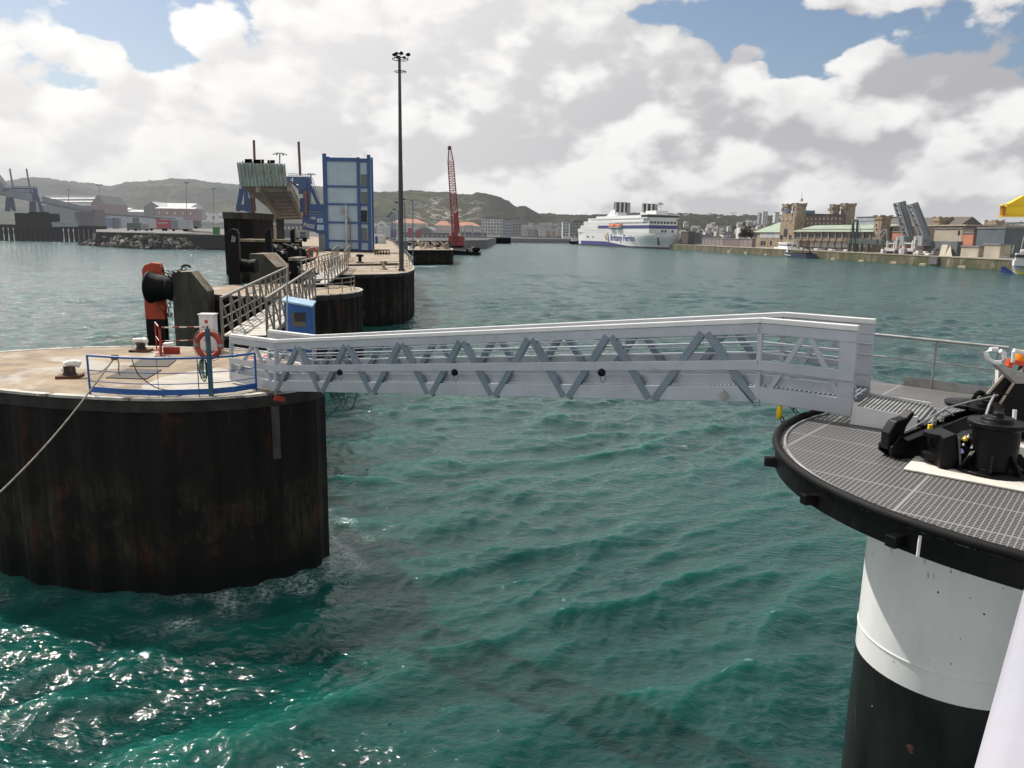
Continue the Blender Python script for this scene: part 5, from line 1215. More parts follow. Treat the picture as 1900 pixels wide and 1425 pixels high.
def ridge(name, prof, d, front, m, seed=0, nx=420, ny=70, rough=1.0, back=900, z0=2):
    xs = [p[0] for p in prof]
    vs = []; fs = []
    for j in range(ny):
        v = j/(ny-1)
        for i in range(nx):
            px = xs[0]+(xs[-1]-xs[0])*i/(nx-1)
            k = max(q for q in range(len(prof)-1) if prof[q][0] <= px+1e-6)
            t = (px-prof[k][0])/(prof[k+1][0]-prof[k][0]); py = prof[k][1]+(prof[k+1][1]-prof[k][1])*t
            R_ = Y(px, py, d); h = R_.z
            if v < .8: f = v/.8; y = d-front*(1-f); s = f*f*(3-2*f)*.55+.45*f
            else: f = (v-.8)/.2; y = d+back*f; s = 1-f*.25
            x = R_.x*(y/d)
            n1 = noise.fractal(Vector((x*.004, y*.004, seed)), 1.0, 2.1, 5); n2 = noise.fractal(Vector((x*.03, y*.03, seed+5)), .8, 2.1, 4)
            env = math.sin(math.pi*min(1, v/.8)*.5+.0) if v < .8 else 1
            gul = (n1*.22*h*math.sin(math.pi*min(1, v/.8))+n2*3.2*rough*(.3+.7*env))
            vs.append((x, y, z0+(h-z0)*s+gul))
    for j in range(ny-1):
        for i in range(nx-1):
            a = j*nx+i; fs.append((a, a+1, a+nx+1, a+nx))
    me = bpy.data.meshes.new(name); me.from_pydata(vs, [], fs); me.materials.append(m)
    for p in me.polygons: p.use_smooth = True
    o = bpy.data.objects.new(name, me); C.objects.link(o); tag(o, kind='structure'); return o
P1 = [(-400,372),(-200,352),(0,339),(40,332),(80,333),(120,337),(180,342),(205,346),(235,338),(280,336),(325,333),(370,336),(400,339),(440,343),(520,343),(600,347),(690,356),(760,356)]
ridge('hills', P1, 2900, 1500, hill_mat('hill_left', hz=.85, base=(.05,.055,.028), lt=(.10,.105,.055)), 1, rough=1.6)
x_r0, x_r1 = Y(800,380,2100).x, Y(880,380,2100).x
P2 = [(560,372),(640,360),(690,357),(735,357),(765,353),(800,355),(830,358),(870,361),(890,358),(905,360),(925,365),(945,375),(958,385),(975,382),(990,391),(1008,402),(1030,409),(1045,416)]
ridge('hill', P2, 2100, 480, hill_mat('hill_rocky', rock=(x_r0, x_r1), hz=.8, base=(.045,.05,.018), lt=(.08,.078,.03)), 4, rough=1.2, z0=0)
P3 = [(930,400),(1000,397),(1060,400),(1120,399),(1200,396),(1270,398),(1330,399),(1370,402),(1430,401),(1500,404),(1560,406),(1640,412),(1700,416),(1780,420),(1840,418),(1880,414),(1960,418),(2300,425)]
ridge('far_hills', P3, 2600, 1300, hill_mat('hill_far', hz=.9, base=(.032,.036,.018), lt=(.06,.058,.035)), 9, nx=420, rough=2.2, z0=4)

# ------------------------------------------------------------------ low land sheets behind the harbour
def sheet(name, pts, z, m, zb=None):
    mb = MB().prism([(p[0], p[1]) for p in pts], (z-8 if zb is None else zb), z); return tag(mb.build(name, m), kind='structure')
m_land = mat('yard_asphalt', (.05,.05,.05), .9, 0, .2, .02, haze=1)
m_land2 = mat('town_ground', (.07,.07,.05), .95, 0, .3, .02, haze=1)
m_qwall = mat('dark_quay_wall', (.014,.013,.012), .85, 0, .35, .3, haze=.4)
a = Z(172,452,0); yard_d = a.y
sheet('ferry_yard', [(Y(180,440,440).x,440),(Y(430,440,432).x,432),(Y(560,440,300).x,300),(-20,560),(-20,1500),(-900,1500),(Y(100,430,800).x,800),(Y(180,440,520).x,520)], 6.0, m_land)
sheet('town_ground', [(-1500,1000),(-250,900),(-100,1290),(140,1420),(400,1450),(1400,1500),(1400,2600),(-1500,2600)], 4.6, m_land2)
# ------------------------------------------------------------------ generic buildings set from their place in the view
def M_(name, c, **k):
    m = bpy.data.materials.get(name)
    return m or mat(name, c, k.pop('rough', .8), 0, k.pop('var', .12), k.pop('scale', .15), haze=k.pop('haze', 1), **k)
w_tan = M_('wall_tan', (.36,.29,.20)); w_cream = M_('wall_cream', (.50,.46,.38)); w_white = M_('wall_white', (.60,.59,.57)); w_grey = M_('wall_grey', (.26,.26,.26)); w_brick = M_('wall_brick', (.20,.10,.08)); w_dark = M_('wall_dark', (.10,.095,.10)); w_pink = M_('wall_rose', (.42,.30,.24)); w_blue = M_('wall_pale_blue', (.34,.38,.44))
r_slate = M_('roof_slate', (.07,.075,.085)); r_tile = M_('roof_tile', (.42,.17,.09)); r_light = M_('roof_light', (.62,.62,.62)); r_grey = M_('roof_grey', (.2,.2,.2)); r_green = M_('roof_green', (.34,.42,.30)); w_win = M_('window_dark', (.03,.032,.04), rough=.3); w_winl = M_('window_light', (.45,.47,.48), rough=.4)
def bld(label, x0, y0, x1, y1, d, th=12, wall=w_grey, roof=r_slate, kind='flat', rh=None, cols=0, rows=0, win=w_win, name='building', cat='building', group=None, z0=None, rot=0, wf=(.5,.55), sub=None):
    """x0..x1, y0 (eaves) .. y1 (ground) in photograph pixels at northing d; rh = ridge height above the eaves in pixels"""
    A = Y(x0, (y0+y1)/2, d); B = Y(x1, (y0+y1)/2, d); xc = (x0+x1)/2
    ze = Y(xc, y0, d).z; zb = Y(xc, y1, d).z if z0 is None else z0
    zb = min(zb, ze-1)
    t = thing(name, label, cat, ((A.x+B.x)/2, d, zb), group)
    X0, X1 = A.x, B.x
    MB().box(X0, X1, d, d+th, zb-4, ze).build('wall', wall, t)
    px = d/F; rh_ = (rh or 0)*px; e = .25*px
    if kind == 'flat': MB().box(X0-e, X1+e, d-e, d+th+e, ze+.02, ze+.02+max(.35, .6*px)).build('roof', roof, t)
    elif kind == 'hip':
        i = min((X1-X0)*.3, th*.5)
        MB().add([(X0-e,d-e,ze+.02),(X1+e,d-e,ze+.02),(X1+e,d+th+e,ze+.02),(X0-e,d+th+e,ze+.02),(X0+i,d+th/2,ze+rh_),(X1-i,d+th/2,ze+rh_)], [(0,1,5,4),(1,2,5),(2,3,4,5),(3,0,4),(3,2,1,0)]).build('roof', roof, t)
    elif kind == 'side':      # ridge parallel to the facade
        MB().add([(X0-e,d-e,ze+.02),(X1+e,d-e,ze+.02),(X1+e,d+th+e,ze+.02),(X0-e,d+th+e,ze+.02),(X0-e,d+th/2,ze+rh_),(X1+e,d+th/2,ze+rh_)], [(0,1,5,4),(1,2,5),(2,3,4,5),(3,0,4),(3,2,1,0)]).build('roof', roof, t)
    elif kind == 'gable':     # gable towards the viewer
        xm = (X0+X1)/2
        MB().add([(X0,d,ze),(X1,d,ze),(xm,d,ze+rh_),(X0,d+th,ze),(X1,d+th,ze),(xm,d+th,ze+rh_)], [(0,1,2),(3,5,4)]).build('gable_wall', wall, t)
        MB().add([(X0-e,d-e,ze),(xm,d-e,ze+rh_+e),(xm,d+th,ze+rh_+e),(X0-e,d+th,ze),(X1+e,d-e,ze),(X1+e,d+th,ze)], [(0,1,2,3),(1,4,5,2)]).build('roof', roof, t)
    if cols and rows:
        cw = (X1-X0)/cols; rhh = (ze-zb)/rows
        for r in range(rows):
            for c in range(cols):
                cx = X0+cw*(c+.5); cz = zb+rhh*(r+.5)
                MB().box(cx-cw*wf[0]/2, cx+cw*wf[0]/2, d-.12, d-.02, cz-rhh*wf[1]/2, cz+rhh*wf[1]/2).build('window', win, t)
    return t
# ---- left: sheds
t = bld('long dark shed with two bright strips of roof light, gable at its right end', 70, 381, 174, 404, 900, 40, w_dark, r_slate, 'side', 19, name='warehouse', cat='warehouse')
for f0, f1, k in ((.62,.72,0),(.30,.40,1)):
    A = Y(72,381,900); B = Y(171,381,900); h = 19*900/F
    MB().add([(A.x,900+20*f0,A.z+h*f0+.5),(B.x,900+20*f0,B.z+h*f0+.5),(B.x,900+20*f1,B.z+h*f1+.5),(A.x,900+20*f1,A.z+h*f1+.5)], [(0,1,2,3)]).build('roof_light', M_('skylight', (.9,.88,.8)), t)
bld('brown brick shed with a pointed gable beside the long dark shed', 170, 378, 197, 408, 890, 50, w_brick, r_slate, 'gable', 15, name='warehouse', cat='warehouse')
bld('dark gabled shed with a pale roof, left of the red brick shed', 267, 384, 298, 402, 950, 60, w_dark, r_light, 'gable', 9, name='warehouse', cat='warehouse')
bld('pale roofed hall behind the red brick shed', 290, 385, 352, 401, 970, 50, w_grey, r_light, 'side', 9, name='warehouse', cat='warehouse')
bld('low red brick shed with small white windows', 288, 387, 361, 404, 930, 20, w_brick, r_light, 'side', 3, 5, 1, w_white, name='warehouse', cat='warehouse', wf=(.18,.25))
bld('low shed with a bright corrugated roof between the two groups of sheds', 198, 390, 236, 401, 980, 30, w_dark, r_light, 'side', 5, name='warehouse', cat='warehouse')
bld('low flat store right of the bright-roofed shed', 237, 393, 268, 404, 960, 25, w_grey, r_light, 'side', 4, name='warehouse', cat='warehouse')
bld('long grey terminal building behind the trailers', 205, 402, 330, 412, 820, 14, w_blue, r_light, 'flat', name='building')
bld('blue and white customs shed under the viaduct', 178, 404, 212, 416, 700, 12, M_('shed_blue', (.08,.12,.25)), r_light, 'flat', name='building')
for i, (x0, x1, y0) in enumerate(((362,374,398),(376,388,397),(390,402,399),(403,414,398),(352,361,402),(560,568,408),(690,700,418),(700,716,414))):
    bld('small white gabled house in the row left of the black dolphin', x0, y0, x1, y0+10, 1500+20*i, 12, w_white, r_slate, 'gable', 4, 1, 1, name='house', cat='house', group='white houses behind the ferry yard')
bld('grey terminal block seen through the legs of the raised ramp', 424, 418, 470, 432, 420, 10, w_tan, r_slate, 'flat', None, 4, 1, w_win, wf=(.4,.4))
bld('brown block with a rust-red panel behind the ramp column', 470, 420, 512, 440, 380, 10, w_pink, r_slate, 'flat', None, 3, 1, M_('rust_panel', (.25,.07,.04)), wf=(.35,.5))
bld('low dark store between the ramp column and the dock tractor', 525, 416, 562, 430, 460, 10, w_dark, r_slate, 'flat', None, 5, 1, w_winl, wf=(.5,.4))
# light masts
def tmast(label, px, yt, yb, d, w=5):
    b = Y(px, yb, d); t_ = Y(px, yt, d); o = thing('light_mast', label, 'light mast', b); s = d/F
    MB().tube([b, t_], .8*s*.6, 6).build('pole', m_hz, o)
    MB().bar(t_+Vector((-w*s,0,-.6*s)), t_+Vector((w*s,0,-.6*s)), 1.0*s).build('cross_arm', m_hz, o)
    for k in (-1, -.4, .4, 1): MB().bar(t_+Vector((k*w*s,0,-.2*s)), t_+Vector((k*w*s,0,1.1*s)), 1.6*s).build('lamp', m_hz, o)
tmast('floodlight mast rising behind the brown brick gable', 184, 343, 410, 700, 5)
tmast('tall floodlight mast behind the red brick shed', 346, 339, 425, 650, 3.5)
tmast('floodlight mast between the red brick shed and the black dolphin', 396, 350, 425, 650, 4)
tmast('thin dark mast left of centre of the long dark shed', 127, 352, 400, 750, 1.2)
# ---- blue RoRo gantry at the far left with its long covered ramp
GL = 560.0
def G(px, py, d=GL): return Y(px, py, d)
lg2 = thing('lift_gantry', 'distant blue lift gantry with a lettered beam and two slanting masts at the far left', 'gantry', G(40, 430))
m_gb2 = M_('hazy_gantry_blue', (.02,.05,.15), haze=.8)
MB().box(G(11,400).x, G(68,400).x, GL, GL+4, G(40,357).z, G(40,348).z).build('beam', m_gb2, lg2)
text_mesh("PASSERELLE 3", 2.6, M_('letter_white', (.7,.7,.72)), 'lettering', lg2, G(21, 355.5, GL-.1), (1,0,0), (0,0,1))
MB().bar(G(12,345), G(66,347), .3).build('rail', m_gb2, lg2)
for k in range(12): MB().bar(G(12+5*k, 345), G(12+5*k, 349), .25).build('rail_post', m_gb2, lg2)
for a, b in (((18,313),(24,347)), ((49,313),(55,347))): MB().tube([G(*b), G(*a)], .55, 6).build('mast', m_hz, lg2)
for a, b, w in (((60,356),(62,394),3),((66,356),(79,394),1.6),((58,357),(57,392),1.4),((16,366),(14,392),2.4),((22,366),(27,392),1.6),((17,366),(24,390),1.2)):
    MB().bar(G(*a), G(*b), w).build('leg', m_gb2, lg2)
rmp = thing('covered_ramp', 'long grey ferry ramp slanting down to the right through the far blue gantry', 'ramp', G(90, 370))
m_rmp = M_('ramp_grey', (.26,.29,.31), haze=.8)
MB().hexa([G(-60,346,540), G(60,374,540), G(60,374,552), G(-60,346,552)], [G(-60,336,540), G(60,360,540), G(60,360,552), G(-60,336,552)]).build('upper_span', m_rmp, rmp)
MB().hexa([G(78,374,545), G(170,393,545), G(170,393,557), G(78,374,557)], [G(78,364,545), G(170,386,545), G(170,386,557), G(78,364,557)]).build('side_screen', m_rmp, rmp)
MB().hexa([G(-60,350,541), G(170,396.5,541), G(170,396.5,556), G(-60,350,556)], [G(-60,346,541), G(170,392.8,541), G(170,392.8,556), G(-60,346,556)]).build('deck_beam', w_dark, rmp)
MB().bar(G(-30,300,535), G(11,352,535), 6, 4).build('flap_arm', m_rmp, rmp)
for i, (x0, x1, y0, y1, nm) in enumerate(((30,92,395,431,'stepped dark concrete block under the far blue gantry'),(142,150,393,432,'left column of the covered ramp'),(166,178,388,432,'broad column at the foot of the covered ramp'))):
    o = thing('concrete_pier', nm, 'pier', G((x0+x1)/2, y1, 548)); MB().box(G(x0,430,548).x, G(x1,430,548).x, 548, 562, -1, G(x0,y0,548).z).build('shaft', m_qwall if i == 0 else w_dark, o)
    if i == 0: MB().box(G(56,430,546).x, G(90,430,546).x, 546, 549, 0, G(60,393,546).z).build('upper_block', m_qwall, o)
via = thing('viaduct', 'low road viaduct running right from the covered ramp over the sheds', 'viaduct', G(250, 405, 560))
MB().hexa([G(170,398,560), G(325,407.5,620), G(325,407.5,630), G(170,398,570)], [G(170,394,560), G(325,405,620), G(325,405,630), G(170,394,570)]).build('deck', w_dark, via)
for px, d in ((212,572),(250,590),(290,608)): MB().box(Y(px-2.5,430,d).x, Y(px+2.5,430,d).x, d, d+6, 4, Y(px,404,d).z).build('column', w_dark, via)
jt = thing('open_jetty', 'dark open jetty on piles at the far left with light showing between the piles', 'jetty', G(60, 430, 540))
MB().box(G(-60,430,538).x, G(182,430,538).x, 538, 550, G(100,424,538).z, G(100,418,538).z).build('deck', m_qwall, jt)
for k in range(26): x = G(-58+9.3*k,430,539).x; MB().box(x, x+1.6, 539, 541, -1, G(100,424,538).z).build('pile', m_qwall, jt)
MB().hexa([G(97,421,536), G(145,421,536), G(145,421,540), G(97,421,540)], [G(95,412,536), G(145,411,536), G(145,411,540), G(95,412,540)]).build('pontoon', m_rmp, jt)
# ---- breakwater with its parapet wall, rocks and the parked trailers
bw = [Z(176,462,0), Z(300,463,0), Z(420,464,0)]
wd0 = 400
bwt = thing('quay_wall', 'long dark parapet wall of the ferry yard above the heap of rocks', 'wall', Y(300, 445, 405))
MB().hexa([Y(176,449,428), Y(440,463,392), Y(440,463,400), Y(176,449,440)], [Y(178,430.5,428), Y(440,437,392), Y(440,437,400), Y(178,430.5,440)]).build('parapet', m_qwall, bwt)
MB().hexa([Y(178,430.4,428.2), Y(440,436.9,392.2), Y(440,436.9,393.4), Y(178,430.4,429.5)], [Y(178,429.6,428.2), Y(440,436,392.2), Y(440,436,393.4), Y(178,429.6,429.5)]).build('coping', w_tan, bwt)
yd = tag(MB().add([Y(178,431,429), Y(440,437,394), Y(440,425,520), Y(178,423,620)], [(0,1,2,3)]).build('yard_surface', M_('yard_top', (.10,.095,.09))), kind='structure')
rockm = [M_('rock_a', (.055,.05,.042), scale=.6, haze=.4), M_('rock_b', (.20,.185,.155), scale=.6, haze=.4), M_('rock_c', (.025,.023,.02), scale=.6, haze=.4)]
rprot = []
for k in range(6):
    bm = bmesh.new(); bmesh.ops.create_icosphere(bm, subdivisions=2, radius=1)
    rn = random.Random(k)
    for v in bm.verts: v.co = Vector((v.co.x*(1.1+.1*k), v.co.y*.9, v.co.z*.75))*(1+.38*noise.noise(v.co*1.3+Vector((k*7.1,0,0))))
    for q in range(5):
        nrm = Vector((rn.uniform(-1,1), rn.uniform(-1,1), rn.uniform(-1,1))).normalized()
        for v in bm.verts:
            dd = v.co.dot(nrm)
            if dd > .62: v.co -= nrm*(dd-.62)
    me = bpy.data.meshes.new('rock'); bm.to_mesh(me); bm.free(); me.materials.append(rockm[k % 3]); rprot.append(me)
def rocks(n, f, label, group, s0=.8, s1=1.5):
    for i in range(n):
        p = f(i); o = bpy.data.objects.new('rock', rprot[i % 6]); C.objects.link(o); o.location = p; s = random.uniform(s0, s1)
        o.scale = (s, s, s*.9); o.rotation_euler = (random.random()*6, random.random()*6, random.random()*6); tag(o, label, 'rock', group)
def rk1(i):
    t = random.random(); v = random.random()
    px = 150+285*t; base = 455.5+7.5*min(1, t*2.2); top = 440 if t > .1 else 452
    if t < .12: top = 453-13*t/.12
    top += 9*t*0+ (6 if t > .45 else 0)*min(1,(t-.45)*4 if t>.45 else 0)
    py = base-(base-top)*v
    d = (Z(px, base, 0).y)*(1-.0*v)+v*9
    return Y(px, py, d)
rocks(240, rk1, 'rough boulder in the heap at the foot of the dark yard wall', 'boulders along the yard breakwater', 1.0, 2.2)
tag(MB().extrude([Y(152,457,432), Y(176,462,418), Y(300,465,404), Y(436,468,396), Y(436,452,402), Y(300,449,412), Y(186,446,430), Y(168,451,436)], (0,8,0)).build('rubble_core', m_qwall), 'dark rubble bank under the boulders of the yard breakwater', 'rubble bank')
def trailer(label, x0, y0, x1, y1, d, m, m2=None, txt=None, L=14, name='trailer', cat='trailer'):
    A, B = Y(x0,430,d).x, Y(x1,430,d).x; z0_, z1_ = Y(x0,y1,d).z, Y(x0,y0,d).z
    t = thing(name, label, cat, ((A+B)/2, d, z0_)); h = z1_-z0_
    MB().box(A, B, d, d+5, z0_+h*.22, z1_).build('box', m, t, bevel=.05)
    if m2: MB().box(A-.06, A+(B-A)*.36, d-.08, d+5.06, z0_+h*.23, z1_-.1).build('front_panel', m2, t)
    MB().box(A+.2, B-.2, d+.3, d+4.6, z0_+h*.12, z0_+h*.22-.02).build('chassis', m_hz, t)
    for k in (.12, .72, .86): MB().lathe((A+(B-A)*k, d-.02, z0_+h*.1), [(h*.1,0),(h*.1,.8)], 12, ax=(0,-1,0)).build('wheel', m_blackr, t)
    if txt: text_mesh(txt, h*.3, w_white, 'lettering', t, Vector((A+(B-A)*.42, d-.1, z0_+h*.62)), (1,0,0), (0,0,1), bold=.03)
    return t
trailer('dark green container standing left of the red trailer', 236, 413.5, 257, 428, 425, M_('container_green', (.015,.09,.05)))
trailer('grey tanker with an orange end between the green container and the red trailer', 258, 416, 277, 428, 428, M_('tank_grey', (.3,.3,.3)), M_('tank_pale', (.5,.5,.5)))
trailer('red lorry trailer with white lettering and a white front panel', 278, 407, 314, 428, 420, M_('trailer_red', (.45,.03,.04)), w_white, 'norbert')
trailer('pale grey curtain trailer right of the red one', 319, 408, 352, 429, 418, M_('trailer_grey', (.42,.44,.45)), M_('trailer_dkgrey', (.2,.21,.22)))
trailer('dark trailer half hidden behind the pale grey one', 352, 409, 368, 424, 440, w_dark)
sk = thing('skip', 'bright green waste skip beside the black dolphin', 'skip', Y(401, 436, 405))
MB().hexa([Y(395,436,405), Y(408,436,405), Y(408,436,409), Y(395,436,409)], [Y(394.5,421.5,405), Y(408.5,421.5,405), Y(408.5,421.5,409), Y(394.5,421.5,409)]).build('tub', M_('skip_green', (.02,.22,.03), haze=.6), sk)
lw = thing('low_wall', 'low cream wall in the yard right of the pale grey trailer', 'wall', Y(370, 432, 415))
MB().hexa([Y(345,430,425), Y(395,434,415), Y(395,434,416), Y(345,430,426)], [Y(345,426.5,425), Y(395,430,415), Y(395,430,416), Y(345,426.5,426)]).build('wall', w_cream, lw)
for i in range(9):
    px = 372+5*i; c_ = [w_white, w_grey, w_blue][i % 3]
    v = thing('parked_car', 'small parked vehicle in the row behind the cream wall', 'car', Y(px, 416, 620), 'vehicles parked behind the cream wall'); s = 620/F
    p = Y(px, 416, 620); MB().box(p.x-2*s, p.x+2*s, 620, 622, p.z, p.z+1.3*s).build('body', c_, v, bevel=.2); MB().box(p.x-1.2*s, p.x+1.2*s, 620.1, 621.8, p.z+1.3*s+.01, p.z+2.2*s).build('cabin', w_win, v, bevel=.2)
# ------------------------------------------------------------------ middle: crane barge, dolphin with scrap, orange roofs, flats
CRD = 395.0
cr_ = thing('crawler_crane', 'red lattice-boom crane standing on a dark barge', 'crane', Y(846, 462, CRD))
m_cr = M_('crane_red', (.33,.018,.02), rough=.5, haze=.5)
def K(px, py, d=CRD): return Y(px, py, d)
sB, sM, sT = (K(839,432), K(852,432)), (K(831,300), K(841,300)), (K(832.5,274), K(836,274))
bm_ = MB(); sec = []
for f, (l, r) in ((0,sB),(1,sM),(1.2,sT)): sec.append((l, r))
def boomsec(l, r): w = (r-l).length; return [l, r, r+Vector((0,w*.8,0)), l+Vector((0,w*.8,0))]
S0, S1, S2 = boomsec(*sB), boomsec(*sM), boomsec(*sT)
ch_m = MB()
for a, b, c in zip(S0, S1, S2): ch_m.bar(a, b, .42); ch_m.bar(b, c, .34)
ch_m.build('boom_chord', m_cr, cr_)
lace = MB()
for k in range(30):
    f, f2 = k/30, (k+1)/30
    q = [a.lerp(b, f) for a, b in zip(S0, S1)]; q2 = [a.lerp(b, f2) for a, b in zip(S0, S1)]
    for i in range(4): j = (i+1) % 4; lace.bar(q[i] if k % 2 else q[j], q2[j] if k % 2 else q2[i], .17); lace.bar(q2[i], q2[j], .13)
for k in range(5):
    q = [a.lerp(b, k/5) for a, b in zip(S1, S2)]; q2 = [a.lerp(b, (k+1)/5) for a, b in zip(S1, S2)]
    for i in range(4): j = (i+1) % 4; lace.bar(q[i], q2[j], .15)
lace.build('boom_lacing', m_cr, cr_)
MB().lathe(K(834,275)+Vector((0,.4,0)), [(.2,-.9),(.95,-.5),(.95,.8),(.2,1.3)], 10).build('boom_head', M_('dark_red', (.08,.01,.01)), cr_, smooth=True)
MB().hexa([K(836,448), K(846,447), K(846,447,CRD+3), K(836,448,CRD+3)], [K(838,431), K(846,432), K(846,432,CRD+3), K(838,431,CRD+3)]).build('boom_foot', m_cr, cr_)
MB().bar(K(846,445,CRD-1), K(846.5,399,CRD-1), 2.0).build('gantry_mast', m_cr, cr_); MB().bar(K(842,397,CRD-1), K(850,397,CRD-1), 1.1).build('mast_head', m_cr, cr_)
MB().bar(K(846,398,CRD-1), K(836,300,CRD), .15).build('pendant', m_cr, cr_)
MB().box(K(832.5,400).x, K(845,400).x, CRD-2, CRD+6, K(838,456).z, K(838,437).z).build('machinery_house', m_cr, cr_, bevel=.2)
MB().box(K(848,400).x, K(861.5,400).x, CRD-2, CRD+6, K(855,456).z, K(855,438).z).build('counterweight', m_cr, cr_, bevel=.2)
MB().box(K(845,400).x, K(848,400).x, CRD-1, CRD+4, K(847,456).z, K(847,440).z).build('centre_frame', m_cr, cr_)
MB().box(K(833,400).x, K(860,400).x, CRD-3, CRD+7, K(847,459.5).z, K(847,456).z).build('crawler_track', m_blackr, cr_, bevel=.3)
bg_ = thing('crane_barge', 'dark barge carrying the red crane', 'barge', K(862, 472))
zt_ = K(850, 460).z
MB().hexa([(K(812,400).x,CRD-8,-.5),(K(890,400).x,CRD-8,-.5),(K(890,400).x,CRD+12,-.5),(K(812,400).x,CRD+12,-.5)], [(K(812,400).x,CRD-8,zt_-.6),(K(893,400).x,CRD-8,zt_-1.8),(K(893,400).x,CRD+12,zt_-1.8),(K(812,400).x,CRD+12,zt_-.6)]).build('hull', m_black, bg_)
for px, py, w, h, m_ in ((871,458,5,6,w_pink),(877,455,3,9,w_white),(884,463,7,4,m_black),(868,462,6,5,m_black)):
    p = K(px, py+2, CRD-4); s = CRD/F; MB().box(p.x-w*s/2, p.x+w*s/2, CRD-6, CRD-2, zt_-1.8, zt_-1.8+h*s).build('deck_gear', m_, bg_, bevel=.2)
for k, px in enumerate((866,873,879)): MB().bar(K(px,462), K(px+1,448+3*k), .3).build('mast', w_grey, bg_)
for px in (880,887): MB().lathe(K(px, 463, CRD-7), [(.5,0),(1.1,.2),(1.1,.6),(.5,.8)], 12, ax=(0,-1,0)).build('tyre_fender', m_blackr, bg_)
# dark dolphin with its heap of concrete pieces
sheetpile('dolphin_quay', 'black sheet-piled finger quay heaped with pale concrete pieces, in front of the crane', 'quay', [(Y(757,470,258).x,258),(Y(839,470,270).x,270),(Y(841,470,275).x,275),(Y(839,470,300).x,300),(Y(757,470,330).x,330)], Y(800,463,270).z, (-28, 280, 0), top_m=m_conc, pitch=3, amp=.3)
jx = thing('scrap_stack', 'low dark wall with machinery behind the finger quay', 'wall', Y(790, 452, 340))
MB().box(Y(757,430,340).x, Y(836,430,340).x, 340, 345, 0, Y(790,447,340).z).build('wall', m_qwall, jx)
rn = random.Random(3)
for i in range(44):
    px = rn.uniform(762, 835); py = rn.uniform(449, 463); d = 276+(463-py)*1.2; p = Y(px, py, d)
    w = rn.uniform(.5, 1.6); a = rn.uniform(0, 3.1); e = Vector((math.cos(a)*w, rn.uniform(-.5,.5), math.sin(a)*w*.7))
    o = MB().bar(p-e, p+e, rn.uniform(.25,.7), rn.uniform(.25,.7)).build('concrete_piece', [w_tan, w_cream, w_pink, w_dark][i % 4]); tag(o, 'broken concrete piece in the heap on the black finger quay', 'rubble', 'concrete pieces heaped on the finger quay')
# orange-roofed barracks, arched hall, small things before them
bld('long cream building with an orange tile roof left of the lamp row', 722, 414, 790, 432, 1150, 30, w_cream, r_tile, 'hip', 8, 12, 2, w_win, wf=(.3,.35))
bld('cream wing with an orange roof between the lamp row and the red crane', 806, 418, 836, 432, 1180, 30, w_cream, r_tile, 'hip', 8, 6, 2, w_win, wf=(.3,.35))
bld('cream building with an orange roof right of the red crane', 838, 419, 891, 435, 1160, 30, w_cream, r_tile, 'hip', 7, 10, 2, w_win, wf=(.3,.35))
ah = thing('arched_hall', 'grey barrel-vaulted hall between the lamp row and the crane', 'hall', Y(785, 432, 900))
MB().extrude([Y(787+17*math.cos(math.pi*k/14), 433-12.5*math.sin(math.pi*k/14), 900) for k in range(15)], (0,60,0)).build('vault', w_grey, ah)
MB().extrude([Y(787+14*math.cos(math.pi*k/14), 433-9.5*math.sin(math.pi*k/14), 899.5) for k in range(15)], (0,.4,0)).build('front_glazing', w_dark, ah)
for i, (x0, x1, y0, y1, m_) in enumerate(((757,764,424,438,M_('boat_red',(.35,.03,.03))),(726,734,428,437,M_('boat_red',(.35,.03,.03))),(711,728,424,434,w_white),(772,780,428,436,M_('boat_red',(.35,.03,.03))))):
    bld(['red upright container behind the mast','red works cabin behind the lamp row','white works cabin at the end of the promenade','second red works cabin right of the mast'][i], x0, y0, x1, y1, 640, 6, m_, m_, 'flat', name='works_cabin', cat='cabin')
for i in range(10):
    px = 702+3.0*i+(i % 2); d = 560-22*i; p = Y(px,430,d); p.z = HD
    c_ = thing('parked_car', 'tiny parked car beside the promenade lamp row', 'car', p, 'cars parked along the promenade')
    MB().box(p.x-1.8, p.x+1.8, d-.9, d+.9, HD+.25, HD+.9).build('body', [w_white, w_blue, w_dark, M_('boat_red',(.3,.03,.03))][i % 4], c_, bevel=.15); MB().box(p.x-1, p.x+1, d-.8, d+.8, HD+.91, HD+1.45).build('cabin', w_win, c_, bevel=.15)
bld('dark quayside building with a pale band left of the crane', 746, 432, 832, 442, 700, 14, w_dark, r_grey, 'flat', None, 10, 1, w_winl, wf=(.4,.25))
bl = thing('travel_lift', 'pale blue portal frame behind the crane barge', 'portal', Y(872, 440, 700))
for a, b in (((862,419),(862,440)),((877,419),(877,440)),((862,419),(877,419)),((896,425),(896,440))): MB().bar(Y(*a, 700), Y(*b, 700), .9).build('frame', M_('travel_blue', (.2,.3,.42)), bl)
bld('dark harbour wall building right of the crane', 855, 432, 902, 444, 800, 12, w_dark, r_slate, 'flat', None, 8, 1, w_winl, wf=(.25,.3))
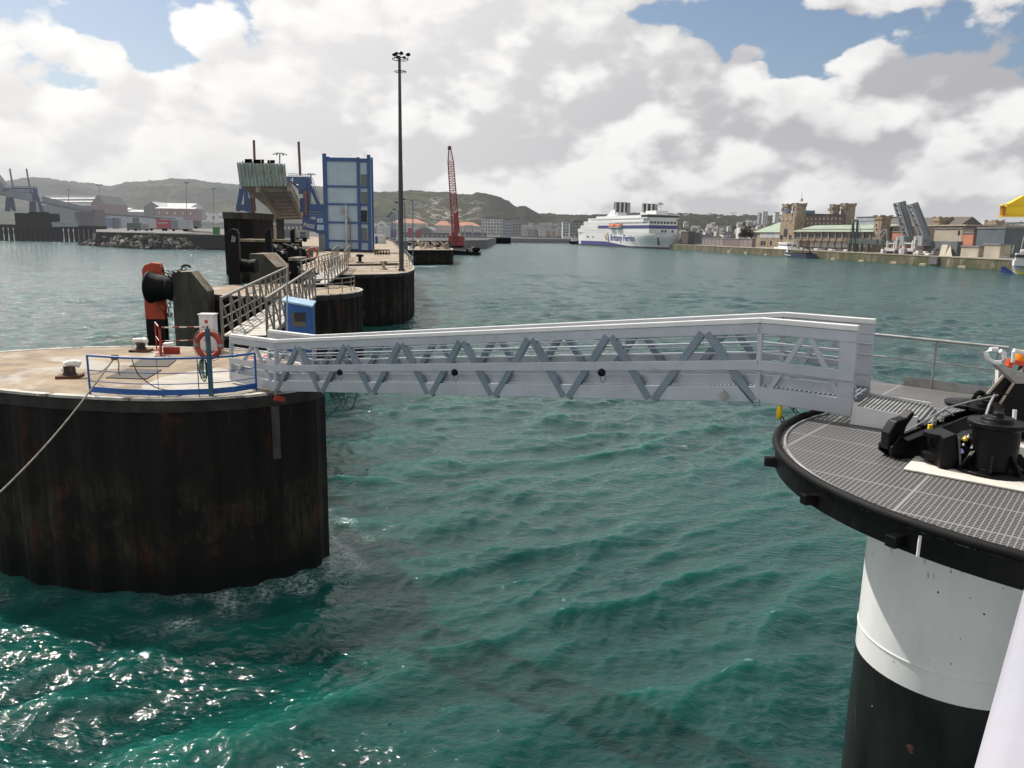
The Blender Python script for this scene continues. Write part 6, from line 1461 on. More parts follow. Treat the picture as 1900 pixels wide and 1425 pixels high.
# flats on the far quay
def flats(label, x0, y0, x1, y1, d, wall, nf, nc, roofm=r_slate, pent=True):
    t = bld(label, x0, y0, x1, y1, d, 22, wall, roofm, 'flat', None, nc, nf, w_win, name='apartment_block', cat='apartments', wf=(.55,.5))
    A, B = Y(x0,430,d).x, Y(x1,430,d).x; z0_, z1_ = Y((x0+x1)/2,y1,d).z, Y((x0+x1)/2,y0,d).z
    for k in range(1, nf): z = z0_+(z1_-z0_)*k/nf; MB().box(A+(B-A)*.04, B-(B-A)*.04, d-2.0, d-.15, z-.25, z+.55).build('balcony', wall, t)
    if pent: MB().box(A+(B-A)*.15, B-(B-A)*.15, d+2, d+16, z1_+.8, z1_+4.5).build('penthouse', roofm, t)
flats('white apartment block with stepped balconies nearest the crane', 894, 407, 932, 437, 1250, w_white, 5, 7)
flats('pale apartment block in the middle of the far quay group', 934, 410, 950, 437, 1260, w_blue, 5, 4)
flats('grey apartment block at the right of the far quay group', 951, 408, 967, 437, 1250, w_grey, 5, 3)
flats('grey apartment block just left of the ferry stern', 1057, 414, 1095, 446, 1150, w_grey, 5, 7)
flats('tall pale block peeping behind the flats left of the ferry', 1044, 412, 1056, 440, 1300, w_white, 5, 2, pent=False)
rn = random.Random(5)
x = 968
HC_ = [w_cream, w_grey, w_brick, w_white, w_tan, w_pink]; k = 0
while x < 1044:
    w = rn.uniform(7, 13); h = rn.uniform(10, 16)
    bld('narrow town house in the waterfront row between the flats and the ferry', x, 440-h, x+w, 440, 1350+rn.uniform(0,40), 12, HC_[k % 6], r_slate, 'side', 5, 3, 3, w_win, name='town_house', cat='house', group='town houses left of the ferry', wf=(.4,.5)); x += w+.6; k += 1
k = 0
for row, (d, yb, x0, x1) in enumerate(((1500,428,968,1100),(1350,431,690,722),(1600,424,1100,1130))):
    x = x0
    while x < x1:
        w = rn.uniform(8, 14); h = rn.uniform(6, 11)
        bld('distant slate-roofed house behind the waterfront rows', x, yb-h, x+w, yb+4, d, 12, HC_[(k+2) % 6], r_slate, 'side', 4, 2, 2, w_win, name='distant_house', cat='house', group='distant houses behind the waterfront', wf=(.4,.4)); x += w+1; k += 1
fq = thing('far_quay', 'far rock-footed quay in front of the apartment blocks', 'quay', (40, 1300, 0))
MB().hexa([Z(900,449.5,0), Z(1100,452,0), Z(1100,452,0)+Vector((0,60,0)), Z(900,449.5,0)+Vector((0,300,0))], [v+Vector((0,0,5.2)) for v in (Z(900,449.5,0), Z(1100,452,0), Z(1100,452,0)+Vector((0,60,0)), Z(900,449.5,0)+Vector((0,300,0)))]).build('wall', w_dark, fq)
def rk2(i):
    t = random.random(); px = 950+140*t; base = 449.2+2*t; d = 1000+40*random.random(); return Y(px, base-1-random.random()*4, d)
rocks(90, rk2, 'boulder of the low rock bank beneath the far waterfront', 'boulders of the far waterfront bank', 1.6, 3.2)
dq = thing('dark_jetty', 'short black jetty end right of the crane barge', 'jetty', Y(927, 450, 820))
MB().box(Y(893,430,850).x, Y(948,430,850).x, 850, 870, -1, Y(920,440,850).z).build('wall', m_qwall, dq); MB().box(Y(921,430,838).x, Y(948,430,838).x, 838, 849.9, -1, Y(935,441.5,838).z).build('end_block', m_black, dq)
van = thing('white_van', 'small white van parked above the rocks left of the ferry stern', 'van', Y(1052, 444, 1080)); p = Y(1052, 444, 1080)
MB().box(p.x-6, p.x+6, 1080, 1084, p.z, p.z+4).build('body', w_white, van, bevel=.3)
for q in (-3.5, 3.5): MB().lathe((p.x+q, 1079.9, p.z+.3), [(.8,0),(.8,.6)], 10, ax=(0,-1,0)).build('wheel', m_blackr, van)

# ------------------------------------------------------------------ ferry
SP, SB = Vector((80, 855, 0)), Vector((139.5, 676, 0))       # stern and bow at the waterline, centre line
# place the bow from the picture
SB = Z(1250, 462.5, 0); SP = Z(1117, 455.9, 0); sv = (SP-SB).normalized(); SL = 187.0; SP = SB+sv*SL
bv = Vector((-sv.y, sv.x, 0)); 
if bv.x > 0: bv = -bv                                         # bv: towards the visible (left) side
fer = thing('ferry', 'large white car ferry with a blue band moored at the right-hand quay', 'ferry', SB+sv*90)
BW = 14.0
def FP(s, t, z): return SB+sv*s+bv*t+Vector((0,0,z))          # s from bow aft, t to the visible side
m_fw = mat('ferry_white', (.80,.80,.79), .45, 0, .03, .05, haze=.8); m_fb = mat('ferry_blue', (.035,.04,.20), .45, 0, .05, .05, haze=.8); m_fbk = mat('ferry_black', (.03,.03,.035), .5, haze=.8)
def hullw(s, z):                                              # half breadth: fine at the waterline, flared above
    wl = min(1, (max(s, 0)/58.0))**.62; tp_ = min(1, (max(s+6.5, 0)/26.0))**.55
    k = max(0, min(1, z/12.0)); k = k*k*(3-2*k)*.75+.25*k
    w = (wl*(1-k)+tp_*k)
    if s > 165: w *= 1-.18*((s-165)/22)**2
    return BW*w
ss = [-6.4,-6,-5,-3,-1,0,2,5,9,14,20,28,38,50,65,85,110,140,165,178,187]; zs = [-1,0,1.4,1.41,2.6,2.61,4,6,8,10,11.6,13.2]
def hull_strip(z0, z1, m, nm, off=0):
    zz2 = [z for z in zs if z0 <= z <= z1]; mb = MB()
    for sd in (1, -1):
        o = len(mb.v)
        for z in zz2:
            for s in ss:
                stem = -6.4*max(0, min(1, (z-1)/11.5))**1.25; s_ = max(s, stem)
                mb.v.append(FP(s_, sd*(hullw(s_, z)+off if s_ > stem+.01 else .05), z))
        n = len(ss)
        for j in range(len(zz2)-1):
            for i in range(n-1): mb.f.append((o+j*n+i, o+j*n+i+1, o+(j+1)*n+i+1, o+(j+1)*n+i))
    w = hullw(187, 10)
    mb.add([FP(187,-w,z0), FP(187,w,z0), FP(187,w,z1), FP(187,-w,z1)], [(0,1,2,3)])
    return mb.build(nm, m, fer, smooth=True)
hull_strip(1.41, 13.2, m_fw, 'hull'); hull_strip(-1, 1.4, m_fbk, 'boot_topping')
# blue sweep along the after two thirds of the hull
mb = MB(); sw = [62,75,90,110,130,150,170,186]
for s in sw: h = 1.4+3.4*min(1,(s-60)/50); mb.v += [FP(s, hullw(s,1.5)+.12, 1.2), FP(s, hullw(s,h)+.12, h)]
mb.f = [(2*i,2*i+2,2*i+3,2*i+1) for i in range(len(sw)-1)]; mb.build('blue_sweep', m_fb, fer)
MB().add([FP(s_, t_, 13.19) for s_, t_ in ((-6.2,0),(-3,4.5),(2,8),(10,11.5),(24,14),(187,12),(187,-12),(24,-14),(10,-11.5),(2,-8),(-3,-4.5))], [tuple(range(11))]).build('fore_deck', M_('deck_green', (.08,.16,.10)), fer)
def fblock(s0, s1, w, z0, z1, m, nm, taper=0):
    return MB().hexa([FP(s0,-w,z0), FP(s0,w,z0), FP(s1,w,z0), FP(s1,-w,z0)], [FP(s0+taper,-w,z1), FP(s0+taper,w,z1), FP(s1,w,z1), FP(s1,-w,z1)]).build(nm, m, fer, bevel=.15)
fblock(20,183,14.0,13.2,17.2,m_fw,'superstructure')
fblock(20.5,176,13.98,17.22,20.4,m_fw,'superstructure')
fblock(21,168,13.9,20.42,24.4,m_fw,'superstructure')
fblock(22,158,13.2,24.42,27.4,m_fw,'superstructure')
fblock(30,140,12.0,27.42,29.2,m_fw,'top_deck')
fblock(21.5,34,15.6,25.9,27.0,m_fw,'bridge_wing',0)
fblock(21.4,34,15.4,27.02,29.0,m_fbk,'bridge_windows',.6)
fblock(21,36,15.8,29.02,29.8,m_fw,'bridge_roof')
# blue band
for w, s0, s1 in ((14.12, 20, 74), (14.12, 104, 130)):
    MB().add([FP(s0,w,17.3), FP(s1,w,17.3), FP(s1,w,20.2), FP(s0,w,20.2)], [(0,1,2,3)]).build('blue_band', m_fb, fer)
MB().add([FP(20.3,-14.1,17.3), FP(20.3,14.1,17.3), FP(20.3,14.1,20.2), FP(20.3,-14.1,20.2)], [(0,1,2,3)]).build('blue_band', m_fb, fer)
for k in range(8):
    t_ = -11.5+3.3*k; sz = 1.2
    MB().box(-1,1,-1,1,-1,1).v
    MB().add([FP(20.85,t_-sz,21.6), FP(20.85,t_+sz,21.6), FP(20.85,t_+sz,23.6), FP(20.85,t_-sz,23.6)], [(0,1,2,3)]).build('window', w_win, fer)
for k in range(3): t_ = -9+[0,7,10][k]; MB().add([FP(19.85,t_-1,14.2), FP(19.85,t_+1,14.2), FP(19.85,t_+1,16.2), FP(19.85,t_-1,16.2)], [(0,1,2,3)]).build('window', w_win, fer)
for (z, w, s0, s1, n) in ((22.3,13.96,24,92,30),(25.8,13.26,36,150,40)):
    for k in range(n):
        s = s0+(s1-s0)*(k+.5)/n; e = (s1-s0)/n*.3
        MB().add([FP(s-e,w,z-.6), FP(s+e,w,z-.6), FP(s+e,w,z+.6), FP(s-e,w,z+.6)], [(0,1,2,3)]).build('window', w_win if z < 25 else w_grey, fer)
for k in range(9): s = 112+6*k; MB().add([FP(s,14.08,15), FP(s+1.2,14.08,15), FP(s+1.2,14.08,15.8), FP(s,14.08,15.8)], [(0,1,2,3)]).build('window', w_win, fer)
# lifeboats in their recess
MB().add([FP(74,14.1,16.6), FP(104,14.1,16.6), FP(104,14.1,22.4), FP(74,14.1,22.4)], [(0,1,2,3)]).build('boat_recess', w_grey, fer)
for s in (80, 94):
    o = thing('lifeboat', 'x', 'y', (0,0,0)); bpy.data.objects.remove(o)
    mb = MB(); c = FP(s, 15.2, 18.6); mb.lathe(c, [(.2,-6),(1.3,-5),(1.7,0),(1.3,5),(.2,6)], 12, ax=sv); lbh = mb.build('lifeboat', w_white, fer, smooth=True)
    MB().lathe(c+up*1.0, [(.2,-5.6),(1.5,-4.4),(1.75,0),(1.5,4.4),(.2,5.6)], 12, ax=sv).build('canopy', M_('lifeboat_orange', (.75,.13,.03)), lbh, smooth=True)
    MB().bar(FP(s-5,14.3,23), FP(s-5,16,21), .4).build('davit', w_white, fer); MB().bar(FP(s+5,14.3,23), FP(s+5,16,21), .4).build('davit', w_white, fer)
# funnels and masts
def funnel(s, w, h, L, n=4):
    f = fblock(s, s+L, w, 29.2, 29.2+h*.28, m_fw, 'funnel', 1.5)
    MB().hexa([FP(s+2,-w+.6,29.3+h*.28), FP(s+2,w-.6,29.3+h*.28), FP(s+L-1,w-.6,29.3+h*.28), FP(s+L-1,-w+.6,29.3+h*.28)], [FP(s+2,-w+.6,29.2+h), FP(s+2,w-.6,29.2+h), FP(s+L-1,w-.6,29.2+h), FP(s+L-1,-w+.6,29.2+h)]).build('exhaust_block', m_fbk, f)
    for a, b in ((s+1, w*.55), (s+1, -w*.2), (s+L-1, w*.6), (s+L*.5, w-.2)):
        MB().bar(FP(a,b,29.2+h*.2), FP(a,b,29.2+h*1.03), 1.4).build('exhaust_duct', w_white, f)
    MB().bar(FP(s+1.2,-w+.2,29.3), FP(s+1.2,-w+.2,29.2+h*.98), 3.2, 2.5).build('exhaust_duct', w_grey, f)
funnel(102, 6, 13.5, 12); funnel(46, 6, 10.5, 8)
rm_ = MB().bar(FP(32,-2,29.8), FP(32,-2,41), 1.2).build('radar_mast', m_fw, fer)
for z, w in ((33,3),(36,2.4),(38.5,3.4)): MB().bar(FP(32,-2-w,z), FP(32,-2+w,z), .5).build('radar_arm', m_fw, rm_)
MB().lathe(FP(32,-2,38), [(.5,0),(2.6,.8),(2.6,1.5),(.5,1.8)], 12).build('crow_nest', w_grey, rm_)
MB().lathe(FP(34,-9,29.8), [(1.8,0),(2,1.4),(1.4,2.8),(.3,3.4)], 12).build('radome', m_fw, rm_)
for t_ in (-12,-8,3): MB().bar(FP(38,t_,29.8), FP(38,t_,36+t_*.1), .3).build('aerial', m_fw, rm_)
fblock(24,44,6,29.9,33,m_fw,'mast_house')
MB().add([FP(118,10.5,29.3), FP(98,10.5,29.3), FP(101,9.5,35.5), FP(109,9.5,35.5)], [(0,1,2,3)]).build('funnel_fin', m_fw, fer)
# hull lettering and emblem
zl = 6.0
xd_ = -sv
text_mesh("Brittany Ferries", 8.2, m_fb, 'lettering', fer, FP(99.5, 14.18, zl), xd_, (0,0,1), bold=.12)
for k, (s, m_) in enumerate(((103.5, m_fb), (106.5, M_('emblem_yellow', (.75,.5,.05))), (109.5, m_fb))):
    MB().add([FP(s,14.2,zl-1.5+k), FP(s-2.2,14.2,zl-1.5+k), FP(s+1.6,14.2,zl+7.2-k), FP(s+3.4,14.2,zl+7.2-k)], [(0,1,2,3)]).build('emblem', m_, fer)
for k in range(3): MB().add([FP(140+3.2*k+9*(k>0),14.15,8.2), FP(143+3.2*k+9*(k>0),14.15,8.2), FP(143+3.2*k+9*(k>0),14.15,9.6), FP(140+3.2*k+9*(k>0),14.15,9.6)], [(0,1,2,3)]).build('small_marking', m_fb, fer)
# slanted black anchor pocket on the bow
mb = MB(); pk = []
for (s, z) in ((11,9.6),(9.4,9.6),(12.6,3.2),(15,3.2)):
    pk.append(FP(s, hullw(s, z)+.18, z))
mb.add(pk, [(0,1,2,3)]); mb.build('anchor_pocket', m_fbk, fer)
tug = thing('pilot_boat', 'small white boat lying behind the ferry stern', 'boat', Y(1068, 452, 900))
p = Y(1072, 451.5, 880); MB().hexa([p+Vector((-8,0,-1)), p+Vector((6,0,-1)), p+Vector((6,5,-1)), p+Vector((-8,5,-1))], [p+Vector((-11,0,2)), p+Vector((7,0,2)), p+Vector((7,5,2)), p+Vector((-11,5,2))]).build('hull', m_black, tug); MB().box(p.x-7, p.x-1, p.y+.5, p.y+4, p.z+2.01, p.z+6).build('cabin', w_white, tug, bevel=.2); MB().bar(p+Vector((-4,2,6)), p+Vector((-4,2,10)), .4).build('mast', w_white, tug)
# ------------------------------------------------------------------ right-hand quay and the old maritime station
QA, QB = Z(1256, 463.2, 0), Z(1840, 500.5, 0)
qd = (QB-QA).normalized(); qn = Vector((-qd.y, qd.x, 0))
if qn.x < 0: qn = -qn
QZ = 4.5
def QP(px, py, t=0): A = QA+qn*t; return ON(px, py, A, A+qd)
def Qs(px, t, z=QZ): p = QP(px, 440, t); return Vector((p.x, p.y, z))
def side_th(C_, px): # inland distance from C_ at which the view column px is met
    p = ON(px, 440, C_, C_+qn); return max(.5, (Vector((p.x,p.y,0))-Vector((C_.x,C_.y,0))).dot(qn))
m_qw = mat('old_quay_wall', (.15,.125,.075), .9, 0, .3, .25, c2=(.07,.08,.03), t2=(.45,.6), s2=.12, streak=3, haze=.7, c3=(.26,.23,.18), s3=.35, t3=(.58,.66))
m_qt = M_('quay_top', (.36,.31,.24))
qw = thing('stone_quay', 'long weedy stone quay running from the ferry to the right edge', 'quay', QP(1600, 485))
E0, E1 = QA-qd*60, QB+qd*260
MB().hexa([E0+Vector((0,0,-2)), E1+Vector((0,0,-2)), E1+qn*6+Vector((0,0,-2)), E0+qn*6+Vector((0,0,-2))], [v+Vector((0,0,QZ-.4)) for v in (E0, E1, E1+qn*6, E0+qn*6)]).build('wall', m_qw, qw)
MB().hexa([v+Vector((0,0,QZ-.399))-qn*.2 for v in (E0, E1, E1+qn*1.6, E0+qn*1.6)], [v+Vector((0,0,QZ))-qn*.2 for v in (E0, E1, E1+qn*1.6, E0+qn*1.6)]).build('coping', m_qt, qw)
for k, px in enumerate((1352,1383,1420,1545,1597,1657,1711,1784)):
    p = QP(px, 0, -.6); p = QP(px, [466,469,473,481,485,488,491.5,496][k], -.5); MB().hexa([p-qd*3+Vector((0,0,-3)), p+qd*3+Vector((0,0,-3)), p+qd*3+qn*2+Vector((0,0,-3)), p-qd*3+qn*2+Vector((0,0,-3))], [p-qd*2+Vector((0,0,.5)), p+qd*2+Vector((0,0,.5)), p+qd*2+qn*2+Vector((0,0,1.2)), p-qd*2+qn*2+Vector((0,0,1.2))]).build('fender_block', w_tan, qw)
for px in (1653,):
    p = QP(1732, 478, -.1); MB().box(p.x-.4, p.x+1, p.y-4, p.y+4, .8, QZ-.6).build('recess', w_dark, qw)
qs = MB().add([v+Vector((0,0,QZ-.01)) for v in (E0+qn*1.4, E1+qn*1.4, E1+qn*500, E0+qn*900)], [(0,1,2,3)]).build('quay_surface', M_('quay_paving', (.30,.27,.22))); tag(qs, kind='structure')
def qblock(t, x0, x1, x2, ytop, m_f, m_s=None, nm='wall', par=None, z0=QZ-.3, th=None, zt=None, bev=0):
    A = Qs(x0, t, z0); B = Qs(x1, t, z0); z1 = QP(x1, ytop, t).z if zt is None else zt
    th = th or side_th(B, x2)
    P = [A, B, B+qn*th, A+qn*th]
    o = MB().hexa(P, [Vector((p.x, p.y, z1)) for p in P]).build(nm, m_f, par, bevel=bev)
    return o, A, B, th, z1
m_st = mat('old_stone', (.30,.235,.16), .85, 0, .2, .5, c2=(.20,.14,.09), t2=(.5,.65), s2=.3, haze=.9, grid=(0, 1.2, .8, .06))
m_std = mat('brown_stone', (.20,.145,.10), .9, 0, .25, .5, haze=.9, grid=(0, 1.2, .8, .06))
m_cop = M_('green_copper', (.27,.34,.25))
def battlement(par, A, B, th, z, h=.7, m=None, out=.35):
    h *= .6; z -= .5
    P0 = [A-qd*0-qn*out-qd*out, B+qd*out-qn*out, B+qn*(th+out)+qd*out, A+qn*(th+out)-qd*out]
    MB().hexa([Vector((p.x,p.y,z-1.8)) for p in P0], [Vector((p.x,p.y,z)) for p in P0]).build('cornice', m or m_st, par)
    c_ = sum(P0, Vector((0,0,0)))/4
    for p in P0:
        q = p+(c_-p)*.16; s = min((B-A).length, th)*.17
        MB().box(q.x-s, q.x+s, q.y-s, q.y+s, z+.01, z+h).build('merlon', m or m_st, par)
def face_windows(par, t, cols, ys, w, h, m=w_win, nm='window', off=.15):
    for px in cols:
        for py in ys:
            a = QP(px-w/2, py-h/2, t-off); b = QP(px+w/2, py+h/2, t-off); b.z = QP(px, py+h/2, t-off).z; a.z = QP(px, py-h/2, t-off).z
            MB().add([Vector((a.x,a.y,b.z)), Vector((b.x,b.y,b.z)), Vector((b.x,b.y,a.z)), Vector((a.x,a.y,a.z))], [(0,1,2,3)]).build(nm, m, par)
def sidewin(par, C_, cols, ys, w, h, m=w_win, off=.2, nm='window'):
    O = C_+qd*off
    for px in cols:
        for py in ys:
            a = ON(px-w/2, py-h/2, O, O+qn); b = ON(px+w/2, py+h/2, O, O+qn); z0_, z1_ = ON(px, py+h/2, O, O+qn).z, ON(px, py-h/2, O, O+qn).z
            MB().add([(a.x,a.y,z0_),(b.x,b.y,z0_),(b.x,b.y,z1_),(a.x,a.y,z1_)], [(0,1,2,3)]).build(nm, m, par)
MT = 26.0
ms = thing('maritime_station', 'old tan stone maritime station with twin battlemented towers and a long dark wing', 'station', Qs(1470, MT))
o, A, B, th, z = qblock(MT, 1466, 1474, 1491, 380, m_st, nm='tower', par=ms); battlement(ms, A, B, th, z+1.2)
face_windows(ms, MT, (1468.5,1471.5), (388,), 1.4, 6); face_windows(ms, MT, (1470,), (410,), 2.5, 10)
sidewin(ms, B, (1479,1482.5,1486), (384,393), 1.6, 4, w_winl); TB1 = B
o, A, B, th, z = qblock(MT, 1447.5, 1456.5, 1464, 381, m_st, nm='tower', par=ms); battlement(ms, A, B, th, z+1.2)
face_windows(ms, MT, (1450.5,1453.5), (389,), 1.4, 6)
o, A, B, th, z = qblock(MT-1.5, 1446, 1472, 1478, 402, m_st, nm='portal_block', par=ms)
face_windows(ms, MT-1.6, (1451,1459,1467), (407,), 4, 5, w_tan); face_windows(ms, MT-1.6, (1457,), (432,), 5, 14); face_windows(ms, MT-1.6, (1449.5,1466), (440,), 3.5, 8)
qblock(MT-.5, 1456, 1466, 1470, 396, m_st, nm='centre_bay', par=ms); face_windows(ms, MT-.7, (1460,), (391,), 7, 7, M_('blue_banner', (.05,.1,.18)), 'banner')
p = Qs(1481, MT+10, QP(1481, 374, MT+10).z); MB().lathe(p, [(1.3,0),(1.1,1.6),(.5,2.4)], 8).build('lantern', w_white, ms); MB().bar(p+up*2.3, p+up*6, .25).build('lantern_mast', w_white, ms)
# long dark wing running inland, facing the viewer
C0 = Qs(1474, MT+6); thw = side_th(C0, 1566); zw = ON(1530, 399.5, C0, C0+qn).z
P = [C0, C0+qn*thw, C0+qn*thw-qd*18, C0-qd*18]
MB().hexa(P, [Vector((p.x,p.y,zw)) for p in P]).build('wing', m_std, ms)
sidewin(ms, C0, [1491+7.5*k for k in range(10)], (406,414.5), 2.0, 4.4, w_winl)
Pc = [v+Vector((0,0,zw-QZ+.05)) for v in (C0+qd*.5, C0+qn*thw+qd*.5, C0+qn*thw-qd*18.5, C0-qd*18.5)]
MB().hexa(Pc, [v+Vector((0,0,.9)) for v in Pc]).build('roof', w_dark, ms)
gb_ = C0+qn*(thw*.17); g2_ = C0+qn*(thw*.43); zb1 = ON(1500, 390, C0, C0+qn).z
MB().hexa([Vector((v.x,v.y,zw+1)) for v in (gb_-qd*4, g2_-qd*4, g2_-qd*12, gb_-qd*12)], [Vector((v.x,v.y,zb1)) for v in (gb_-qd*4, g2_-qd*4, g2_-qd*12, gb_-qd*12)]).build('glass_storey', M_('blue_glass', (.05,.16,.28), rough=.3), ms)
# second pair of towers at the inland end
for (f0, x0, x1, x2, yt) in ((thw*.80, 1535, 1541, 1553, 382), (thw*.985, 1555.5, 1564, 1582, 380)):
    t2 = MT+6+f0
    o, A, B, th2, z = qblock(t2, x0, x1, x2, yt, m_st, nm='tower', par=ms); battlement(ms, A, B, th2, z+1.2)
    face_windows(ms, t2, ((x0+x1)/2-1, (x0+x1)/2+1.6), (389,), 1.2, 5); sidewin(ms, B, (x1+4, x1+8), (388,), 1.5, 4, w_dark)
# left wing with green gable roof
lwg = thing('station_wing', 'low left wing of the station with a pale green gable roof', 'station wing', Qs(1420, MT))
o, A, B, th, z = qblock(MT, 1398, 1447, 1452, 431, m_st, nm='wall', par=lwg, th=30)
A0 = Vector((A.x,A.y,z)); B0 = Vector((B.x,B.y,z)); rz = QP(1446, 412, MT+15).z
MB().add([A0-qn, B0-qn, B0+qn*15+up*(rz-z), A0+qn*15+qd*10+up*(rz-z)], [(0,1,2,3)]).add([A0-qn, A0+qn*15+qd*10+up*(rz-z), A0+qn*30], [(0,1,2)]).build('roof', m_cop, lwg)
face_windows(lwg, MT, [1412+4*k for k in range(9)], (437,), 3.2, 9, w_winl); face_windows(lwg, MT, (1402,), (437,), 4, 7); face_windows(lwg, MT, (1413,1418,1430), (451,), 3, 8)
# long green-roofed hall towards the right
hall = thing('quayside_hall', 'long quayside hall with a pale green roof over dark pillared openings', 'hall', Qs(1545, MT-6))
o, A, B, th, z = qblock(MT-6, 1471, 1622, 1630, 430, m_st, nm='wall', par=hall, th=34)
A0 = Vector((A.x,A.y,z)); B0 = Vector((B.x,B.y,z)); rz2 = QP(1560, 417.5, MT+8).z
MB().add([A0-qn*1.5, B0-qn*1.5, B0+qn*14+up*(rz2-z), A0+qn*14+up*(rz2-z)], [(0,1,2,3)]).build('roof', m_cop, hall)
MB().add([A0+qn*2+up*(rz2-z)*.25, B0+qn*2+up*(rz2-z)*.25, B0+qn*4+up*((rz2-z)*.42), A0+qn*4+up*((rz2-z)*.42)], [(0,1,2,3)]).build('roof_walk', w_dark, hall)
cols_h = [1480+13*k-0.2*k for k in range(11)]
face_windows(hall, MT-6, cols_h, (437.5,), 9.5, 9, w_win, 'opening'); 
for px in [1473.5+12.8*k for k in range(12)]:
    a = Qs(px, MT-6.4); MB().bar(a, Vector((a.x,a.y,z)), .9, .5, up=qn).build('pillar', m_st, hall)
a = Qs(1471, MT-8.5); b = Qs(1622, MT-8.5); zz1 = QP(1540, 446, MT-8.5).z
MB().bar(Vector((a.x,a.y,zz1)), Vector((b.x,b.y,zz1)), 4, .5, up=up).build('balcony', m_std, hall)
MB().bar(Vector((a.x,a.y,zz1+1.3))-qn*2, Vector((b.x,b.y,zz1+1.3))-qn*2, .15, .15).build('balcony_rail', w_grey, hall)
face_windows(hall, MT-6.1, [1505+4.3*k for k in range(27)], (454,), 2.6, 10, w_white, 'panel')
# third tower and the others along the quay
for (t, x0, x1, x2, yt, lb_) in ((20, 1619, 1633, 1650, 402, 'square battlemented stone tower with a tall lit panel in the middle of the right-hand quay'),
                                 (34, 1728, 1739, 1762, 405, 'stubby battlemented tower right of the raised lattice ramps'),
                                 (60, 1825, 1845, 1858, 411, 'low battlemented tower showing above the slate-grey clad building')):
    st_ = thing('stone_tower', lb_, 'tower', Qs(x1, t)); o, A, B, th, z = qblock(t, x0, x1, x2, yt, m_st, nm='shaft', par=st_); battlement(st_, A, B, th, z+.8, .9)
    if x0 == 1619: face_windows(st_, t, (1626,), (424,), 6, 22, w_tan, 'panel'); face_windows(st_, t-.1, (1626,), (418,426), 2, 5)
def qbld(label, t, x0, x1, x2, yt, m_f, nm='building', cat='building', th=None, wins=None, z0=QZ-.3, m_r=None):
    o_ = thing(nm, label, cat, Qs(x1, t, z0)); o, A, B, th_, z = qblock(t, x0, x1, x2, yt, m_f, par=o_, th=th, z0=z0)
    P = [A-qn*.3-qd*.3, B-qn*.3+qd*.3, B+qn*(th_+.3)+qd*.3, A+qn*(th_+.3)-qd*.3]
    MB().hexa([Vector((p.x,p.y,z+.01)) for p in P], [Vector((p.x,p.y,z+.6)) for p in P]).build('roof', m_r or r_grey, o_)
    if wins: face_windows(o_, t, *wins)
    return o_
m_clad = M_('slate_cladding', (.10,.125,.14)); m_clad2 = M_('beige_panel', (.44,.39,.30)); m_sal = M_('salmon_panel', (.50,.20,.12)); m_brn = M_('brown_cladding', (.10,.06,.045))
qbld('long brown building behind the raised ramps', 30, 1650, 1790, 1800, 419, m_brn, th=30, m_r=m_clad2)
qbld('pale beige clad hall right of the raised ramps', 22, 1733, 1784, 1788, 425, m_clad2, th=6, wins=((1779,), (432,), 2.4, 8))
qbld('salmon pink panel block behind the white machinery', 14, 1655, 1673, 1675, 431, m_sal, th=4)
qbld('salmon pink panel block between the beige hall and the slate-grey one', 14, 1785, 1806, 1808, 433, m_sal, th=5)
qbld('slate-grey clad building at the right of the old station', 12, 1812, 1864, 1866, 424, m_clad, th=18)
qbld('beige boundary block before the salmon panel', 9, 1786, 1819, 1823, 459, m_clad2, th=4)
qbld('square beige block before the slate-grey building', 9, 1829, 1859, 1867, 455, m_clad2, th=5)
rf = thing('shed_roof', 'brown double-gabled shed roof rising behind the beige hall', 'roof', Qs(1790, 45))
for (xa, xb, xc, yt, t) in ((1764, 1786, 1806, 402, 52), (1780, 1803, 1826, 402, 44)):
    D = Qs(xa, t); C1 = Qs(xa, t); base = QP(xb, 420, t).z; O = Qs(xb, t)
    pts = [ON(xa,419,O,O+qn), ON(xb+2,yt,O,O+qn), ON(xc,419,O,O+qn)]
    MB().extrude(pts, -qd*60).build('gable', M_('gable_brown', (.09,.075,.065)), rf)
qbld('grey modern building behind the green-roofed hall', 90, 1586, 1622, 1624, 403, w_blue, th=20, m_r=w_dark)
qbld('pale blue roofed hall behind the green-roofed hall', 70, 1578, 1640, 1642, 409, M_('pale_roof', (.4,.44,.48)), th=20, m_r=M_('pale_roof', (.4,.44,.48)))
qbld('pale blue roofed hall behind the lattice ramps', 75, 1652, 1732, 1735, 408, M_('pale_roof', (.4,.44,.48)), th=20)
gl = thing('glass_gallery', 'pale glazed gallery on dark legs at the far right behind the green trees', 'gallery', Qs(1880, 30))
o, A, B, th, z = qblock(30, 1864, 1910, 1912, 424, M_('gallery_glass', (.30,.34,.37), rough=.4), nm='glazing', par=gl, th=8, z0=QP(1880,450,30).z)
for k in range(8): a = Qs(1866+6*k, 29.7); MB().bar(a, Vector((a.x,a.y,z)), .35).build('mullion', w_dark, gl)
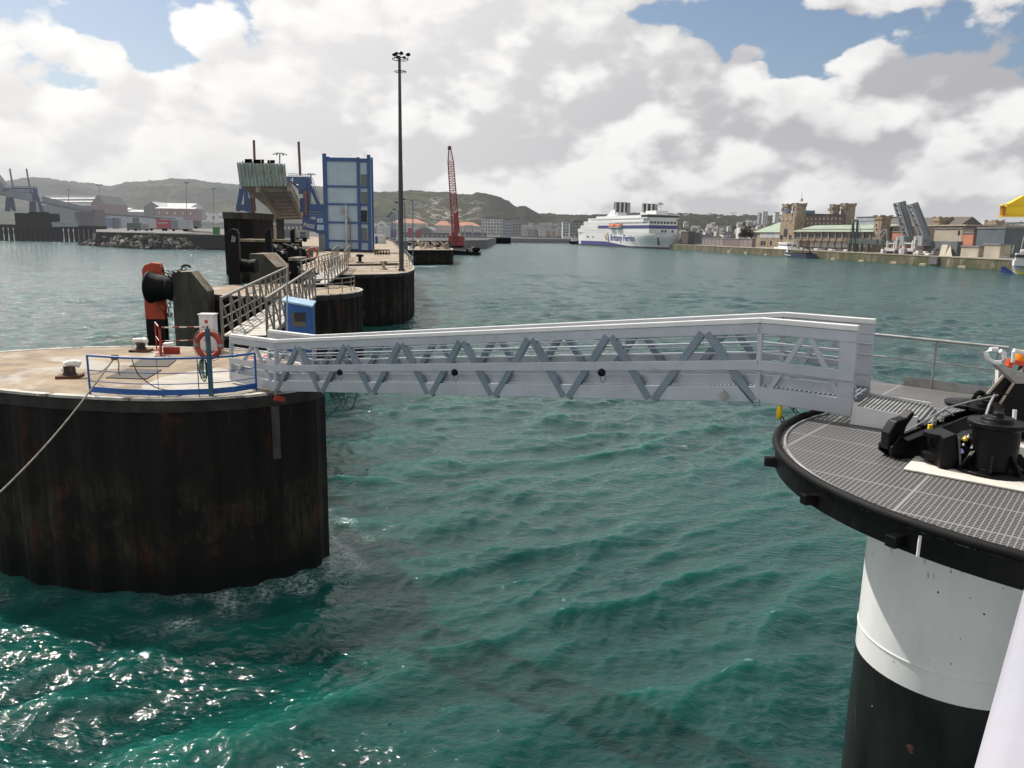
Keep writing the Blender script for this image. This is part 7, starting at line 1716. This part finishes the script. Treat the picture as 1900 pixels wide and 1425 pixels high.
# fence of grey-pink sheeting along the quay edge right of the ferry
m_fen = mat('corrugated_fence', (.22,.18,.17), .8, 0, .15, .3, haze=.9, grid=(3, 0, .5, .18))
for i, (x0, x1, yt, lb_) in enumerate(((1303,1344,443,'long corrugated fence right of the dark shed by the ferry'),(1345,1372,444,'reddish container in the fence line along the quay'),(1373,1397,444,'short corrugated fence left of the station wing'))):
    qbld(lb_, 9, x0, x1, x1+1, yt, m_fen if i != 1 else M_('container_mauve', (.17,.12,.13)), nm='fence', cat='fence', th=2.4)
qbld('dark brown open shed on the quay right behind the ferry bow', 6, 1263, 1277, 1289, 430, M_('shed_brown', (.06,.04,.035)), nm='quay_shed', cat='shed')
pn_ = thing('berth_block', 'low dark berth block between the ferry bow and the stone quay', 'berth', Z(1262, 462, 0)); MB().hexa([Z(1246,462.5,0), Z(1288,464.5,0), Z(1288,464.5,0)+qn*12, Z(1246,462.5,0)+qn*12], [v+up*5 for v in (Z(1246,462.5,0), Z(1284,464.5,0), Z(1284,464.5,0)+qn*12, Z(1246,462.5,0)+qn*12)]).build('block', m_black, pn_)
# passenger bridge with two A-masts
pbz = QP(1600, 452, 7).z
pbr = thing('passenger_bridge', 'dark green-grey passenger bridge hung from two A-shaped masts', 'bridge', Qs(1600, 7))
m_pb = M_('bridge_green', (.055,.075,.065))
a, b = Qs(1570, 7), Qs(1652, 7)
for s_ in (0, 4): MB().bar(Vector((a.x,a.y,QP(1570,447,7).z))+qn*s_, Vector((b.x,b.y,QP(1652,450,7).z))+qn*s_, .4, 2.6).build('girder', m_pb, pbr)
MB().bar(Vector((a.x,a.y,QP(1570,448,7).z-1.1))+qn*2, Vector((b.x,b.y,QP(1652,451,7).z-1.1))+qn*2, 4, .3).build('floor', m_pb, pbr)
for px, yt in ((1583.5,408),(1591,408)):
    for q in (-5, 5):
        f = Qs(px+q*.7, 6 if q < 0 else 11); tpp = QP(px, yt, 8); MB().bar(f, tpp, .7).build('mast_leg', m_pb, pbr)
MB().bar(QP(1583,409,8), QP(1592,409,8), .6).build('mast_tie', m_pb, pbr)
for p0, p1 in (((1583,409),(1573,448)), ((1592,409),(1602,449))): MB().bar(QP(*p0, 8), QP(*p1, 7), .2).build('stay', m_pb, pbr)
for px in (1577,1590,1600,1612,1640): a_ = Qs(px, 7); MB().bar(a_, Vector((a_.x,a_.y,QP(px,450,7).z)), .8).build('leg', m_pb, pbr)
for p0, p1 in (((1622,446),(1640,426)),((1632,448),(1646,426)),((1640,426),(1646,426)),((1646,426),(1646,448))): MB().bar(QP(*p0, 6), QP(*p1, 6), .45).build('strut', w_grey, pbr)
# twin raised lattice ramps
m_lat = M_('lattice_grey', (.16,.17,.18)); m_latp = M_('ramp_plate', (.20,.215,.23))
def lattice(label, bl_, br_, tl_, tr_, br2_, tr2_, t):
    o = thing('raised_ramp', label, 'ramp', Qs(bl_[0], t))
    q = [QP(*bl_, t), QP(*br_, t), QP(*br2_, t+5), QP(bl_[0]+(br2_[0]-br_[0]), bl_[1], t+5)]
    r = [QP(*tl_, t), QP(*tr_, t), QP(*tr2_, t+5), QP(tl_[0]+(tr2_[0]-tr_[0]), tl_[1]-1.5, t+5)]
    for a, b in zip(q, r): MB().bar(a, b, .9).build('chord', m_lat, o)
    n = 8
    for i in range(4):
        j = (i+1) % 4
        if i == 1: MB().add([q[1], q[2], r[2], r[1]], [(0,1,2,3)]).build('side_plate', m_latp, o); continue
        lc = MB()
        for k in range(n):
            f, f2 = k/n, (k+1)/n
            lc.bar(q[i].lerp(r[i], f) if k % 2 else q[j].lerp(r[j], f), q[j].lerp(r[j], f2) if k % 2 else q[i].lerp(r[i], f2), .4); lc.bar(q[i].lerp(r[i], f2), q[j].lerp(r[j], f2), .45)
        lc.build('lacing', m_lat, o)
    c1, c2 = (q[0]+q[3])/2, (r[0]+r[3])/2
    MB().add([q[3].lerp(q[0],.1), q[2], r[2], r[3].lerp(r[0],.1)], [(0,1,2,3)]).build('deck_plate', M_('ramp_dark', (.05,.055,.06)), o)
    return o
lattice('left of the two raised lattice ramps, leaning left against the sky', (1680,447), (1689,447), (1659,378), (1669,377.5), (1697,445), (1678,373.5), 6)
lattice('right of the two raised lattice ramps, leaning left against the sky', (1711,448), (1718,448), (1683,381), (1693,380), (1729,446), (1701,376), 5)
# white bridge heads and clutter below the ramps
m_wm = M_('machinery_white', (.55,.54,.51))
for i, (x0, x1) in enumerate(((1648,1668),(1678,1702))):
    o = thing('boarding_frame', ['left white steel gangway head at the foot of the raised ramps','right white steel gangway head at the foot of the raised ramps'][i], 'boarding frame', Qs(x0, 4))
    for px, yt in ((x0+1, 447),(x1-6, 446),(x1-2,440)): a = Qs(px, 4); MB().bar(a, Vector((a.x,a.y,QP(px,yt,4).z)), 1.0).build('upright', m_wm, o)
    a, b = Qs(x0, 4), Qs(x1, 4); zq = QP(x0, 463, 4).z
    MB().bar(Vector((a.x,a.y,zq)), Vector((b.x,b.y,zq)), 3, 1.4).build('base_frame', m_wm, o); MB().bar(Vector((a.x,a.y,zq+3)), Vector((b.x,b.y,zq+3)), .6).build('cross_bar', m_wm, o)
    MB().bar(Vector((b.x,b.y,QP(x1,443,4).z)), Vector((a.x,a.y,zq+2)).lerp(Vector((b.x,b.y,zq+2)), .7), .9).build('brace', m_wm, o)
    cbm = QP(x1+5, 444, 5); MB().box(cbm.x-1, cbm.x+4, cbm.y-4, cbm.y+4, cbm.z-3, cbm.z+1.5).build('control_box', w_grey, o)
rbs = thing('ramp_base', 'curved dark grey ramp base with a pale slab leaning on it', 'ramp base', Qs(1740, 5))
o, A, B, th, z = qblock(8, 1716, 1778, 1788, 448, M_('ramp_concrete', (.13,.135,.15)), par=rbs, nm='deck')
MB().hexa([Qs(1746,4,QZ), Qs(1757,4,QZ), Qs(1771,4,QZ), Qs(1760,4,QZ)], [QP(1748,454,6), QP(1759,454,6), QP(1763,454,7), QP(1752,454,7)]).build('leaning_slab', m_clad2, rbs)
o2 = qblock(7, 1716, 1742, 1744, 460, w_dark, par=rbs, nm='opening')
rn = random.Random(8)
for i in range(34):
    px = rn.uniform(1640, 1745); t = rn.uniform(2, 6); s = rn.uniform(.5, 1.3); p = Qs(px, t); h = rn.uniform(.8, 3)
    o = MB().box(p.x-s, p.x+s, p.y-s*1.6, p.y+s*1.6, QZ, QZ+h).build('quay_crate', [w_white, w_dark, m_wm, w_grey, m_brn][i % 5], bevel=.15); tag(o, 'small crate or machine among the clutter beneath the raised ramps', 'crate', 'crates and gear under the raised ramps')
for i in range(14):
    px = 1478+9*i+rn.uniform(-2,2); p = Qs(px, rn.uniform(8,12))
    if 1570 < px < 1600: continue
    v = thing('parked_car', 'small vehicle parked in front of the pillared hall', 'car', p, 'vehicles before the pillared hall')
    w_ = rn.uniform(1.2,1.8); MB().hexa([p-qd*2, p+qd*2, p+qd*2+qn*1.7, p-qd*2+qn*1.7], [v_+up*1.0 for v_ in (p-qd*2, p+qd*2, p+qd*2+qn*1.7, p-qd*2+qn*1.7)]).build('body', [w_dark, w_white, w_grey][i % 3], v, bevel=.2)
    MB().hexa([v_+up*1.01 for v_ in (p-qd*1.2, p+qd*1.0, p+qd*1.0+qn*1.6, p-qd*1.2+qn*1.6)], [v_+up*1.6 for v_ in (p-qd*.9, p+qd*.7, p+qd*.7+qn*1.5, p-qd*.9+qn*1.5)]).build('cabin', w_win, v)

# ------------------------------------------------------------------ trawler and the white boat at the right edge
def boat(name, label, stern, bow, beam, fb_s, fb_b, m_h, m_top, stripe=None, toward=1):
    """stern, bow: waterline points; hull lofted with sheer and flared bow"""
    t = thing(name, label, 'boat', (stern+bow)/2); d = (bow-stern); L = d.length; d.normalize(); n = Vector((-d.y, d.x, 0))
    st = [0,.04,.2,.4,.6,.78,.9,.97,1.0]; wd = [.82,.9,1,1,.97,.8,.5,.2,.02]
    def B_(u): return fb_s+(fb_b-fb_s)*max(0,(u-.35)/.65)**1.6
    for nm, k0, k1, m_ in (('hull', 0, .8, m_h), ('bulwark', .8, 1, m_top)):
        mb = MB()
        for s in (-1, 1):
            o = len(mb.v)
            for k in (k0, (k0+k1)/2, k1):
                for u, w in zip(st, wd):
                    z = -.6+(B_(u)+.6)*k; ww = beam/2*w*(.72+.28*k); ex = max(0, u-.8)*L*.35*k
                    mb.v.append(stern+d*(u*L+ex)+n*s*ww+Vector((0,0,z)))
            q = len(st)
            for r in range(2):
                for i in range(q-1): mb.f.append((o+r*q+i, o+r*q+i+1, o+(r+1)*q+i+1, o+(r+1)*q+i))
        h_ = len(mb.v)//2; mb.f += [(0, len(st), h_+len(st), h_), (len(st), 2*len(st), h_+2*len(st), h_+len(st))]
        mb.build(nm, m_, t, smooth=True)
    dk = MB(); k = .82
    lp_, rp_ = [], []
    for u, w in zip(st, wd):
        z = -.6+(B_(u)+.6)*k; ww = beam/2*w*(.72+.28*k)-.02; ex = max(0, u-.8)*L*.35*k; lp_.append(stern+d*(u*L+ex)+n*ww+Vector((0,0,z))); rp_.append(stern+d*(u*L+ex)-n*ww+Vector((0,0,z)))
    q = len(st); dk.add(lp_+rp_, [(i, i+1, q+i+1, q+i) for i in range(q-1)]); dk.build('deck', w_grey, t)
    return t, d, n, L
m_navy = M_('hull_navy', (.025,.035,.09))
s0, b0 = Z(1520, 480.0, 0), Z(1436, 472.5, 0); off_ = -qn*5; 
tr_, d, n, L = boat('trawler', 'dark blue fishing trawler with a white wheelhouse alongside the stone quay', s0+off_, b0+off_*.7, 7.5, 2.6, 4.6, m_navy, m_navy)
def BT(u, w, z): return s0+off_+d*(L*u)+n*w+Vector((0,0,z))
def bbox(par, u0, u1, w0, w1, z0, z1, nm, m): return MB().hexa([BT(u0,w0,z0), BT(u1,w0,z0), BT(u1,w1,z0), BT(u0,w1,z0)], [BT(u0,w0,z1), BT(u1,w0,z1), BT(u1,w1,z1), BT(u0,w1,z1)]).build(nm, m, par, bevel=.08)
m_bw = M_('boat_white', (.85,.85,.85)); bbox(tr_, .40,.74,-3.3,3.3,2.2,5.2,'deckhouse',m_bw); bbox(tr_, .44,.66,-2.8,2.8,5.22,8.0,'wheelhouse',m_bw); bbox(tr_, .435,.665,-2.85,2.85,6.4,7.2,'windows',w_win); bbox(tr_, .43,.68,-3,3,8.02,8.4,'roof',m_bw)
bbox(tr_, .05,.30,-2.4,2.4,2.2,3.0,'net_drum',m_black)
for p0, p1, w in (((.40,-2.4,2.5),(.33,-1,10.5),.5),((.40,2.4,2.5),(.33,1,10.5),.5),((.33,-1,10.5),(.33,1,10.5),.4),((.1,-2.2,2.5),(.12,-1.6,5.6),.35),((.1,2.2,2.5),(.12,1.6,5.6),.35),((.12,-1.6,5.6),(.12,1.6,5.6),.35)):
    MB().bar(BT(*p0), BT(*p1), w).build('gallows', w_white if p0[0] > .3 else m_black, tr_)
MB().tube([BT(.55,0,7), BT(.55,0,12)], .18, 6).build('mast', w_white, tr_); MB().tube([BT(.33,0,10), BT(.05,0,5)], .08, 5).build('stay', m_black, tr_); MB().tube([BT(.55,0,11.5), BT(.95,0,5)], .06, 5).build('stay', m_black, tr_)
MB().lathe(BT(.88,0,4.4), [(.6,0),(.7,.8),(.3,1.2)], 10).build('winch', w_white, tr_)
MB().bar(BT(.9,-1.2,3.6), BT(.72,-2.6,3.2), .3).build('rail', w_white, tr_)
MB().add([BT(u, 3.62*w, z) if toward_ else None for toward_ in (1,) for u, w, z in ((.30,1,.9),(.66,1,.9),(.66,1,2.0),(.64,1,2.0),(.64,1,1.15),(.30,1,1.15))], [(0,1,2,5),(2,3,4,5)][:1]).build('white_stripe', w_white, tr_)
s0, b0 = Z(1985, 512, 0), Z(1880, 508.5, 0)
wb, d, n, L = boat('patrol_boat', 'white boat with a blue and yellow bow cut off by the right edge', s0, b0, 7.0, 2.6, 5.2, M_('hull_white', (.72,.72,.72)), w_white)
bbox(wb, .30,.80,-2.6,2.6,3.0,5.0,'deckhouse',M_('hull_white', (.72,.72,.72))); bbox(wb, .5,.78,-2.2,2.2,5.02,7.3,'wheelhouse',w_white); bbox(wb, .495,.785,-2.25,2.25,5.8,6.8,'windows',w_win)
for u in (.55,.7,.85): MB().tube([BT(u,0,7), BT(u-.02,0,10+3*(u == .7))], .12, 6).build('mast', w_white, wb)
MB().lathe(BT(.66,0,7.4), [(.3,0),(.9,.3),(.9,.9),(.3,1.3)], 10).build('radome', w_white, wb)
for k in range(9): p = BT(.8+.03*k, 2.2-.2*k, 4.4+.12*k); MB().bar(p, p+up*1.0, .09).build('stanchion', w_white, wb)
MB().tube([BT(.8+.03*k, 2.2-.2*k, 5.4+.12*k) for k in range(9)], .06, 5).build('bow_rail', w_white, wb)
def hs(u, k, s): 
    st = [0,.04,.2,.4,.6,.78,.9,.97,1.0]; wd = [.82,.9,1,1,.97,.8,.5,.2,.02]; i = max(j for j in range(8) if st[j] <= u); f = (u-st[i])/(st[i+1]-st[i]); w = wd[i]+(wd[i+1]-wd[i])*f
    Bz = 2.6+2.6*max(0,(u-.35)/.65)**1.6; return BT(0,0,0)+d*(u*L+max(0,u-.8)*L*.35*k)+n*s*(3.5*w*(.72+.28*k)+.06)+Vector((0,0,-.6+(Bz+.6)*k))
for sgn_ in (1, -1):
    MB().add([hs(.74,.16,sgn_), hs(.97,.16,sgn_), hs(.985,.5,sgn_), hs(.93,.62,sgn_)], [(0,1,2,3)]).build('blue_flash', M_('flash_blue', (.03,.09,.35)), wb)
    MB().add([hs(.5,.2,sgn_), hs(.70,.2,sgn_), hs(.78,.5,sgn_), hs(.72,.5,sgn_)], [(0,1,2,3)]).build('yellow_flash', M_('flash_yellow', (.75,.6,.03)), wb)

# ------------------------------------------------------------------ trees and the hillside town on the right
lf = [hill_mat('foliage_dark', hz=.8, base=(.025,.035,.012), lt=(.035,.045,.018)), hill_mat('foliage_olive', hz=.8, base=(.06,.06,.025), lt=(.07,.07,.035)), hill_mat('foliage_bare', hz=.8, base=(.07,.055,.04), lt=(.08,.065,.05))]
m_trunk = M_('trunk', (.05,.04,.03))
def tree_proto(seed, conifer=False, m=None):
    rn = random.Random(seed); t = thing('tree', 'x', 'tree', (0,0,0)); mb = MB()
    mb.tube([(0,0,-1),(.1,.05,2.2),(-.05,.1,4.5),(0,0,6.5)], .28, 6, r2=.08)
    for k in range(5): a = rn.uniform(0,6.28); mb.tube([(0,0,2.5+.5*k),(math.cos(a)*1.4,math.sin(a)*1.4,3.8+.6*k)], .1, 4)
    mb.build('trunk', m_trunk, t)
    c = MB(); n = 520
    blobs = [(rn.uniform(-1.7,1.7), rn.uniform(-1.7,1.7), rn.uniform(3.2,7.2), rn.uniform(1.0,1.9)) for _ in range(9)]
    for i in range(n):
        if conifer: z = rn.uniform(1.2, 10); r = (10.2-z)*.24; a = rn.uniform(0,6.28); r *= rn.uniform(.5,1); p = Vector((r*math.cos(a), r*math.sin(a), z))
        else:
            b = blobs[rn.randrange(9)]; v = Vector((rn.gauss(0,1), rn.gauss(0,1), rn.gauss(0,1))).normalized()*b[3]*rn.uniform(.6,1.05); p = Vector(b[:3])+v
        u = Vector((rn.gauss(0,1), rn.gauss(0,1), rn.gauss(0,1))).normalized(); w = u.orthogonal().normalized()*rn.uniform(.25,.5); h = u.cross(w).normalized()*w.length
        c.add([p-w, p-h, p+w, p+h], [(0,1,2,3)])
    c.build('crown', m or lf[0], t); return t
protos = [tree_proto(1, m=lf[1]), tree_proto(2, m=lf[0]), tree_proto(3, True, lf[0]), tree_proto(4, m=lf[2])]
TL = ['bushy olive tree on the wooded hillside behind the harbour', 'dark round tree on the wooded hillside behind the harbour', 'dark pointed conifer on the wooded hillside behind the harbour', 'bare brownish tree on the wooded hillside behind the harbour']
def slope_pt(px, py, d): return Y(px, py, d)
rn = random.Random(21); used_ = set()
def plant(k, p, s, label=None, group=None):
    o = dup(protos[k], None, p, rn.uniform(0, 6.28), s); tag(o, label or TL[k], 'tree', group or ['olive','dark round','pointed','bare'][k]+' trees on the hillside behind the harbour')
def hill_y(px):
    k = max(q for q in range(len(P3)-1) if P3[q][0] <= px); t = (px-P3[k][0])/(P3[k+1][0]-P3[k][0]); return P3[k][1]+(P3[k+1][1]-P3[k][1])*t
for i in range(120):                     # skyline and slope trees
    px = rn.uniform(1262, 1455) if i % 4 else rn.uniform(1862, 1905); f = rn.random()**1.3
    y0 = hill_y(px); py = y0+1+f*(438-y0); d = 2500-f*1450
    s = d/F*rn.uniform(.65,1.25)*1.0*(.9 if f < .1 else 1)
    plant(rn.choice((0,1,1,2,3,3,0)), Y(px, py+5, d), s)
for px, py, d, s, k in ((1868,470,420,1.3,0),(1876,468,425,1.4,0),(1884,469,420,1.1,0),(1892,466,430,1.2,1)):
    plant(k, Y(px, py, d), s*.9, 'bright green tree behind the beige blocks at the far right', 'green trees behind the beige blocks')
for px, py, s in ((1376,447,1.0),(1384,447,1.2),(1392,448,1.0)): plant(1, Y(px, py, 560), s, 'dark bush behind the corrugated fence', 'dark bushes behind the fence')
for o in protos:
    for ch_ in list(o.children): bpy.data.objects.remove(ch_)
    bpy.data.objects.remove(o)
WC = [w_white, w_cream, w_grey, w_tan, w_white, w_pink, w_blue]
for i in range(88):
    px = rn.uniform(1264, 1448) if i < 74 else rn.uniform(1862, 1900); f = rn.random()**.8; y0 = hill_y(px)+5
    py = y0+f*(440-y0); d = 2400-f*1300; w = rn.uniform(4.5, 10); h = rn.uniform(3.5, 7.5)
    bld('one of the many small houses dotting the wooded hillside on the right', px, py-h, px+w, py, d, rn.uniform(10,18), WC[i % 7], r_slate if i % 3 else r_grey, ['side','flat','hip'][i % 3], rn.uniform(2,3.5), 3, 2, w_win, name='hillside_house', cat='house', group='small houses on the wooded hillside', wf=(.35,.4))
bld('tall white tower block on the hillside, left of the twin battlemented towers', 1415, 393, 1424, 414, 1900, 16, w_white, r_grey, 'flat', None, 2, 6, w_grey, name='tower_block', cat='apartments')
bld('narrow shaded tower block beside the tall white one', 1409, 395, 1414.5, 412, 1910, 16, w_grey, r_grey, 'flat', None, 2, 6, w_win, name='tower_block', cat='apartments')
bld('tower block peeping out just left of the station towers', 1438, 394, 1446, 411, 1900, 16, w_white, r_grey, 'flat', None, 2, 5, w_grey, name='tower_block', cat='apartments')
bld('white bell-like house with two tall windows behind the fence', 1372, 422, 1388, 440, 700, 10, w_white, r_grey, 'flat', None, 2, 1, w_grey, name='house', cat='house', wf=(.4,.6))
for i, (x0, x1, y0) in enumerate(((1288,1302,432),(1303,1318,436),(1320,1340,439),(1342,1356,436),(1357,1370,440))):
    bld(['dark low store just right of the brown shed','grey store above the corrugated fence','long low grey store above the middle of the fence','pale store above the reddish container','low brown store left of the white bell-like house'][i], x0, y0, x1, 447, 760, 12, [w_dark, w_grey, w_grey, w_white, w_brick][i], r_grey, 'flat', None, 3, 1, w_win, name='store', cat='building', wf=(.4,.3))
for i, px in enumerate((1285,1300,1318,1334,1352)):
    b = Y(px, 448, 720); tag(MB().tube([b, Y(px, 424, 720)], .35, 5).build('quay_lamp_post', m_hz), 'thin pale lamp post above the corrugated fence', 'lamp post', 'lamp posts above the corrugated fence')
tc_ = thing('tower_crane', 'tiny tower crane on the skyline of the wooded hill', 'crane', Y(1360, 404, 2400)); MB().bar(Y(1360,404,2400), Y(1360,394,2400), 1.2).build('mast', m_hz, tc_); MB().bar(Y(1354,395,2400), Y(1367,395,2400), 1.2).build('jib', m_hz, tc_)
